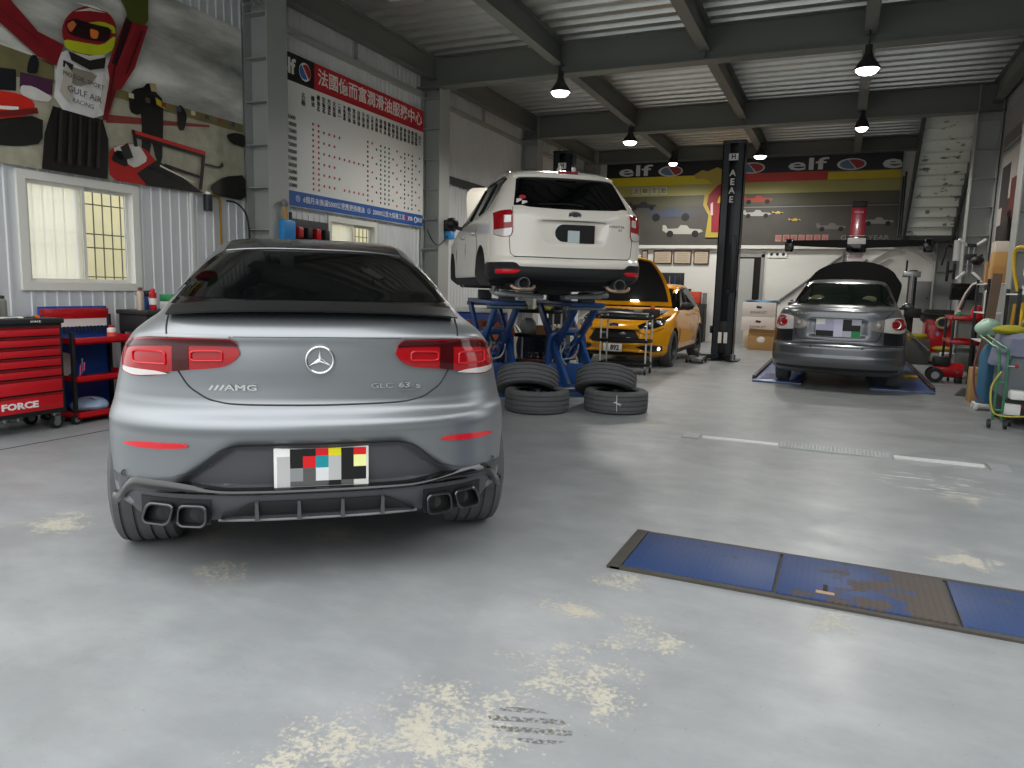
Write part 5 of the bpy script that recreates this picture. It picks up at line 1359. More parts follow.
def make_tool_cart():
    t = thing('tool_cart', 'red and blue three-shelf tool cart between the drawer chest and grey car', 'tool cart', (-6.40, 4.52, 0))
    L = .70
    b = MB(); b.box(-.50, -.47, 0, L, .05, 1.08, BLUEP if False else mat('cart_blue', '16499a', .4), .004); b.build('back_panel', t)
    b = MB(); b.box(-.465, -.452, .02, L - .02, .88, .96, WHITEPL); b.box(-.465, -.445, .0, L, .96, 1.06, REDP, .004)
    for k in range(16): b.cyl((-.45, .06 + k * .04, .885), (-.45, .06 + k * .04, .82), .006 + .003 * (k % 3), DARKM, n=6)
    b.build('tool_rail', t)
    for z in (.06, .40, .755):
        b = MB(); b.box(-.47, 0, 0, L, z - .01, z, REDP); b.box(-.012, .0, 0, L, z - .012, z + .05, REDP, .003); b.box(-.47, 0, 0, .012, z - .01, z + .05, REDP); b.box(-.47, 0, L - .012, L, z - .01, z + .05, REDP); b.build('shelf', t)
    for y in (.0, L):
        for x in (-.45, -.03):
            b = MB(); b.box(x - .02, x + .02, y - .015, y + .015, .10, .86 if x > -.1 else 1.0, BLACK, .004); b.build('post', t)
            b = MB(); b.cyl((x - .016, y, .045), (x + .016, y, .045), .045, BLACK, n=18); b.cyl((x - .019, y, .045), (x + .019, y, .045), .024, STEEL, n=14); b.build('castor', t)
    for k, h in enumerate((.10, .16, .12)):
        b = MB(); b.cyl((.015, .03 + .02 * k, .46 + .02 * k), (.02, .035 + .02 * k, .46 + h), .006, STEEL if k % 2 else mat('pink_handle', 'b84a78', .4), n=8); b.build('hung_screwdriver', t)
make_tool_cart()
can('grease_can', 'small white can with a red label on the cart top shelf', -6.50, 4.98, .756, .04, .15, WHITEPL, REDP, mat('label_coral', 'e0563e'), 'can')
t = thing('sponge_bag', 'pale blue plastic bag lying on the cart bottom shelf', 'bag', (-6.62, 4.80, .062)); b = MB(); b.grid(lambda u, v: (.15 * math.sin(v * PI) * math.cos(u * 2 * PI) * (1 + .15 * math.sin(u * 20)), .17 * math.sin(v * PI) * math.sin(u * 2 * PI), .07 + .07 * math.cos(v * PI) * (1 + .2 * math.sin(u * 12))), 24, 12, mat('pale_blue_bag', '9fb6cf', .35)); b.build('bag_bulge', t)
t = thing('white_bowl', 'white dish leaning on the blue back of the cart', 'dish', (-6.80, 4.66, .40)); b = MB(); b.lathe([(.0, 0), (.07, .005), (.11, .03), (.115, .035), (.07, .012), (0, .01)], mat('grey_white_dish', 'b9b9b6', .4), (0, 0, .13), 'x', 24); b.build('dish_shell', t)
def make_black_cart():
    t = thing('black_trolley', 'black topped service trolley behind the tail lamp of the grey car', 'trolley', (-6.40, 5.30, 0))
    b = MB(); b.box(-.42, .04, -.02, .80, 1.00, 1.045, mat('trolley_top', '2b2d2e', .5), .01); b.build('top_tray', t)
    b = MB(); b.box(-.40, 0, 0, .78, .82, 1.0, mat('trolley_box', '242526', .5), .008); b.cyl((.0, .28, .92), (.01, .28, .92), .02, STEEL, n=14); b.build('drawer_box', t)
    for z in (.10, .50): b = MB(); b.box(-.40, .0, 0, .78, z, z + .03, REDP, .004); b.build('shelf', t)
    for y in (.02, .76):
        for x in (-.38, -.02): b = MB(); b.box(x - .015, x + .015, y - .015, y + .015, .08, .83, BLACK); b.build('post', t); b = MB(); b.cyl((x - .015, y, .045), (x + .015, y, .045), .045, BLACK, n=16); b.build('castor', t)
make_black_cart()
can('spray_can', 'pale grey spray can with red cap on the black trolley', -6.50, 5.32, 1.046, .035, .23, mat('can_pale', 'c9b9a8', .35, .3), mat('cap_brown', '6a3028'), None, group=None)
can('spray_can', 'red and white spray can on the black trolley', -6.50, 5.47, 1.046, .036, .22, mat('can_red', 'c2222a', .3), mat('cap_red', 'd21f28'), WHITEPL)
t = thing('tool_case', 'green and white carton on the black trolley', 'carton', (-6.50, 5.74, 1.046)); b = MB(); b.box(-.09, .09, -.11, .11, 0, .09, WHITEPL, .004); b.build('carton_lower', t); b = MB(); b.box(-.092, .092, -.112, .112, .085, .16, GREENP, .004); b.build('carton_upper', t)
t = thing('drill', 'black cordless drill with blue band lying behind the green carton', 'drill', (-6.68, 5.52, 1.046), .3); b = MB(); b.cyl((0, -.1, .16), (0, .1, .16), .035, BLACK, n=16); b.build('drill_barrel', t); b = MB(); b.beam((0, 0, .15), (0, .03, .0), .05, .05, BLUEP, bev=.01); b.build('drill_grip', t); b = MB(); b.cyl((0, .1, .16), (0, .15, .16), .02, STEEL, r1=.01, n=12); b.build('drill_chuck', t)
# hose and fittings on the wall by the first column
t = thing('air_hose', 'yellow air pipe with valve on the ribbed wall beside the mural', 'air hose', (XL + .05, 6.86, 0)); b = MB(); b.cyl((0, 0, 1.0), (0, 0, 2.30), .014, mat('brass_pipe', 'a8842e', .35, .7), n=10); b.tube([(0, 0, 2.28), (0, -.03, 2.36), (0, -.18, 2.37)], .014, mat('brass_pipe', 'a8842e'), smooth=4); b.build('pipe_run', t)
b = MB(); b.cyl((0, -.19, 2.18), (0, -.19, 2.37), .05, DARKM, n=14); b.cyl((0, -.19, 2.37), (0, -.19, 2.40), .035, WHITEPL, n=12); b.build('regulator', t)
t = thing('hanging_cable_loop', 'black cable sagging from the mural corner to the car roof', 'cable', (XL + .06, 7.0, 0)); b = MB(); b.tube([(0, -.05, 2.33), (.05, .1, 2.30), (.1, .2, 2.1), (.08, .24, 1.5), (.05, .2, .6)], .012, BLACK, smooth=6); b.build('cable_run', t)
def make_rack():
    t = thing('wall_tool_rack', 'black wall rack with red tools under the price board', 'tool rack', (XL + .06, 8.05, 1.95))
    b = MB(); b.box(0, .03, 0, .82, -.05, .28, BLACK, .006); b.build('back_plate', t)
    for k in range(4): b = MB(); b.box(.03, .12, .08 + k * .19, .18 + k * .19, .02, .17, (REDP, DARKM)[k % 2], .015); b.build('held_tool', t)
    b = MB(); b.box(.03, .16, 0, .82, -.04, 0, BLACK, .005); b.build('ledge', t)
make_rack()
t = thing('paper_roll_holder', 'blue holder with tools hung on the column beside the price board', 'holder', (XL + .396, 7.60, 1.9)); b = MB(); b.box(.0, .08, -.12, .12, 0, .26, mat('bright_blue', '2b86c8', .4), .02); b.build('holder_box', t)
b = MB(); b.cyl((.05, -.05, .26), (.05, -.06, .42), .025, mat('tan_handle', 'b58a4e', .5), n=12); b.cyl((.05, .05, .26), (.05, .05, .36), .02, DARKM, n=12); b.build('held_tools', t); b = MB(); b.ball((.05, -.06, .46), .05, GREY); b.build('round_head', t)
t = thing('hose_reel_box', 'black pump box with a blue body hung on the second column', 'pump', (XL + .40, 11.83, 2.2)); b = MB(); b.box(0, .16, -.1, .1, .14, .34, BLACK, .02); b.build('pump_head', t); b = MB(); b.box(.02, .14, -.08, .08, 0, .14, mat('bright_blue', '2b86c8'), .015); b.build('pump_body', t)
b = MB(); b.tube([(.08, -.08, .05), (.07, -.3, -.10), (.06, -.45, -.12), (.04, -.6, -.02), (.02, -.7, .12)], .010, BLACK, smooth=6); b.build('pump_hose', t)
# ------------------------------------------------------------------ scissor lift, loose wheels, tool trolleys, lift posts, floor plates
def make_lift():
    LB = mat('lift_blue', '1d4c8c', .4, var=.1, coat=.2, wear=('3a4a58', .35, 14))
    t = thing('scissor_lift', 'blue scissor lift standing under the raised white SUV', 'car lift', (-2.711, 7.775, 0), R(35.99))
    for s in (-1, 1):
        xc = s * .52
        b = MB(); b.box(xc - .30, xc + .30, 1.05, 3.0, 0, .045, LB, .006); b.box(xc - .30, xc - .26, 1.05, 3.0, .04, .10, LB); b.box(xc + .26, xc + .30, 1.05, 3.0, .04, .10, LB); b.build('base_frame', t)
        b = MB(); b.box(xc - .22, xc + .22, 1.05, 2.95, 1.15, 1.205, LB, .01); b.build('platform', t)
        for y in (1.15, 2.75): b = MB(); b.box(xc - .09, xc + .09, y - .09, y + .09, 1.205, 1.33, RUBBER, .01); b.build('rubber_pad', t)
        for k, dx in enumerate((-.20, .20)):
            b = MB(); b.beam((xc + dx, 1.15, .09), (xc + dx, 2.80, 1.14), .045, .16, LB, bev=.008); b.build('scissor_arm', t)
            dx2 = dx * .68
            b = MB(); b.beam((xc + dx2, 2.80, .09), (xc + dx2, 1.15, 1.14), .045, .13, LB, bev=.008); b.build('scissor_arm', t)
        for y, z in ((1.15, .09), (2.80, .09), (1.15, 1.13), (2.80, 1.13), (1.975, .615)): b = MB(); b.cyl((xc - .25, y, z), (xc + .25, y, z), .028, STEEL, n=14); b.build('pivot_pin', t)
        b = MB(); b.cyl((xc, 2.65, .14), (xc, 1.95, .50), .05, LB, n=16); b.cyl((xc, 1.95, .50), (xc, 1.45, .76), .028, CHROME, n=14); b.build('hydraulic_cylinder', t)
        # front guard bracket with hoses
        b = MB(); b.tube([(xc - .24, 2.02, .10), (xc - .24, 1.98, .62), (xc - .16, 1.96, .76), (xc + .16, 1.96, .76), (xc + .24, 1.98, .62), (xc + .24, 2.02, .10)], .05, LB, smooth=4); b.box(xc - .26, xc + .26, 1.94, 2.02, .04, .34, LB, .02); b.box(xc - .15, xc + .15, 1.92, 2.04, .74, .83, mat('grey_pad', '6e7274', .6), .02); b.build('guard_bracket', t)
        b = MB(); b.tube([(xc - .1, 1.93, .78), (xc - .05, 1.88, .62), (xc - .10, 1.88, .46), (xc - .02, 1.90, .32)], .010, mat('hose_pale', 'a9b9c4', .4), smooth=5); b.tube([(xc + .1, 1.93, .78), (xc + .14, 1.86, .60), (xc + .08, 1.86, .44), (xc - .06, 1.9, .40)], .010, mat('hose_pale', 'a9b9c4'), smooth=5); b.build('hydraulic_hose', t)
make_lift()

def loose_wheel(label, loc, n=None, mark=False, spin=0):
    t = thing('wheel', label, 'wheel', loc, 0, 'loose wheels beside the grey car')
    if n is not None:
        t.rotation_mode = 'QUATERNION'; t.rotation_quaternion = Vector((1, 0, 0)).rotation_difference(Vector(n).normalized()) @ Matrix.Rotation(spin, 4, 'X').to_quaternion()
    tyre_mb(.365, .25, .245).build('tyre', t)
    rim_mb(.245, .25, mat('black_rim', '1d1d1f', .3, .6), 10, 1).build('rim', t)
    if mark:
        b = MB(); ch = mat('chalk', 'd8d8d4', .9)
        for (a0, h0, a1, h1) in ((.0, -.085, .015, .10), (-.13, .0, .11, .02), (-.10, -.02, .06, .03)):
            pts = []
            for k in range(9):
                u = k / 8; a = a0 + (a1 - a0) * u; h = h0 + (h1 - h0) * u; pts.append((h, .366 * math.sin(a + mark), .366 * math.cos(a + mark)))
            b.tube(pts, .004, ch, 5)
        b.build('chalk_mark', t)
    return t
def wheels():
    for (bx, by), la, lb, mk in (((-3.05, 7.63), 'black wheel lying flat nearest the grey car, tyre under a tilted one', 'black wheel propped tilted on the flat wheel nearest the grey car', 0), ((-2.27, 8.12), 'black wheel lying flat with a white chalk cross on its tread', 'black wheel leaning on the flat wheel with the chalk cross', 1)):
        loose_wheel(la, (bx, by, .126), (0, 0, 1), mark=(4.40 if mk else 0))
        d = Vector((bx, by, 0)).normalized(); l = Vector((-d.y, d.x, 0)); off = d * .34 + l * (.12 if not mk else .13)
        a = R(27); n = d * math.sin(a) + Vector((0, 0, 1)) * math.cos(a) - l * (.0 if not mk else .03)
        loose_wheel(lb, (bx + off.x, by + off.y, .279), n, mark=0)
wheels()

def rolling_cart(name, label, x0, x1, y0, y1, zs, top):
    t = thing(name, label, 'trolley', ((x0 + x1) / 2, (y0 + y1) / 2, 0)); w, d = (x1 - x0) / 2, (y1 - y0) / 2
    for z in zs:
        b = MB(); b.box(-w, w, -d, d, z, z + .015, BLACK); b.box(-w, w, -d, -d + .015, z, z + .05, BLACK, .004); b.box(-w, w, d - .015, d, z, z + .05, BLACK, .004); b.box(-w, -w + .015, -d, d, z, z + .05, BLACK, .004); b.box(w - .015, w, -d, d, z, z + .05, BLACK, .004); b.build('shelf', t)
    for sx in (-1, 1):
        for sy in (-1, 1):
            b = MB(); b.cyl((sx * (w - .015), sy * (d - .015), .10), (sx * (w - .015), sy * (d - .015), top), .014, mat('white_tube', 'd9d9d4', .3, .3), n=12); b.build('post', t)
            b = MB(); x = sx * (w - .015); y = sy * (d - .015); b.cyl((x - .014, y, .045), (x + .014, y, .045), .045, BLACK, n=16); b.cyl((x - .018, y, .045), (x + .018, y, .045), .02, STEEL, n=12); b.box(x - .02, x + .02, y - .02, y + .02, .085, .11, STEEL); b.build('castor', t)
    return t
rolling_cart('parts_trolley', 'three-shelf trolley with white posts behind the two tyre stacks', -4.72, -4.02, 10.65, 11.05, (.18, .60, .98), 1.0)
rolling_cart('parts_trolley', 'trolley with white posts in front of the yellow hatchback', -3.62, -2.82, 11.78, 12.18, (.14, .52, .90), .97)
# things on the first trolley
t = thing('wheel', 'upright wheel with yellow rag behind the first parts trolley', 'wheel', (-4.64, 11.50, .37), R(78)); tyre_mb(.36, .22, .24).build('tyre', t); rim_mb(.24, .22, STEEL, 10, -1).build('rim', t)
t = thing('yellow_gloves', 'yellow green work gloves on the trolley behind the tyres', 'gloves', (-4.28, 10.84, .996)); b = MB(); b.ball((0, 0, .05), .08, mat('glove_yellow', 'b5b63a', .8), (1.7, 1, .6)); b.ball((.08, .05, .08), .04, mat('glove_yellow', 'b5b63a'), (1.6, 1, .8)); b.build('glove_body', t)
t = thing('yellow_jug', 'small yellow jug on the trolley corner behind the tyres', 'jug', (-4.60, 10.84, .996)); b = MB(); b.lathe([(.05, 0), (.06, .01), (.06, .11), (.03, .15), (.03, .17)], mat('ochre_jug', 'a08a2c', .4), n=18); b.build('jug_body', t)
t = thing('cardboard_box', 'small cardboard box on the middle shelf of the tyre trolley', 'box', (-4.20, 10.84, .616)); b = MB(); b.box(-.14, .14, -.12, .12, 0, .17, CARD, .003); b.build('box_body', t); b = MB(); b.box(-.14, .14, -.03, .03, .168, .172, mat('parcel_tape', 'c9a878', .3)); b.build('tape', t)
t = thing('clear_sack', 'pale plastic sack on the middle shelf of the tyre trolley', 'sack', (-4.52, 10.84, .616)); b = MB(); b.grid(lambda u, v: (.12 * math.sin(v * PI) ** .7 * math.cos(u * 2 * PI) * (1 + .12 * math.sin(u * 25)), .12 * math.sin(v * PI) ** .7 * math.sin(u * 2 * PI), .14 + .14 * math.cos(v * PI)), 26, 12, mat('clear_sack', 'c6c8c6', .3)); b.build('sack_bulge', t)
t = thing('oil_drain_tray', 'dark red tray of metal parts on the bottom shelf of the trolley', 'tray', (-4.36, 10.84, .196)); b = MB(); b.box(-.25, .25, -.15, .15, 0, .05, mat('dark_red_tray', '6a1a22', .5), .02); b.build('tray_pan', t)
for k in range(3): b = MB(); b.lathe([(.0, .05), (.06, .05), (.06, .08), (.035, .09), (.035, .15), (0, .15)], DARKM, (-.14 + k * .12, .02, 0), n=14); b.build('metal_part', t)
t = thing('white_bucket', 'white bucket on the floor beside the trolley and blue lift', 'bucket', (-3.85, 10.95, 0)); b = MB(); b.lathe([(.09, 0), (.11, .24), (.117, .24), (.117, .26), (.10, .26), (.085, .02)], WHITEPL, n=24); b.build('bucket_shell', t); b = MB(); b.torus((0, 0, .24), .118, .004, STEEL, (1, 0, 1), 20, 6, 0, PI); b.build('bail', t)
t = thing('brake_disc', 'rusty coil of parts stacked on the white bucket', 'brake parts', (-3.85, 10.95, .262)); b = MB()
for z in (0, .05, .10): b.torus((0, 0, .02 + z), .10, .02, mat('rusty_part', '7c4a35', .8))
b.build('disc_ring', t)
t = thing('blue_bin', 'long blue plastic bin behind the lift on the left', 'bin', (-5.85, 11.0, 0)); b = MB(); b.box(-.75, .75, -.25, .25, 0, .10, mat('bin_blue', '16409a', .4), .02); b.box(-.78, .78, -.28, .28, .10, .95, mat('bin_blue', '16409a'), .03); b.build('bin_body', t); b = MB(); b.box(-.80, .80, -.30, .30, .95, 1.02, WHITEPL, .015); b.build('bin_lid', t)
t = thing('wicker_basket', 'pinkish basket in front of the blue bin', 'basket', (-5.18, 10.40, .0)); b = MB(); b.box(-.22, .22, -.12, .12, 0, .66, mat('grey_stand', '5a5d60', .5), .01); b.build('stand', t); b = MB(); b.lathe([(.14, .66), (.2, .84), (.21, .85), (.17, .85), (.12, .68)], mat('pink_basket', 'a56a5e', .7), n=22); b.build('basket_bowl', t)
t = thing('orange_hose_reel', 'orange fan shaped reel behind the left side of the lift', 'hose reel', (-4.70, 10.28, 0)); b = MB(); b.box(-.12, .12, -.1, .1, 0, .12, DARKM, .01); b.build('reel_base', t); b = MB(); b.lathe([(.05, -.05), (.16, -.05), (.18, -.03), (.18, .03), (.16, .05), (.05, .05)], ORANGE, (0, 0, .68), 'y', 28); b.build('reel_drum', t); b = MB(); b.cyl((0, 0, .1), (0, 0, .52), .03, DARKM, n=12); b.build('reel_stem', t); b = MB(); b.lathe([(.0, -.05), (.12, -.05), (.12, .05), (0, .05)], mat('orange_red', 'c94a26', .5), (-.08, -.1, .36), 'y', 22); b.build('lower_drum', t)
t = thing('white_sack', 'white sacks heaped behind the orange reel', 'sack', (-5.45, 11.85, 0)); b = MB(); b.grid(lambda u, v: (.38 * math.sin(v * PI) ** .6 * math.cos(u * 2 * PI) * (1 + .1 * math.sin(u * 18)), .28 * math.sin(v * PI) ** .6 * math.sin(u * 2 * PI), .38 + .38 * math.cos(v * PI)), 26, 14, mat('sack_white', 'cfccc4', .7)); b.build('sack_bulge', t)

def lift_post(label, x, y, front):
    t = thing('lift_post', label, 'car lift', (x, y, 0)); PM = mat('post_dark_blue', '23272e', .4, .2, coat=.2)
    b = MB(); w = .21
    b.box(-w, -w + .02, -.16, .16, 0.02, 4.3, PM); b.box(w - .02, w, -.16, .16, .02, 4.3, PM); b.box(-w, w, .14, .16, .02, 4.3, PM); b.box(-w, -.07, -.16, -.14, .02, 4.3, PM); b.box(.07, w, -.16, -.14, .02, 4.3, PM); b.box(-w - .01, w + .01, -.17, .17, 4.28, 4.34, PM, .01); b.build('column_shell', t)
    b = MB(); b.box(-w - .12, w + .12, -.26, .26, 0, .025, PM, .004); b.build('foot_plate', t)
    b = MB(); b.box(-.14, .14, -.13, .12, .15, .8, mat('carriage_black', '15161a', .4), .01); b.build('carriage', t)
    for k, x_ in enumerate((-.05, .06)): b = MB(); b.box(x_ - .035, x_ + .035, -.175, -.165, .36, .58, WHITEPL); b.build('white_label', t)
    b = MB(); b.box(.07, .16, -.22, -.15, 1.4, 2.5, mat('cover_black', '1a1c20', .4), .02); b.build('side_cover', t)
    b = MB(); b.box(-w - .06, -w, -.1, .0, .55, .7, BLACK, .01); b.build('switch_box', t); b = MB(); b.box(.02, .09, -.2, -.15, 1.35, 1.42, BLACK, .01); b.build('switch_box', t)
    b = MB(); 
    b.box(-.09, .09, -.168, -.162, 3.95, 4.08, WHITEPL)
    b.text('A\nE\nA\nE', (.0, -.163, 3.45), (1, 0, 0), (0, 0, 1), .17, WHITEPL, bold=.004); b.text('H', (0, -.170, 4.015), (1, 0, 0), (0, 0, 1), .12, DARKM, bold=.004); b.build('post_lettering', t)
    if front:
        for s in (-1, 1):
            b = MB(); b.beam((s * .05, -.2, .09), (s * .34 - .08, -.40, .09), .09, .09, PM, bev=.01); b.cyl((s * .34 - .08, -.40, .05), (s * .34 - .08, -.40, .16), .05, STEEL, n=16); b.build('swing_arm', t)
lift_post('dark two-post lift column standing between the yellow hatchback and the sedan', -2.12, 15.45, True)
lift_post('dark lift column mostly hidden behind the white SUV roof', -5.75, 15.6, False)

def floor_plates():
    t = thing('pit_cover', 'row of three worn blue floor plates in a dark frame, right foreground', 'floor plate', (0, 0, 0))
    BM_ = bpy.data.materials.new('worn_blue_plate'); BM_.use_nodes = True; nt = BM_.node_tree; b = nt.nodes['Principled BSDF']; L = nt.links.new
    tc = nt.nodes.new('ShaderNodeTexCoord')
    n = nt.nodes.new('ShaderNodeTexNoise'); n.inputs['Scale'].default_value = 4.5; n.inputs['Detail'].default_value = 9; n.inputs['Roughness'].default_value = .65; L(tc.outputs['Object'], n.inputs['Vector'])
    sx = nt.nodes.new('ShaderNodeSeparateXYZ'); L(tc.outputs['Object'], sx.inputs[0])
    mr = nt.nodes.new('ShaderNodeMapRange'); mr.inputs['From Min'].default_value = -.05; mr.inputs['From Max'].default_value = .45; L(sx.outputs['X'], mr.inputs['Value'])
    mr2 = nt.nodes.new('ShaderNodeMapRange'); mr2.inputs['From Min'].default_value = .60; mr2.inputs['From Max'].default_value = .55; L(sx.outputs['X'], mr2.inputs['Value'])
    mu = nt.nodes.new('ShaderNodeMath'); mu.operation = 'MULTIPLY'; L(mr.outputs[0], mu.inputs[0]); L(mr2.outputs[0], mu.inputs[1])
    ad = nt.nodes.new('ShaderNodeMath'); ad.operation = 'MULTIPLY_ADD'; L(mu.outputs[0], ad.inputs[0]); ad.inputs[1].default_value = .27; L(n.outputs['Fac'], ad.inputs[2])
    rp = nt.nodes.new('ShaderNodeMapRange'); rp.inputs['From Min'].default_value = .61; rp.inputs['From Max'].default_value = .68; L(ad.outputs[0], rp.inputs['Value'])
    mx = nt.nodes.new('ShaderNodeMix'); mx.data_type = 'RGBA'; mx.inputs['A'].default_value = (*lin(hexc('243f6f')), 1); mx.inputs['B'].default_value = (*lin(hexc('51463a')), 1); L(rp.outputs[0], mx.inputs['Factor']); L(mx.outputs['Result'], b.inputs['Base Color'])
    rr = nt.nodes.new('ShaderNodeMapRange'); rr.inputs['To Min'].default_value = .5; rr.inputs['To Max'].default_value = .7; L(rp.outputs[0], rr.inputs['Value']); L(rr.outputs[0], b.inputs['Roughness'])
    ch = nt.nodes.new('ShaderNodeTexBrick'); ch.inputs['Scale'].default_value = 12; ch.inputs['Mortar Size'].default_value = .035; ch.offset = .5
    mp = nt.nodes.new('ShaderNodeMapping'); mp.inputs['Rotation'].default_value = (0, 0, .785); L(tc.outputs['Object'], mp.inputs[0]); L(mp.outputs[0], ch.inputs['Vector'])
    bp = nt.nodes.new('ShaderNodeBump'); bp.inputs['Strength'].default_value = .8; bp.inputs['Distance'].default_value = .02; L(ch.outputs['Fac'], bp.inputs['Height'])
    mt = nt.nodes.new('ShaderNodeMix'); mt.data_type = 'RGBA'; ml = nt.nodes.new('ShaderNodeMath'); ml.operation = 'MULTIPLY'; ml.inputs[1].default_value = .5; L(ch.outputs['Fac'], ml.inputs[0]); L(ml.outputs[0], mt.inputs['Factor']); L(mx.outputs['Result'], mt.inputs['A']); mt.inputs['B'].default_value = (*lin(hexc('15233c')), 1); L(mt.outputs['Result'], b.inputs['Base Color']); L(bp.outputs['Normal'], b.inputs['Normal'])
    fr = mat('rusty_frame', '4a4640', .6, .3, var=.3, scale=12)
    b = MB(); b.box(-.95, 2.2, 3.42, 3.455, -.02, .012, fr); b.box(-.95, 2.2, 4.01, 4.04, -.02, .012, fr); b.box(-.965, -.90, 3.42, 4.04, -.02, .014, fr); b.box(-.95, 2.2, 3.43, 4.03, -.02, .004, fr); b.build('plate_frame', t)
    for x0, x1, dz in ((-.895, -.185, .016), (-.170, .560, .020), (.578, 1.30, .014), (1.318, 2.05, .014)):
        b = MB(); b.box(x0, x1, 3.46, 4.005, 0.0, dz, BM_, .004); 
        p = b.build('cover_plate', t)
        if x0 == -.170:
            b = MB(); b.box(.03, .05, 3.56, 3.64, dz - .004, dz + .004, mat('rust_slot', '2b1d14', .8)); b.box(.0, .08, 3.53, 3.56, dz - .004, dz + .002, mat('rust_pale', 'a58a6a', .8)); b.build('lifting_slot', p)
    t = thing('drain_strip', 'steel drain strip with a chequered middle plate across the bay', 'drain cover', (0, 0, 0)); wm = mat('white_line_steel', 'd6d7d4', .4, .1); cp = mat('checker_steel', 'a4a7a7', .4, .3, bump=.3, scale=60)
    for x0, x1 in ((-1.10, -.42), (.53, 1.20)): b = MB(); b.box(x0, x1, 7.0, 7.09, 0, .012, wm); b.build('white_strip', t)
    b = MB(); b.box(-.40, .51, 6.93, 7.17, 0, .014, cp)
    for i in range(30):
        for j in range(7):
            b.box(-.385 + i * .03, -.368 + i * .03, 6.95 + j * .031, 6.957 + j * .031, .012, .017, cp)
    b.build('chequered_plate', t)
    for x0 in (-1.28, 1.23): b = MB(); b.box(x0, x0 + .15, 6.93, 7.17, 0, .012, cp); b.build('end_plate', t)
floor_plates()
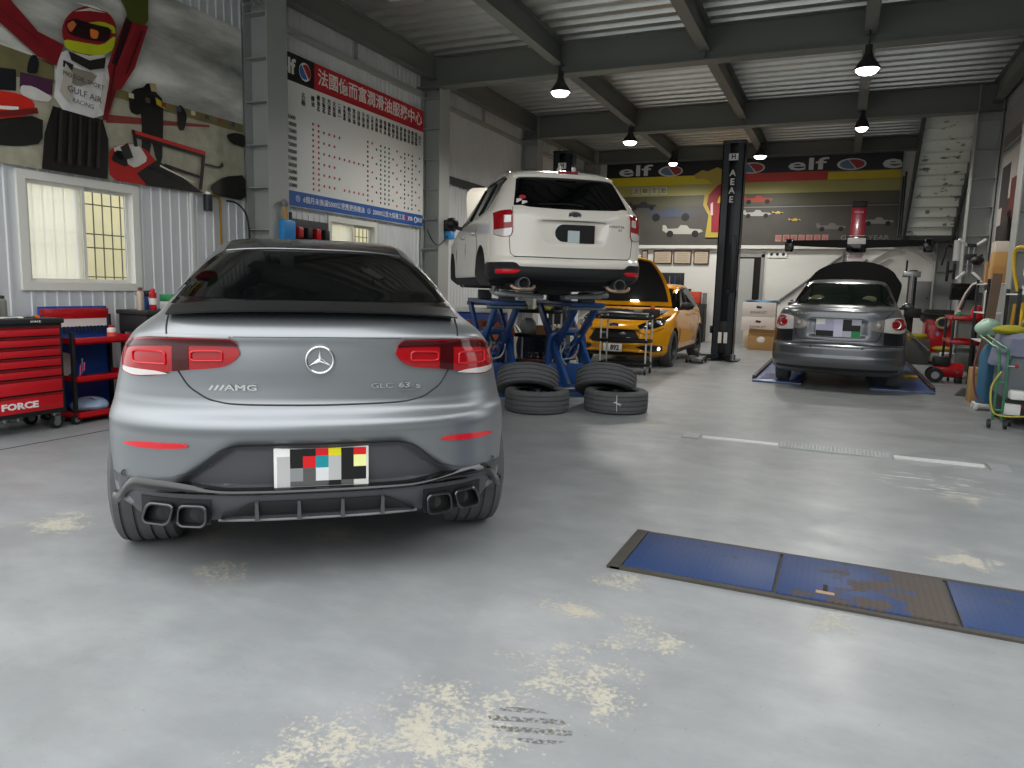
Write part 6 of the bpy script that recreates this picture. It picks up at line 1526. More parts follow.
# ------------------------------------------------------------------ back wall: banner mural, frames, gantry, boxes
def make_back_mural():
    y = YB - .12
    t = thing('race_track_mural', 'long race track mural with a black lettered header across the back wall', 'banner', (0, y, 0))
    ux, uz = (1, 0, 0), (0, 0, 1)
    asp = mat('print_asphalt', '4d4b46', .5, var=.25, scale=2.5)
    b = MB(); b.box(-6.4, 1.15, 0, .05, 2.64, 4.92, asp); b.build('banner_sheet', t)
    def strip(name, x0, x1, z0, z1, c, k=1): b = MB(); b.box(x0, x1, -.004 * k, .002, z0, z1, mat('print_' + c, c, .45, var=.08, scale=3)); return b.build(name, t)
    strip('black_band', -6.4, 1.15, 4.53, 4.92, '17171a'); strip('yellow_band', -6.4, -2.9, 4.30, 4.53, 'cdbb1d'); strip('red_band', -2.9, -.53, 4.30, 4.53, 'b8352c'); strip('yellow_band', -.53, 1.15, 4.29, 4.50, 'c4ad1e')
    strip('olive_band', -6.4, 1.15, 4.0, 4.30, 'a09a58'); strip('dark_olive_band', -6.4, 1.15, 3.72, 4.0, '55533f'); strip('track_line', -2.6, 1.15, 3.64, 3.66, '8a887e')  # olive and dark olive strips of the print
    wt = mat('banner_white', 'c9cac8', .45)
    for k, (xc, gx) in enumerate(((-5.60, -4.57), (-1.06, 0.0), (.92, None), (-3.25, -2.42))):
        b = MB()
        if k == 2: b.text('e', (xc, -.008, 4.68), ux, uz, .44, wt, squash=2.2, bold=.012)
        elif k < 2: b.text('elf', (xc, -.008, 4.70), ux, uz, .42, wt, squash=2.35, bold=.006)
        if len(b.v): b.build('header_lettering', t)
        if gx is not None:
            b = MB(); el = lambda sx, sz, a0, a1, dx=0: [(gx + dx + sx * math.cos(a), 4.67 + sz * math.sin(a)) for a in [a0 + (a1 - a0) * i / 22 for i in range(23)]]
            b.prism(el(.34, .145, 0, 2 * PI)[:-1], (0, -.006, 0), ux, uz, .004, wt); b.prism(el(.27, .115, 1.9, 1.9 + PI), (0, -.009, 0), ux, uz, .003, mat('globe_dull_blue', '5a7391', .5)); b.prism(el(.27, .115, -1.2, -1.2 + PI, .03), (0, -.010, 0), ux, uz, .003, mat('globe_dull_red', '97343a', .5)); b.build('globe_logo', t)
    # printed race cars: body, wheels, wing
    def rcar(x, z, s, c):
        b = MB(); m = mat('print_' + c, c, .45)
        b.prism([(-1, 0), (-.7, -.18), (.6, -.2), (1, -.05), (.9, .06), (.35, .1), (.2, .28), (-.1, .3), (-.25, .12), (-.75, .1), (-.85, .3), (-1, .3)], (x, -.008, z), (s, 0, 0), (0, 0, s * .9), .004, m)
        for wx in (-.62, .62): b.prism([(.17 * math.cos(a), .17 * math.sin(a)) for a in [2 * PI * i / 12 for i in range(12)]], (x + wx * s, -.010, z - .16 * s), (s, 0, 0), (0, 0, s), .004, mat('print_1b1b1b', '1b1b1b', .5))
        b.build('race_car_print', t)
    rcar(-4.5, 3.52, .66, '434b5a'); rcar(-4.15, 3.05, .56, 'a9a69c'); rcar(-2.2, 3.85, .38, 'b5442f'); rcar(-2.2, 3.48, .36, 'a5a6a2'); rcar(-1.25, 3.31, .15, 'c9a52a'); rcar(-1.68, 3.5, .14, 'c8b460'); rcar(.72, 3.25, .36, '8d8b84'); rcar(-.35, 3.12, .36, '6f6d68'); rcar(-5.3, 3.75, .4, '2c2b29')
    b = MB(); sq = mat('print_c98a80', 'b9857c', .45)
    for k in range(7):
        x = -1.62 + k * .19; b.box(x - .075, x + .075, -.006, .002, 2.75, 2.92, sq)
        b.text('保養維修專業'[k % 6], (x, -.008, 2.835), ux, uz, .13, mat('print_9c3d36', '8f4b44', .5))
    b.build('red_character_tiles', t)
    b = MB(); b.text('GOODYEAR', (.44, -.008, 2.84), ux, uz, .17, mat('print_9b9993', '8f8d86', .5), squash=1.2); b.build('grey_lettering', t)
    b = MB()
    for k, ch in enumerate('輪胎'): b.box(-5.62 + k * .52, -5.42 + k * .52, -.006, .002, 4.05, 4.24, mat('tile_pale', 'b9b9a6', .5)); b.box(-5.36 + k * .52, -5.16 + k * .52, -.006, .002, 4.05, 4.24, mat('tile_pale', 'b9b9a6')); b.text('定', (-5.52 + k * .52, -.008, 4.145), ux, uz, .16, DARKM); b.text(ch, (-5.26 + k * .52, -.008, 4.145), ux, uz, .16, DARKM)
    b.build('pale_character_tiles', t)
    b = MB(); b.box(-6.5, 1.15, -.02, .09, 2.56, 2.65, mat('ledge_white', 'd2d2cc', .5)); b.build('bottom_ledge', t)
make_back_mural()
t = thing('shop_cutout', 'red and yellow display board hung before the back mural, left of the lift post', 'sign', (0, 20.835, 0))
b = MB()
from mathutils.geometry import tessellate_polygon
def flat(bb, poly, y, m, th=.03):
    tri = tessellate_polygon([[Vector((a, 0, c)) for a, c in poly]]); n = len(poly)
    bb.add([(a, y, c) for a, c in poly] + [(a, y + th, c) for a, c in poly], [tuple(f) for f in tri] + [tuple(i + n for i in f)[::-1] for f in tri] + [(i, (i + 1) % n, n + (i + 1) % n, n + i) for i in range(n)], m)
flat(b, [(-3.55, 4.62), (-3.3, 4.72), (-3.05, 4.6), (-2.85, 4.5), (-2.72, 4.0), (-2.75, 2.86), (-3.52, 2.86), (-3.46, 3.45), (-3.62, 3.72), (-3.60, 4.02), (-3.38, 4.28), (-3.6, 4.42), (-3.86, 4.44), (-3.9, 4.54), (-3.7, 4.66)], 0, mat('cutout_yellow', 'ab973f', .5)); b.build('board_panel', t)
b = MB(); flat(b, [(-3.25, 4.25), (-2.9, 4.35), (-2.82, 3.9), (-2.86, 3.0), (-3.36, 3.0), (-3.38, 3.45), (-3.52, 3.75), (-3.48, 4.0)], -.012, mat('cutout_red', '86202a', .5), .012); b.build('red_figure_patch', t)
b = MB(); flat(b, [(-3.2, 3.95), (-2.95, 4.1), (-2.9, 3.85), (-3.05, 3.75), (-3.25, 3.78)], -.02, mat('cutout_gold', 'd6a21f', .5), .008); flat(b, [(-3.42, 3.75), (-3.36, 3.8), (-3.34, 3.45), (-3.40, 3.45)], -.02, mat('cutout_pale', 'c9b9b4', .5), .008); b.build('gold_patch', t)
for k, (x, w) in enumerate(((-5.45, .18), (-4.93, .52), (-4.38, .50), (-3.86, .42))):
    t = thing('certificate_frame', ['narrow framed certificate at the left end of the back wall row', 'second framed certificate in the row, left of the wide one', 'wide framed certificate third in the back wall row', 'framed certificate nearest the grey door'][k], 'picture frame', (x + .25, YB - .03, 2.32), 0, 'certificates on the back wall')
    h = .38
    b = MB(); b.box(-w / 2, w / 2, -.02, .02, -h / 2, h / 2, mat('frame_brown', '4a2f24', .5), .006); b.build('frame_border', t); b = MB(); b.box(-w / 2 + .03, w / 2 - .03, -.026, -.015, -h / 2 + .03, h / 2 - .03, mat('certificate_paper', 'b9a994', .6)); 
    for j in range(5): b.box(-w * .3, w * .3, -.028, -.02, .10 - j * .05, .108 - j * .05, mat('certificate_ink', '8a7a68', .6))
    b.build('certificate_sheet', t)
t = thing('tool_board', 'dark pegboard of tools on the back wall above the yellow hatchback', 'tool board', (-4.45, YB - .035, 1.55)); b = MB(); b.box(-.55, .40, -.01, .03, -.3, .34, mat('peg_dark', '1d1f22', .6), .004); b.build('peg_panel', t)
for k in range(6): b = MB(); b.beam((-.45 + k * .15, -.03, .25), (-.45 + k * .15, -.03, -.05 - .03 * (k % 3)), .03, .03, (STEEL, BLUEP, DARKM)[k % 3], bev=.006); b.build('hung_tool', t)
t = thing('equipment_stack', 'black stack of equipment with a red box against the back wall by the yellow car', 'equipment', (-3.62, YB - .35, 0)); b = MB(); b.box(-.26, .26, -.25, .25, 0, 1.05, BLACK, .02); b.build('cabinet', t); b = MB(); b.box(-.15, .13, -.2, .1, 1.05, 1.38, mat('red_box', 'b8442f', .5), .02); b.build('red_box', t); b = MB(); b.cyl((-.22, 0, 1.05), (-.22, 0, 1.45), .06, DARKM, n=14); b.cyl((.22, 0, 1.05), (.22, 0, 1.35), .06, GREY, n=14); b.build('bottles', t)
t = thing('notice_strip', 'white notice strip with three dark marks beside the doorway', 'sign', (-1.62, YB - .03, 2.42)); b = MB(); b.box(-.24, .24, 0, .02, -.09, .09, WHITEPL); b.build('strip_panel', t); b = MB()
for k in range(3): b.cyl((-.15 + k * .15, -.004, 0), (-.15 + k * .15, .004, 0), .04, DARKM, n=12)
b.build('dark_marks', t)
# cartons
for k, (z, lab) in enumerate(((.80, 'upper white carton with dark printing in the stack by the sedan'), (.44, 'lower white carton with dark printing, under the top one'))):
    t = thing('carton', lab, 'box', (-1.84, 19.62, z), 0, 'white cartons beside the sedan'); b = MB(); b.box(-.40, .40, -.25, .25, 0, .355, mat('carton_white', 'd6d0cc', .7), .004); b.build('carton_body', t); b = MB(); b.text('EXHAUST', (0, -.252, .10), (1, 0, 0), (0, 0, 1), .09, DARKM); b.prism([(-.07, -.02), (.05, -.03), (.08, .02), (-.05, .04)], (.0, -.252, .23), (1, 0, 0), (0, 0, 1), .002, DARKM); b.build('carton_print', t)
t = thing('carton', 'plain cardboard box under the white cartons', 'box', (-1.76, 19.66, 0), 0, 'cardboard boxes by the sedan'); b = MB(); b.box(-.42, .42, -.3, .3, 0, .435, mat('pale_card', 'c6b9a2', .8), .004); b.build('carton_body', t)
t = thing('carton', 'torn open cardboard box on the floor in front of the white cartons', 'box', (-1.72, 19.08, 0), .1, 'cardboard boxes by the sedan'); b = MB(); b.box(-.30, .30, -.2, .2, 0, .42, CARD, .004); b.add([(-.3, -.2, .42), (.3, -.2, .42), (.34, -.34, .50), (-.28, -.36, .53)], [(0, 1, 2, 3), (3, 2, 1, 0)], CARD); b.build('carton_body', t); b = MB(); b.ball((0, -.2, .25), .08, WHITEPL, (1.2, .3, 1)); b.build('torn_patch', t)
t = thing('carton', 'small sealed cardboard box right of the torn one', 'box', (-1.12, 19.12, 0), 0, 'cardboard boxes by the sedan'); b = MB(); b.box(-.22, .22, -.2, .2, 0, .36, mat('card_brown', 'a5744f', .8), .004); b.build('carton_body', t); b = MB(); b.box(-.22, .22, -.03, .03, .358, .363, mat('parcel_tape', 'c9a878')); b.build('tape', t)
t = thing('blue_sheet', 'blue plastic sheet spread over the top white carton', 'sheet', (-1.80, 19.6, 1.158)); b = MB(); b.slab(lambda u, v: (-.38 + .8 * u, -.22 + .44 * v, .03 + .03 * math.sin(u * 9 + v * 3) * math.cos(v * 7)), 20, 12, mat('blue_sheet', '5a87a8', .4), (0, 0, 1), .03); b.build('sheet_fold', t)
t = thing('olive_bag', 'olive bag slumped on the small box beside the cartons', 'bag', (-1.12, 19.3, .363)); b = MB(); b.grid(lambda u, v: (.15 * math.sin(v * PI) ** .7 * math.cos(u * 2 * PI), .13 * math.sin(v * PI) ** .7 * math.sin(u * 2 * PI), .24 + .24 * math.cos(v * PI)), 20, 12, mat('olive_cloth', '4f4a2c', .9)); b.build('bag_body', t)
t = thing('creeper_trolley', 'small chrome jack trolley on the floor left of the black lift post', 'jack', (-2.50, 14.62, 0)); b = MB(); b.box(-.16, .16, -.25, .25, .07, .12, STEEL, .01); b.beam((0, .2, .12), (0, -.1, .26), .06, .05, STEEL, bev=.01); b.build('jack_body', t)
for x in (-.15, .15):
    for y in (-.2, .2): b = MB(); b.cyl((x - .015, y, .045), (x + .015, y, .045), .045, DARKM, n=14); b.build('wheel', t)
# wheel alignment gantry
def make_gantry():
    t = thing('alignment_gantry', 'red and white column carrying a long black camera beam above the sedan', 'wheel aligner', (.24, 18.9, 0)); b = MB(); b.box(-.15, .15, -.06, .12, .04, 3.40, mat('gantry_red', 'a3112f', .3, coat=.3), .01); b.build('column', t)
    b = MB(); b.box(-.155, .155, -.065, .0, 1.4, 2.75, mat('gantry_white', 'e6d3d8', .4), .008); b.build('white_panel', t)
    b = MB(); b.box(-.16, .16, -.10, .12, 3.38, 3.52, BLACK, .02); b.box(-.3, .3, -.3, .3, 0, .04, BLACK, .01); b.text('HUNTER', (0, -.068, 3.27), (1, 0, 0), (0, 0, 1), .05, WHITEPL); b.build('column_cap', t)
    b = MB(); b.box(-.21, .21, -.30, -.06, 2.35, 2.72, GLOSSB, .03); b.build('beam_hub', t); b = MB(); b.box(-.19, .19, -.32, -.29, 2.54, 2.68, mat('hub_grey', 'c9c6c2', .3), .01); b.build('hub_badge', t)
    for s in (-1, 1):
        b = MB(); b.add([(s * .2, -.28, 2.46), (s * .2, -.12, 2.46), (s * .2, -.12, 2.64), (s * .2, -.28, 2.64), (s * 1.46, -.26, 2.51), (s * 1.46, -.14, 2.51), (s * 1.46, -.14, 2.63), (s * 1.46, -.26, 2.63)], [(0, 3, 7, 4), (1, 5, 6, 2), (0, 4, 5, 1), (3, 2, 6, 7), (0, 1, 2, 3), (4, 7, 6, 5)], mat('beam_black', '0c0c0d', .6, spec=.2)); b.build('beam_arm', t, fix=True)
        b = MB(); b.box(s * 1.43 - .10, s * 1.43 + .10, -.32, -.08, 2.36, 2.66, GLOSSB, .04); b.build('camera_pod', t); b = MB(); b.cyl((s * 1.43, -.325, 2.45), (s * 1.43, -.31, 2.45), .06, DARKM, n=20); b.build('camera_lens', t)
make_gantry()
def make_ramp():
    t = thing('alignment_ramp', 'blue grey pair of drive-on ramps set in the floor under the sedan', 'ramp', (0, 0, 0)); pb = mat('ramp_blue_grey', '5a6a8c', .35, .2, var=.1); dk = mat('ramp_blue', '27418a', .4)
    for s, x0, x1 in ((-1, -1.17, -.45), (1, .50, 1.35)):
        b = MB(); b.box(x0, x1, 12.0, 17.0, .0, .028, pb, .004); b.build('runway', t)
        b = MB(); b.box(x0 + .1, x1 - .08, 12.3, 13.2, .026, .031, dk); b.build('turn_plate', t)
        xe = x0 if s < 0 else x1
        b = MB(); b.box(xe - .03, xe + .03, 12.3, 17.0, .0, .07, mat('ramp_edge_dark', '33222a', .5), .005); b.build('side_rail', t)
    b = MB(); b.box(1.1, 1.16, 14.0, 14.1, .028, .07, YELLOW); b.cyl((1.02, 14.05, .05), (1.3, 14.05, .05), .02, YELLOW, n=10); b.build('locking_pin', t)
make_ramp()
def make_stairs():
    t = thing('staircase', 'grey steel staircase with pale stained risers, seen from below at the back right', 'staircase', (0, 0, 0))
    x0, x1, n = 1.27, 2.20, 11; y0, z0, y1, z1 = 19.6, 2.80, 17.0, 4.98
    ris = bpy.data.materials.new('stained_pale_riser'); ris.use_nodes = True; nt = ris.node_tree; b_ = nt.nodes['Principled BSDF']; L = nt.links.new
    tc = nt.nodes.new('ShaderNodeTexCoord'); mp = nt.nodes.new('ShaderNodeMapping'); mp.inputs['Scale'].default_value = (2.2, 1, 4.5); L(tc.outputs['Object'], mp.inputs[0]); n_ = nt.nodes.new('ShaderNodeTexNoise'); n_.inputs['Scale'].default_value = 2.1; n_.inputs['Detail'].default_value = 6; L(mp.outputs[0], n_.inputs['Vector'])
    mr = nt.nodes.new('ShaderNodeMapRange'); mr.inputs['From Min'].default_value = .60; mr.inputs['From Max'].default_value = .66; L(n_.outputs['Fac'], mr.inputs['Value']); mx = nt.nodes.new('ShaderNodeMix'); mx.data_type = 'RGBA'; mx.inputs['A'].default_value = (*lin(hexc('e4e6dc')), 1); mx.inputs['B'].default_value = (*lin(hexc('6f6f64')), 1); L(mr.outputs[0], mx.inputs['Factor']); L(mx.outputs['Result'], b_.inputs['Base Color'])
    for k in range(n):
        ya = y0 + (y1 - y0) * k / n; yb = y0 + (y1 - y0) * (k + 1) / n; za = z0 + (z1 - z0) * k / n; zb = z0 + (z1 - z0) * (k + 1) / n
        b = MB(); b.box(x0, x1, ya - .012, ya + .012, za, zb - .022, ris); b.build('riser', t)
        b = MB(); b.box(x0, x1, yb - .02, ya + .02, zb - .02, zb, ris); b.box(x0, x1, ya + .02, ya + .04, zb - .05, zb, mat('tread_dark', '4a4d4a', .6)); b.build('tread', t)
    for x in (x0 - .03, x1 + .03): b = MB(); b.beam((x, y0 + .1, z0 - .06), (x, y1 - .1, z1 + .04), .05, .34, mat('stringer_dark', '3b3e3c', .5)); b.build('stringer', t)
    b = MB(); b.box(x0 - .1, x1 + .1, y0, YB - .05, z0 - .10, z0, mat('stringer_dark', '3b3e3c')); b.build('landing', t)
    b = MB(); b.cyl((x0 - .08, y0 + .3, z0), (x0 - .08, y0 + .3, z0 + 1.5), .02, DARKM, n=8); b.build('handrail_post', t); b = MB(); b.cyl((x0 - .08, YB - .3, z0), (x0 - .08, YB - .3, z0 + 1.5), .02, DARKM, n=8); b.build('handrail_post', t)
    b = MB(); b.beam((x1 - .4, YB - .1, z0 - .1), (x1 + .15, YB - .1, 2.05), .06, .06, WHITEP); b.beam((x1 - .7, YB - .12, z0 - .1), (x1 + .05, YB - .12, 2.05), .06, .06, WHITEP); b.build('brace', t)
make_stairs()
t = thing('stair_brace', 'pair of long grey diagonal pipes against the back wall behind the sedan', 'pipe brace', (0, YB - .035, 0)); b = MB(); b.cyl((-1.55, 0, 1.15), (-.0, 0, 2.42), .03, GREY, n=10); b.cyl((-.72, 0, 1.12), (.55, 0, 2.3), .025, GREY, n=10); b.cyl((-.02, 0, 1.9), (-.02, 0, 2.5), .03, GREY, n=10); b.build('pipe_run', t)
t = thing('wall_bracket', 'pale painted steel bracket on the back wall under the staircase', 'bracket', (.75, YB - .05, 2.4)); b = MB(); b.beam((-.25, 0, -.25), (.35, 0, .22), .10, .03, WHITEP); b.beam((-.1, 0, -.3), (.3, 0, -.05), .05, .03, WHITEP); b.build('bracket_plate', t)
# ceiling lamps
def lamp(i, label, x, y, z, on, small=False):
    t = thing('high_bay_lamp', label, 'ceiling lamp', (x, y, z), 0, 'bay lamps under the ceiling'); q = .75 if small else 1
    b = MB(); b.lathe([(.05, .20), (.07, .14), (.10, .10), (.17 * q, .0), (.175 * q, -.01), (.165 * q, -.01), (.09, .09), (.0, .12)], DARKM, n=24); b.build('reflector_shade', t)
    b = MB(); b.lathe([(.0, -.065), (.06, -.062), (.10 * q, -.05), (.13 * q, -.02), (.14 * q, .0), (0, .004)], mat('lamp_lens', 'fffaf0', .3, emit=LAMP_E), n=24); b.build('lamp_lens', t)
    b = MB(); b.cyl((0, 0, .18), (0, 0, .30), .045, BLACK, n=14); b.build('driver_housing', t)
    b = MB(); b.cyl((0, 0, .28), (0, 0, 4.77 - z if y < 17 else 4.92 - z), .01, DARKM, n=8); b.build('hanger', t)
    ld = bpy.data.lights.new('bay_lamp_light', 'SPOT'); ld.energy = on; ld.spot_size = R(168); ld.spot_blend = .5; ld.shadow_soft_size = .2; ld.color = (1.0, .97, .92)
    lo = bpy.data.objects.new('bay_lamp_light', ld); COL.objects.link(lo); lo.parent = t; lo.location = (0, 0, -.13)
LAMP_E = 12
LW = 205
for i, (x, y, z, lab) in enumerate(((-4.13, 10.9, 4.33, 'bay lamp hanging above and left of the white SUV roof'), (-4.25, 15.4, 4.43, 'bay lamp on the second cross beam, left of centre'), (-4.15, 19.2, 4.60, 'small far bay lamp before the left white banner lettering'), (-2.02, 19.0, 4.64, 'far bay lamp just right of the black lift post'), (.09, 10.9, 4.28, 'large bay lamp nearest on the right, above the sedan'), (.12, 15.4, 4.45, 'small bay lamp on the second cross beam above the sedan'))):
    lamp(i, lab, x, y, z, LW * (1.1 if y > 18 else 1), i in (2, 5))
t = thing('tube_lamp', 'square batten lamp under the ceiling deck at the top edge', 'ceiling lamp', (-5.2, 8.05, 4.86)); b = MB(); b.box(-.22, .22, -.16, .16, 0, .08, GREY, .01); b.build('lamp_case', t); b = MB(); b.box(-.19, .19, -.13, .13, -.008, .004, mat('diffuser_pale', 'cfd3d2', .4)); b.build('diffuser', t); b = MB(); b.cyl((0, 0, .07), (0, 0, .40), .012, DARKM, n=8); b.build('hanger', t)
# ------------------------------------------------------------------ right side clutter
t = thing('wheel_balancer', 'red wheel balancer with black hub housing against the back right wall', 'wheel balancer', (2.02, 18.75, 0)); b = MB(); b.box(-.27, .27, -.3, .3, 0, .92, REDP, .03); b.build('cabinet', t); b = MB(); b.ball((0, 0, .92), .33, DARKM, (1.1, 1, .5)); b.box(-.3, .3, -.2, .3, .85, 1.12, DARKM, .05); b.build('top_housing', t); b = MB(); b.torus((.05, -.36, .84), .11, .03, mat('ring_tan', 'b7a78c', .4, .5), (0, 1, 0), 26, 10); b.cyl((.05, -.30, .84), (.05, -.38, .84), .07, DARKM, n=18); b.build('clamp_ring', t); b = MB(); b.prism([(-.04, 0), (0, -.06), (.04, 0), (0, .06)], (-.02, -.302, .6), (1, 0, 0), (0, 0, 1), .003, mat('badge_blue_white', '8fa4c9', .4)); b.build('badge', t)
def changer():
    t = thing('tyre_changer', 'black and yellow tyre changer with upright arm behind the sedan', 'tyre changer', (1.45, 17.6, 0))
    b = MB(); b.box(-.28, .32, -.3, .4, .0, .52, mat('changer_grey', '4d4d4a', .5), .03); b.build('base_cabinet', t); b = MB(); b.lathe([(0, .52), (.26, .52), (.28, .58), (.26, .62), (.0, .62)], mat('changer_yellow', 'b8a22a', .45), n=26); b.build('turntable', t)
    b = MB(); b.box(-.16, .0, .15, .32, .5, 1.95, BLACK, .02); b.build('column', t); b = MB(); b.box(-.28, .05, .02, .22, 1.80, 1.92, STEEL, .01); b.cyl((-.1, .06, 1.2), (-.1, .06, 1.85), .045, STEEL, n=14); b.build('mount_arm', t); b = MB(); b.cyl((-.12, .02, 1.05), (.62, -.02, 1.02), .03, BLACK, n=12); b.ball((.62, -.02, 1.02), .05, BLACK); b.box(-.2, .12, -.06, .1, .95, 1.15, BLACK, .02); b.build('assist_arm', t); b = MB(); b.cyl((-.22, .1, 1.9), (-.22, .1, 2.15), .02, BLACK, n=8); b.build('lever', t)
    b = MB(); b.beam((-.2, -.3, .75), (.3, -.42, .3), .05, .03, STEEL); b.build('bead_lever', t)
changer()
t = thing('floor_jack', 'low grey engine part lying on the floor between the sedan and red balancer', 'engine part', (1.95, 17.55, 0)); b = MB(); b.box(-.2, .2, -.2, .2, .05, .26, mat('cast_alloy', '8a8780', .5, .5, bump=.3, scale=30), .05); b.build('casting', t); b = MB(); b.ball((0, 0, .08), .2, DARKM, (1.1, 1, .4)); b.build('base_pan', t); b = MB(); b.ball((.05, 0, .33), .12, mat('oil_yellow', 'b4a63c', .5), (1.6, 1, .5)); b.build('yellow_cover', t)
t = thing('wall_panel', 'grey sheet panel fixed on the back wall right of the sedan', 'panel', (1.84, YB - .05, 1.36)); b = MB(); b.box(-.20, .20, 0, .05, -.42, .42, mat('panel_grey', '7d8080', .5), .005); b.build('panel_sheet', t); b = MB(); b.cyl((.12, -.01, 0), (.12, .0, 0), .02, DARKM, n=10); b.build('latch', t)
t = thing('wall_pump', 'white cylinder with a black bracket on the back right wall', 'wall unit', (2.28, 19.0, 2.2)); b = MB(); b.cyl((0, 0, 0), (0, 0, .45), .08, WHITEPL, n=16); b.build('cylinder_body', t); b = MB(); b.box(-.18, -.13, -.05, .05, -.45, .0, BLACK, .01); b.box(-.05, -.0, -.05, .05, -.4, -.05, BLACK, .01); b.box(-.15, .0, -.03, .03, -.25, -.2, BLACK); b.build('bracket', t); b = MB(); b.tube([(-.1, 0, .3), (-.2, 0, .32), (-.24, 0, .1), (-.28, 0, -.1)], .02, BLACK, smooth=4); b.build('hose', t)
# red service cart with items
def redcart():
    t = thing('red_service_cart', 'red two-tray service cart beside the right hand column', 'tool cart', (2.0, 14.6, 0))
    for z in (.62, 1.02): b = MB(); b.box(-.28, .24, -.5, .5, z, z + .015, REDP); b.box(-.28, -.265, -.5, .5, z, z + .07, REDP, .004); b.box(.225, .24, -.5, .5, z, z + .07, REDP, .004); b.box(-.28, .24, -.5, -.485, z, z + .07, REDP, .004); b.box(-.28, .24, .485, .5, z, z + .07, REDP, .004); b.build('tray', t)
    for x in (-.25, .21):
        for y in (-.47, .47): b = MB(); b.box(x - .02, x + .02, y - .02, y + .02, .08, 1.02, DARKM, .004); b.build('post', t); b = MB(); b.cyl((x - .015, y, .045), (x + .015, y, .045), .045, BLACK, n=16); b.build('castor', t)
redcart()
t = thing('lever_grease_pump', 'green bottle on the top tray of the red service cart', 'bottle', (1.86, 14.5, 1.036)); b = MB(); b.lathe([(.05, 0), (.055, .01), (.055, .08), (.03, .1), (.02, .12)], GREENP, n=18); b.build('bottle_body', t); b = MB(); b.cyl((0, 0, .12), (0, 0, .15), .022, WHITEPL, n=12); b.build('cap', t)
t = thing('red_oil_can', 'round red can standing on the top tray of the service cart', 'can', (2.1, 14.35, 1.036)); b = MB(); b.lathe([(.09, 0), (.09, .16), (.06, .22), (.02, .24)], REDP, n=20); b.build('can_body', t)
t = thing('white_stool_box', 'white plastic stand on the floor in front of the red service cart', 'stand', (1.86, 15.45, 0)); b = MB(); b.box(-.11, .11, -.12, .12, .34, .39, WHITEPL, .01); b.box(-.11, -.085, -.12, .12, 0, .35, WHITEPL, .005); b.box(.085, .11, -.12, .12, 0, .35, WHITEPL, .005); b.box(-.1, .1, -.1, .1, .18, .21, WHITEPL); b.build('stand_body', t)
t = thing('air_compressor', 'black compressor with silver wheel and red tank beside the service cart', 'compressor', (1.72, 13.95, 0)); b = MB(); b.cyl((-.22, 0, .2), (.2, 0, .2), .12, REDP, n=22); b.build('tank', t); b = MB(); b.box(-.24, .0, -.12, .12, .26, .42, BLACK, .03); b.build('motor', t); b = MB(); b.cyl((-.2, -.14, .12), (-.2, -.18, .12), .12, BLACK, n=22); b.cyl((-.2, -.17, .12), (-.2, -.19, .12), .06, STEEL, n=18); b.build('wheel', t); b = MB(); b.cyl((-.2, .14, .12), (-.2, .18, .12), .12, BLACK, n=22); b.build('wheel', t); b = MB(); b.ball((.12, -.12, .18), .02, STEEL); b.box(.1, .2, -.08, .08, 0, .1, BLACK, .01); b.build('foot', t)
t = thing('cardboard_box', 'tall tan cardboard box on the floor behind the blue gas cylinder', 'box', (1.80, 11.55, 0)); b = MB(); b.box(-.12, .16, -.15, .15, 0, .46, mat('box_tan', 'b48f5c', .85, var=.1), .004); b.build('box_body', t); b = MB(); b.add([(-.12, -.15, .46), (.16, -.15, .46), (.15, -.25, .40), (-.11, -.25, .40)], [(0, 1, 2, 3), (3, 2, 1, 0)], mat('box_tan', 'b48f5c')); b.build('flap', t)
t = thing('rubber_wheel_chock', 'black rubber chock on the floor beside the cardboard box', 'wheel chock', (1.72, 12.1, 0)); b = MB(); b.prism([(-.12, 0), (.12, 0), (.04, .10), (-.02, .12)], (0, -.06, 0), (1, 0, 0), (0, 0, 1), .12, RUBBER); b.build('chock_body', t)
t = thing('gas_cylinder', 'blue gas cylinder on a white wheeled base at the right', 'gas cylinder', (1.74, 10.75, 0)); b = MB(); b.lathe([(.0, .08), (.085, .08), (.09, .10), (.09, .70), (.05, .80), (.025, .83), (.025, .87)], mat('cylinder_blue', '3d6f8f', .45), n=24); b.build('cylinder_shell', t); b = MB(); b.cyl((0, 0, .87), (0, 0, .93), .03, mat('brass', 'a88b3a', .3, .9), n=12); b.build('valve', t); b = MB(); b.box(-.11, .11, -.11, .11, .045, .085, WHITEPL, .01); b.build('base', t)
for x, y in ((-.09, -.09), (.09, -.09), (-.09, .09)): b = MB(); b.cyl((x - .02, y, .045), (x + .02, y, .045), .045, WHITEPL, n=14); b.build('castor', t)
def machine():
    t = thing('fluid_machine', 'grey service machine with a black base, right edge of the bay', 'service machine', (1.97, 9.85, 0))
    b = MB(); b.box(-.24, .34, -.40, .42, .30, .93, mat('machine_grey', '6a7074', .5), .03); b.build('cabinet', t); b = MB(); b.box(-.24, .36, -.42, .44, .10, .31, mat('machine_black', '202224', .5), .02); b.build('base', t); b = MB(); b.box(-.26, -.10, -.48, -.40, .14, .26, WHITEPL, .01); b.build('white_socket', t); b = MB(); b.box(-.02, .06, -.44, -.41, .2, .26, WHITEPL, .005); b.build('white_switch', t); b = MB(); b.cyl((-.1, -.44, .24), (-.1, -.4, .24), .02, REDP, n=10); b.build('red_knob', t)
    for x in (-.18, .28):
        for y in (-.36, .36): b = MB(); b.cyl((x - .02, y, .05), (x + .02, y, .05), .05, BLACK, n=18); b.box(x - .025, x + .025, y - .03, y + .03, .08, .11, DARKM); b.build('castor', t)
machine()
t = thing('grey_coverall', 'grey work cloth draped over the machine at the right edge', 'cloth', (1.97, 9.85, .93))
b = MB()
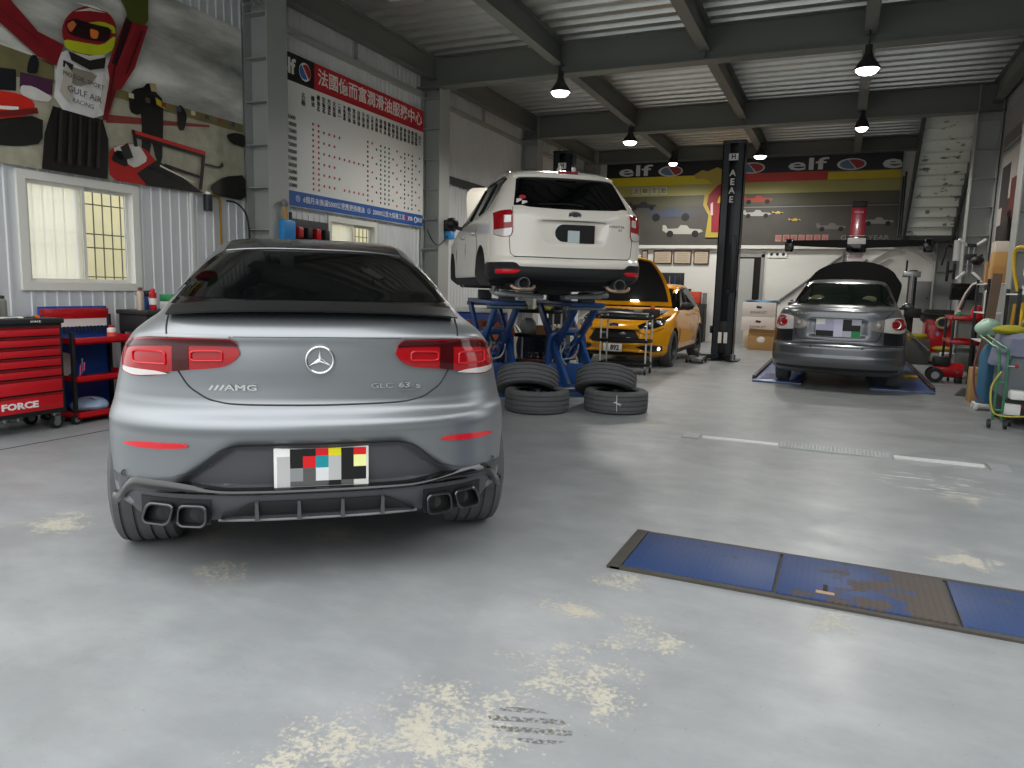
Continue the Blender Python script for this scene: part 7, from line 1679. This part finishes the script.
def drape(u, v):
    x = -.36 + .74 * u; y = -.50 + 1.0 * v; ex = max(0, -.24 - x) ; ey = max(0, -.40 - y)
    z = .03 + .10 * math.exp(-((u - .7) ** 2 + (v - .5) ** 2) * 6) + .012 * math.sin(u * 17 + v * 6) - ex * 2.6 - ey * 1.6
    return (x + ex * .55, y + ey * .3, z)
b.slab(drape, 30, 30, mat('coverall_grey', '7b7f93', .95, var=.1, bump=.3, scale=18), (0, 0, 1), .02); b.build('cloth_drape', t)
t = thing('yellow_cloth', 'yellow green rag bundled at the front corner of the machine top', 'cloth', (1.82, 10.0, .985)); b = MB(); b.grid(lambda u, v: (.16 * math.sin(v * PI) * math.cos(u * 2 * PI) * (1 + .18 * math.sin(u * 31)), .22 * math.sin(v * PI) * math.sin(u * 2 * PI), .05 + .06 * math.cos(v * PI)), 26, 10, mat('rag_yellow', 'a8a22c', .95)); b.build('cloth_bundle', t)
t = thing('green_clip_bag', 'pale green plastic bag hanging at the top of the hose frame', 'bag', (1.70, 10.75, .955)); b = MB(); b.grid(lambda u, v: (.13 * math.sin(v * PI) * math.cos(u * 2 * PI) * (1 + .2 * math.sin(u * 25)), .14 * math.sin(v * PI) * math.sin(u * 2 * PI), .08 + .09 * math.cos(v * PI) + .02 * math.sin(u * 19)), 26, 12, mat('bag_pale_green', 'a9c9b4', .4)); b.build('bag_body', t)
t = thing('coiled_hose', 'beige hoses coiled on top of the grey machine', 'hose', (2.12, 10.0, 1.02)); b = MB()
for k in range(4): b.torus((.0, 0, .06 + .035 * k), .20 - .02 * k, .022, mat('hose_beige', 'b0a58c', .5), (.25, .3, 1), 30, 8)
b.build('hose_coils', t)
t = thing('hose_trolley', 'green tube frame on wheels carrying hoses in front of the machine', 'trolley frame', (1.60, 9.25, 0)); GT = mat('frame_green', '3f7a5c', .4, .2); b = MB()
for dx in (0, .08): b.tube([(dx, 0, .09), (dx, .0, .78), (dx - .03, .25, .88), (dx - .06, .9, .95)], .014, GT, smooth=4)
b.cyl((0, 0, .5), (.08, 0, .5), .012, GT, n=8); b.cyl((0, 0, .2), (.08, 0, .2), .012, GT, n=8); b.build('tube_frame', t)
for dx in (-.03, .12): b = MB(); b.cyl((dx - .015, 0, .05), (dx + .015, 0, .05), .05, DARKM, n=18); b.build('wheel', t)
b = MB(); b.tube([(.03, -.03, .62), (-.05, -.05, .45), (-.02, -.06, .2), (.1, -.08, .15), (.35, -.05, .17)], .010, mat('hose_yellow', 'b9b04a', .5), smooth=5); b.build('yellow_hose', t)
b = MB(); b.tube([(-.02, .95, .95), (-.10, .8, .6), (-.08, .7, .3), (-.02, .6, .2)], .012, mat('hose_maroon', '6a3a3c', .5), smooth=5); b.build('maroon_hose', t)
b = MB(); b.ball((.16, -.02, .68), .02, REDP); b.cyl((.08, -.02, .68), (.16, -.02, .68), .008, STEEL, n=8); b.build('red_tap', t)
t = thing('white_spray_gun', 'white plastic nozzle box on the side of the grey machine', 'nozzle', (1.84, 9.33, .32)); b = MB(); b.box(-.10, .10, -.07, .07, 0, .10, WHITEPL, .02); b.build('nozzle_box', t); b = MB(); b.box(-.03, .03, .06, .11, .0, .04, DARKM, .01); b.build('bracket', t)
# shelves on the right wall
def shelf(label, y0, y1, zs, posts=True):
    t = thing('storage_shelf', label, 'shelf', (0, 0, 0)); x0, x1 = 1.98, 2.43
    for z in zs: b = MB(); b.box(x0, x1, y0, y1, z - .02, z, WHITEP, .004); b.build('shelf_board', t)
    for y in (y0 + .02, y1 - .02):
        for x in (x0 + .02, x1 - .02): b = MB(); b.box(x - .02, x + .02, y - .02, y + .02, 0, max(zs) + .06, DARKM); b.build('post', t)
    return t
shelf('white shelf unit with boxes between the two right columns', 12.9, 13.9, (1.18, 1.62, .75)); shelf('white shelf in front of the nearer right column holding a big bottle', 10.75, 11.5, (1.46, .95))
for k, (y, z, w, h, c, lab) in enumerate(((13.2, 1.62, .16, .24, 'b5854c', 'tan box on the top shelf of the right shelf unit, lowest in the pile'), (13.2, 1.86, .15, .22, 'c79a5c', 'pale tan box stacked second on the right shelf unit'), (13.62, 1.62, .16, .34, '8d6a42', 'brown box at the far end of the right shelf unit'), (13.2, 2.08, .15, .16, 'd9cdbd', 'white topped box highest in the pile on the right shelf'))):
    t = thing('shelf_box', lab, 'box', (2.2, y, z), 0, 'boxes on the right shelf'); b = MB(); b.box(-w, w, -.17, .17, 0.001, h, mat('box_' + c, c, .8), .004); b.build('box_body', t); b = MB(); b.box(-w - .001, -w + .002, -.02, .02, .0, h, mat('parcel_tape', 'c9a878')); b.build('tape', t)
t = thing('white_canister', 'white canister with label on the lower board of the right shelf unit', 'canister', (2.1, 13.3, 1.18)); b = MB(); b.lathe([(.08, 0), (.085, .01), (.085, .32), (.04, .37), (.03, .40)], WHITEPL, n=22); b.build('canister_body', t); b = MB(); b.cyl((0, 0, .40), (0, 0, .44), .035, GREENP, n=14); b.build('cap', t)
t = thing('water_bottle', 'large clear bottle with dark label on the near right shelf', 'bottle', (2.15, 10.95, 1.46)); b = MB(); b.lathe([(.10, 0), (.105, .01), (.105, .30), (.05, .36), (.03, .38)], mat('clear_bottle', 'c9d2d6', .1, coat=.5), n=24); b.build('bottle_body', t); b = MB(); b.lathe([(.107, .10), (.107, .22)], mat('bottle_label', '5a6470', .5), n=24); b.build('label_band', t); b = MB(); b.cyl((0, 0, .38), (0, 0, .42), .035, ORANGE, n=14); b.build('cap', t)
t = thing('hanging_lamp', 'black inspection lamp hanging at the end of the right shelf', 'lamp', (2.02, 14.35, 1.95)); b = MB(); b.ball((0, 0, .06), .10, BLACK, (1, 1.8, .75)); b.build('lamp_body', t); b = MB(); b.cyl((0, .1, .1), (.1, .3, .16), .02, BLACK, n=10); b.build('arm', t)
t = thing('yellow_hose', 'yellow hose looped over the top of the near right shelf', 'hose', (2.1, 11.35, 1.95)); b = MB(); b.tube([(.1, -.1, .0), (-.02, -.05, .1), (-.08, .1, .05), (-.06, .12, -.2), (0, .1, -.46)], .022, mat('hose_bright_yellow', 'c9a31f', .5), smooth=6); b.build('hose_loop', t)
t = thing('yellow_gun', 'yellow tool standing on the lower board of the near right shelf', 'tool', (2.1, 11.2, .95)); b = MB(); b.beam((0, 0, 0), (.05, .05, .4), .07, .06, YELLOW, bev=.02); b.build('tool_body', t); b = MB(); b.beam((-.05, .12, 0), (-.03, .1, .38), .05, .05, mat('ochre_tool', 'a87f1d', .5), bev=.015); b.build('second_handle', t)
t = thing('monitor', 'black monitor on the grey column beside the red service cart', 'monitor', (2.15, 15.85, 1.50)); b = MB(); b.box(-.30, .14, -.02, .03, -.15, .16, BLACK, .01); b.build('case', t); b = MB(); b.box(-.28, .12, -.024, -.015, -.12, .14, GLOSSB); b.build('screen', t); b = MB(); b.box(-.04, .04, .03, .14, -.04, .04, DARKM); b.build('mount', t)
def clamps():
    t = thing('wheel_clamp', 'chrome four-legged wheel clamp hung on the far right column', 'wheel clamp', (2.14, 16.035, 2.15)); b = MB(); b.cyl((-.03, 0, -.3), (-.03, 0, .25), .015, STEEL, n=10); b.cyl((.05, 0, -.3), (.05, 0, .25), .015, STEEL, n=10); b.box(-.08, .1, -.03, .03, -.05, .05, DARKM, .01); b.box(-.07, .09, -.03, .03, .18, .24, DARKM, .01); b.build('slide_bars', t)
    for sx in (-1, 1):
        b = MB(); b.beam((sx * .06, 0, .2), (sx * .22, -.05, .32), .045, .045, WHITEP, bev=.01); b.build('upper_claw', t); b = MB(); b.beam((sx * .06, 0, -.28), (sx * .20, -.05, -.42), .045, .045, WHITEP, bev=.01); b.build('lower_claw', t)
clamps()
t = thing('folding_frame', 'black and white angled frame leaning at the shelf above the service cart', 'frame', (2.0, 14.9, 1.1)); b = MB(); b.tube([(-.14, 0, .0), (.02, -.3, .52), (.35, -.5, .56)], .016, WHITEP, smooth=3); b.tube([(-.08, .05, .02), (.08, -.25, .52), (.38, -.45, .54)], .012, BLACK, smooth=3); b.build('frame_tubes', t)
t = thing('brown_plank', 'brown plank leaning against the shelf behind the cart', 'plank', (2.05, 12.55, 0)); b = MB(); b.beam((-.12, -.05, .0), (.0, .06, 1.75), .12, .03, mat('plank_brown', '6e5b4c', .7, var=.15), up=(0, 1, 0)); b.build('board', t)
t = thing('wall_poster', 'tall poster with dark red and black figures on the right wall', 'poster', (XR - .03, 14.7, 2.75)); b = MB(); b.box(0, .015, -.9, .9, -.75, 1.1, mat('poster_pale', 'b9b4ac', .5)); b.build('poster_sheet', t); b = MB()
for k, (y0, y1, z0, z1, c) in enumerate(((-.2, .5, -.6, .3, '4a3230'), (.1, .8, .2, .9, '3a3836'), (-.7, -.1, -.1, .6, '6a2c28'), (.3, .8, -.65, -.1, '2a2826'))): b.box(-.002 - k * .001, .002, y0, y1, z0, z1, mat('poster_' + c, c, .5, var=.3, scale=6))
b.build('poster_print', t)
t = thing('wall_board', 'grey notice board high on the right wall between the columns', 'notice board', (XR - .03, 14.4, 4.3)); b = MB(); b.box(0, .02, -1.3, 1.3, -.35, .35, mat('notice_grey', '8f9090', .5)); b.build('board_sheet', t); b = MB(); b.box(-.003, .002, -1.2, 1.2, -.3, -.1, mat('notice_stripe', '6f6a64', .5)); b.build('board_stripe', t)
t = thing('black_hanger_bag', 'dark bag hanging on the right wall above the shelf boxes', 'bag', (2.36, 14.3, 2.35)); b = MB(); b.ball((0, 0, .05), .22, mat('dark_bag', '2c2826', .8), (.3, .9, 1.5)); b.build('bag_body', t); b = MB(); b.torus((.02, 0, .38), .08, .012, BLACK, (1, 0, 0), 18, 6); b.build('strap', t)
# ------------------------------------------------------------------ camera
def make_camera():
    yaw, pitch, roll = R(23.797), R(7.553), R(1.497)
    f = Vector((-math.sin(yaw) * math.cos(pitch), math.cos(yaw) * math.cos(pitch), -math.sin(pitch)))
    r = Vector((math.cos(yaw), math.sin(yaw), 0)); u = r.cross(f)
    r2 = r * math.cos(roll) + u * math.sin(roll); u2 = u * math.cos(roll) - r * math.sin(roll)
    cd = bpy.data.cameras.new('camera'); cam = bpy.data.objects.new('camera', cd); COL.objects.link(cam)
    cd.sensor_width = 36; cd.lens = 733.18 / 1024 * 36; cd.clip_start = .05; cd.clip_end = 200
    cam.matrix_world = Matrix(((r2.x, u2.x, -f.x, 0), (r2.y, u2.y, -f.y, 0), (r2.z, u2.z, -f.z, 1.3805), (0, 0, 0, 1)))
    scene.camera = cam
make_camera()
vs_ = scene.view_settings
scene.display_settings.display_device = 'sRGB'
vs_.view_transform = 'Standard'; vs_.look = 'None'; vs_.gamma = 1; vs_.use_curve_mapping = False
vs_.exposure = 0.0
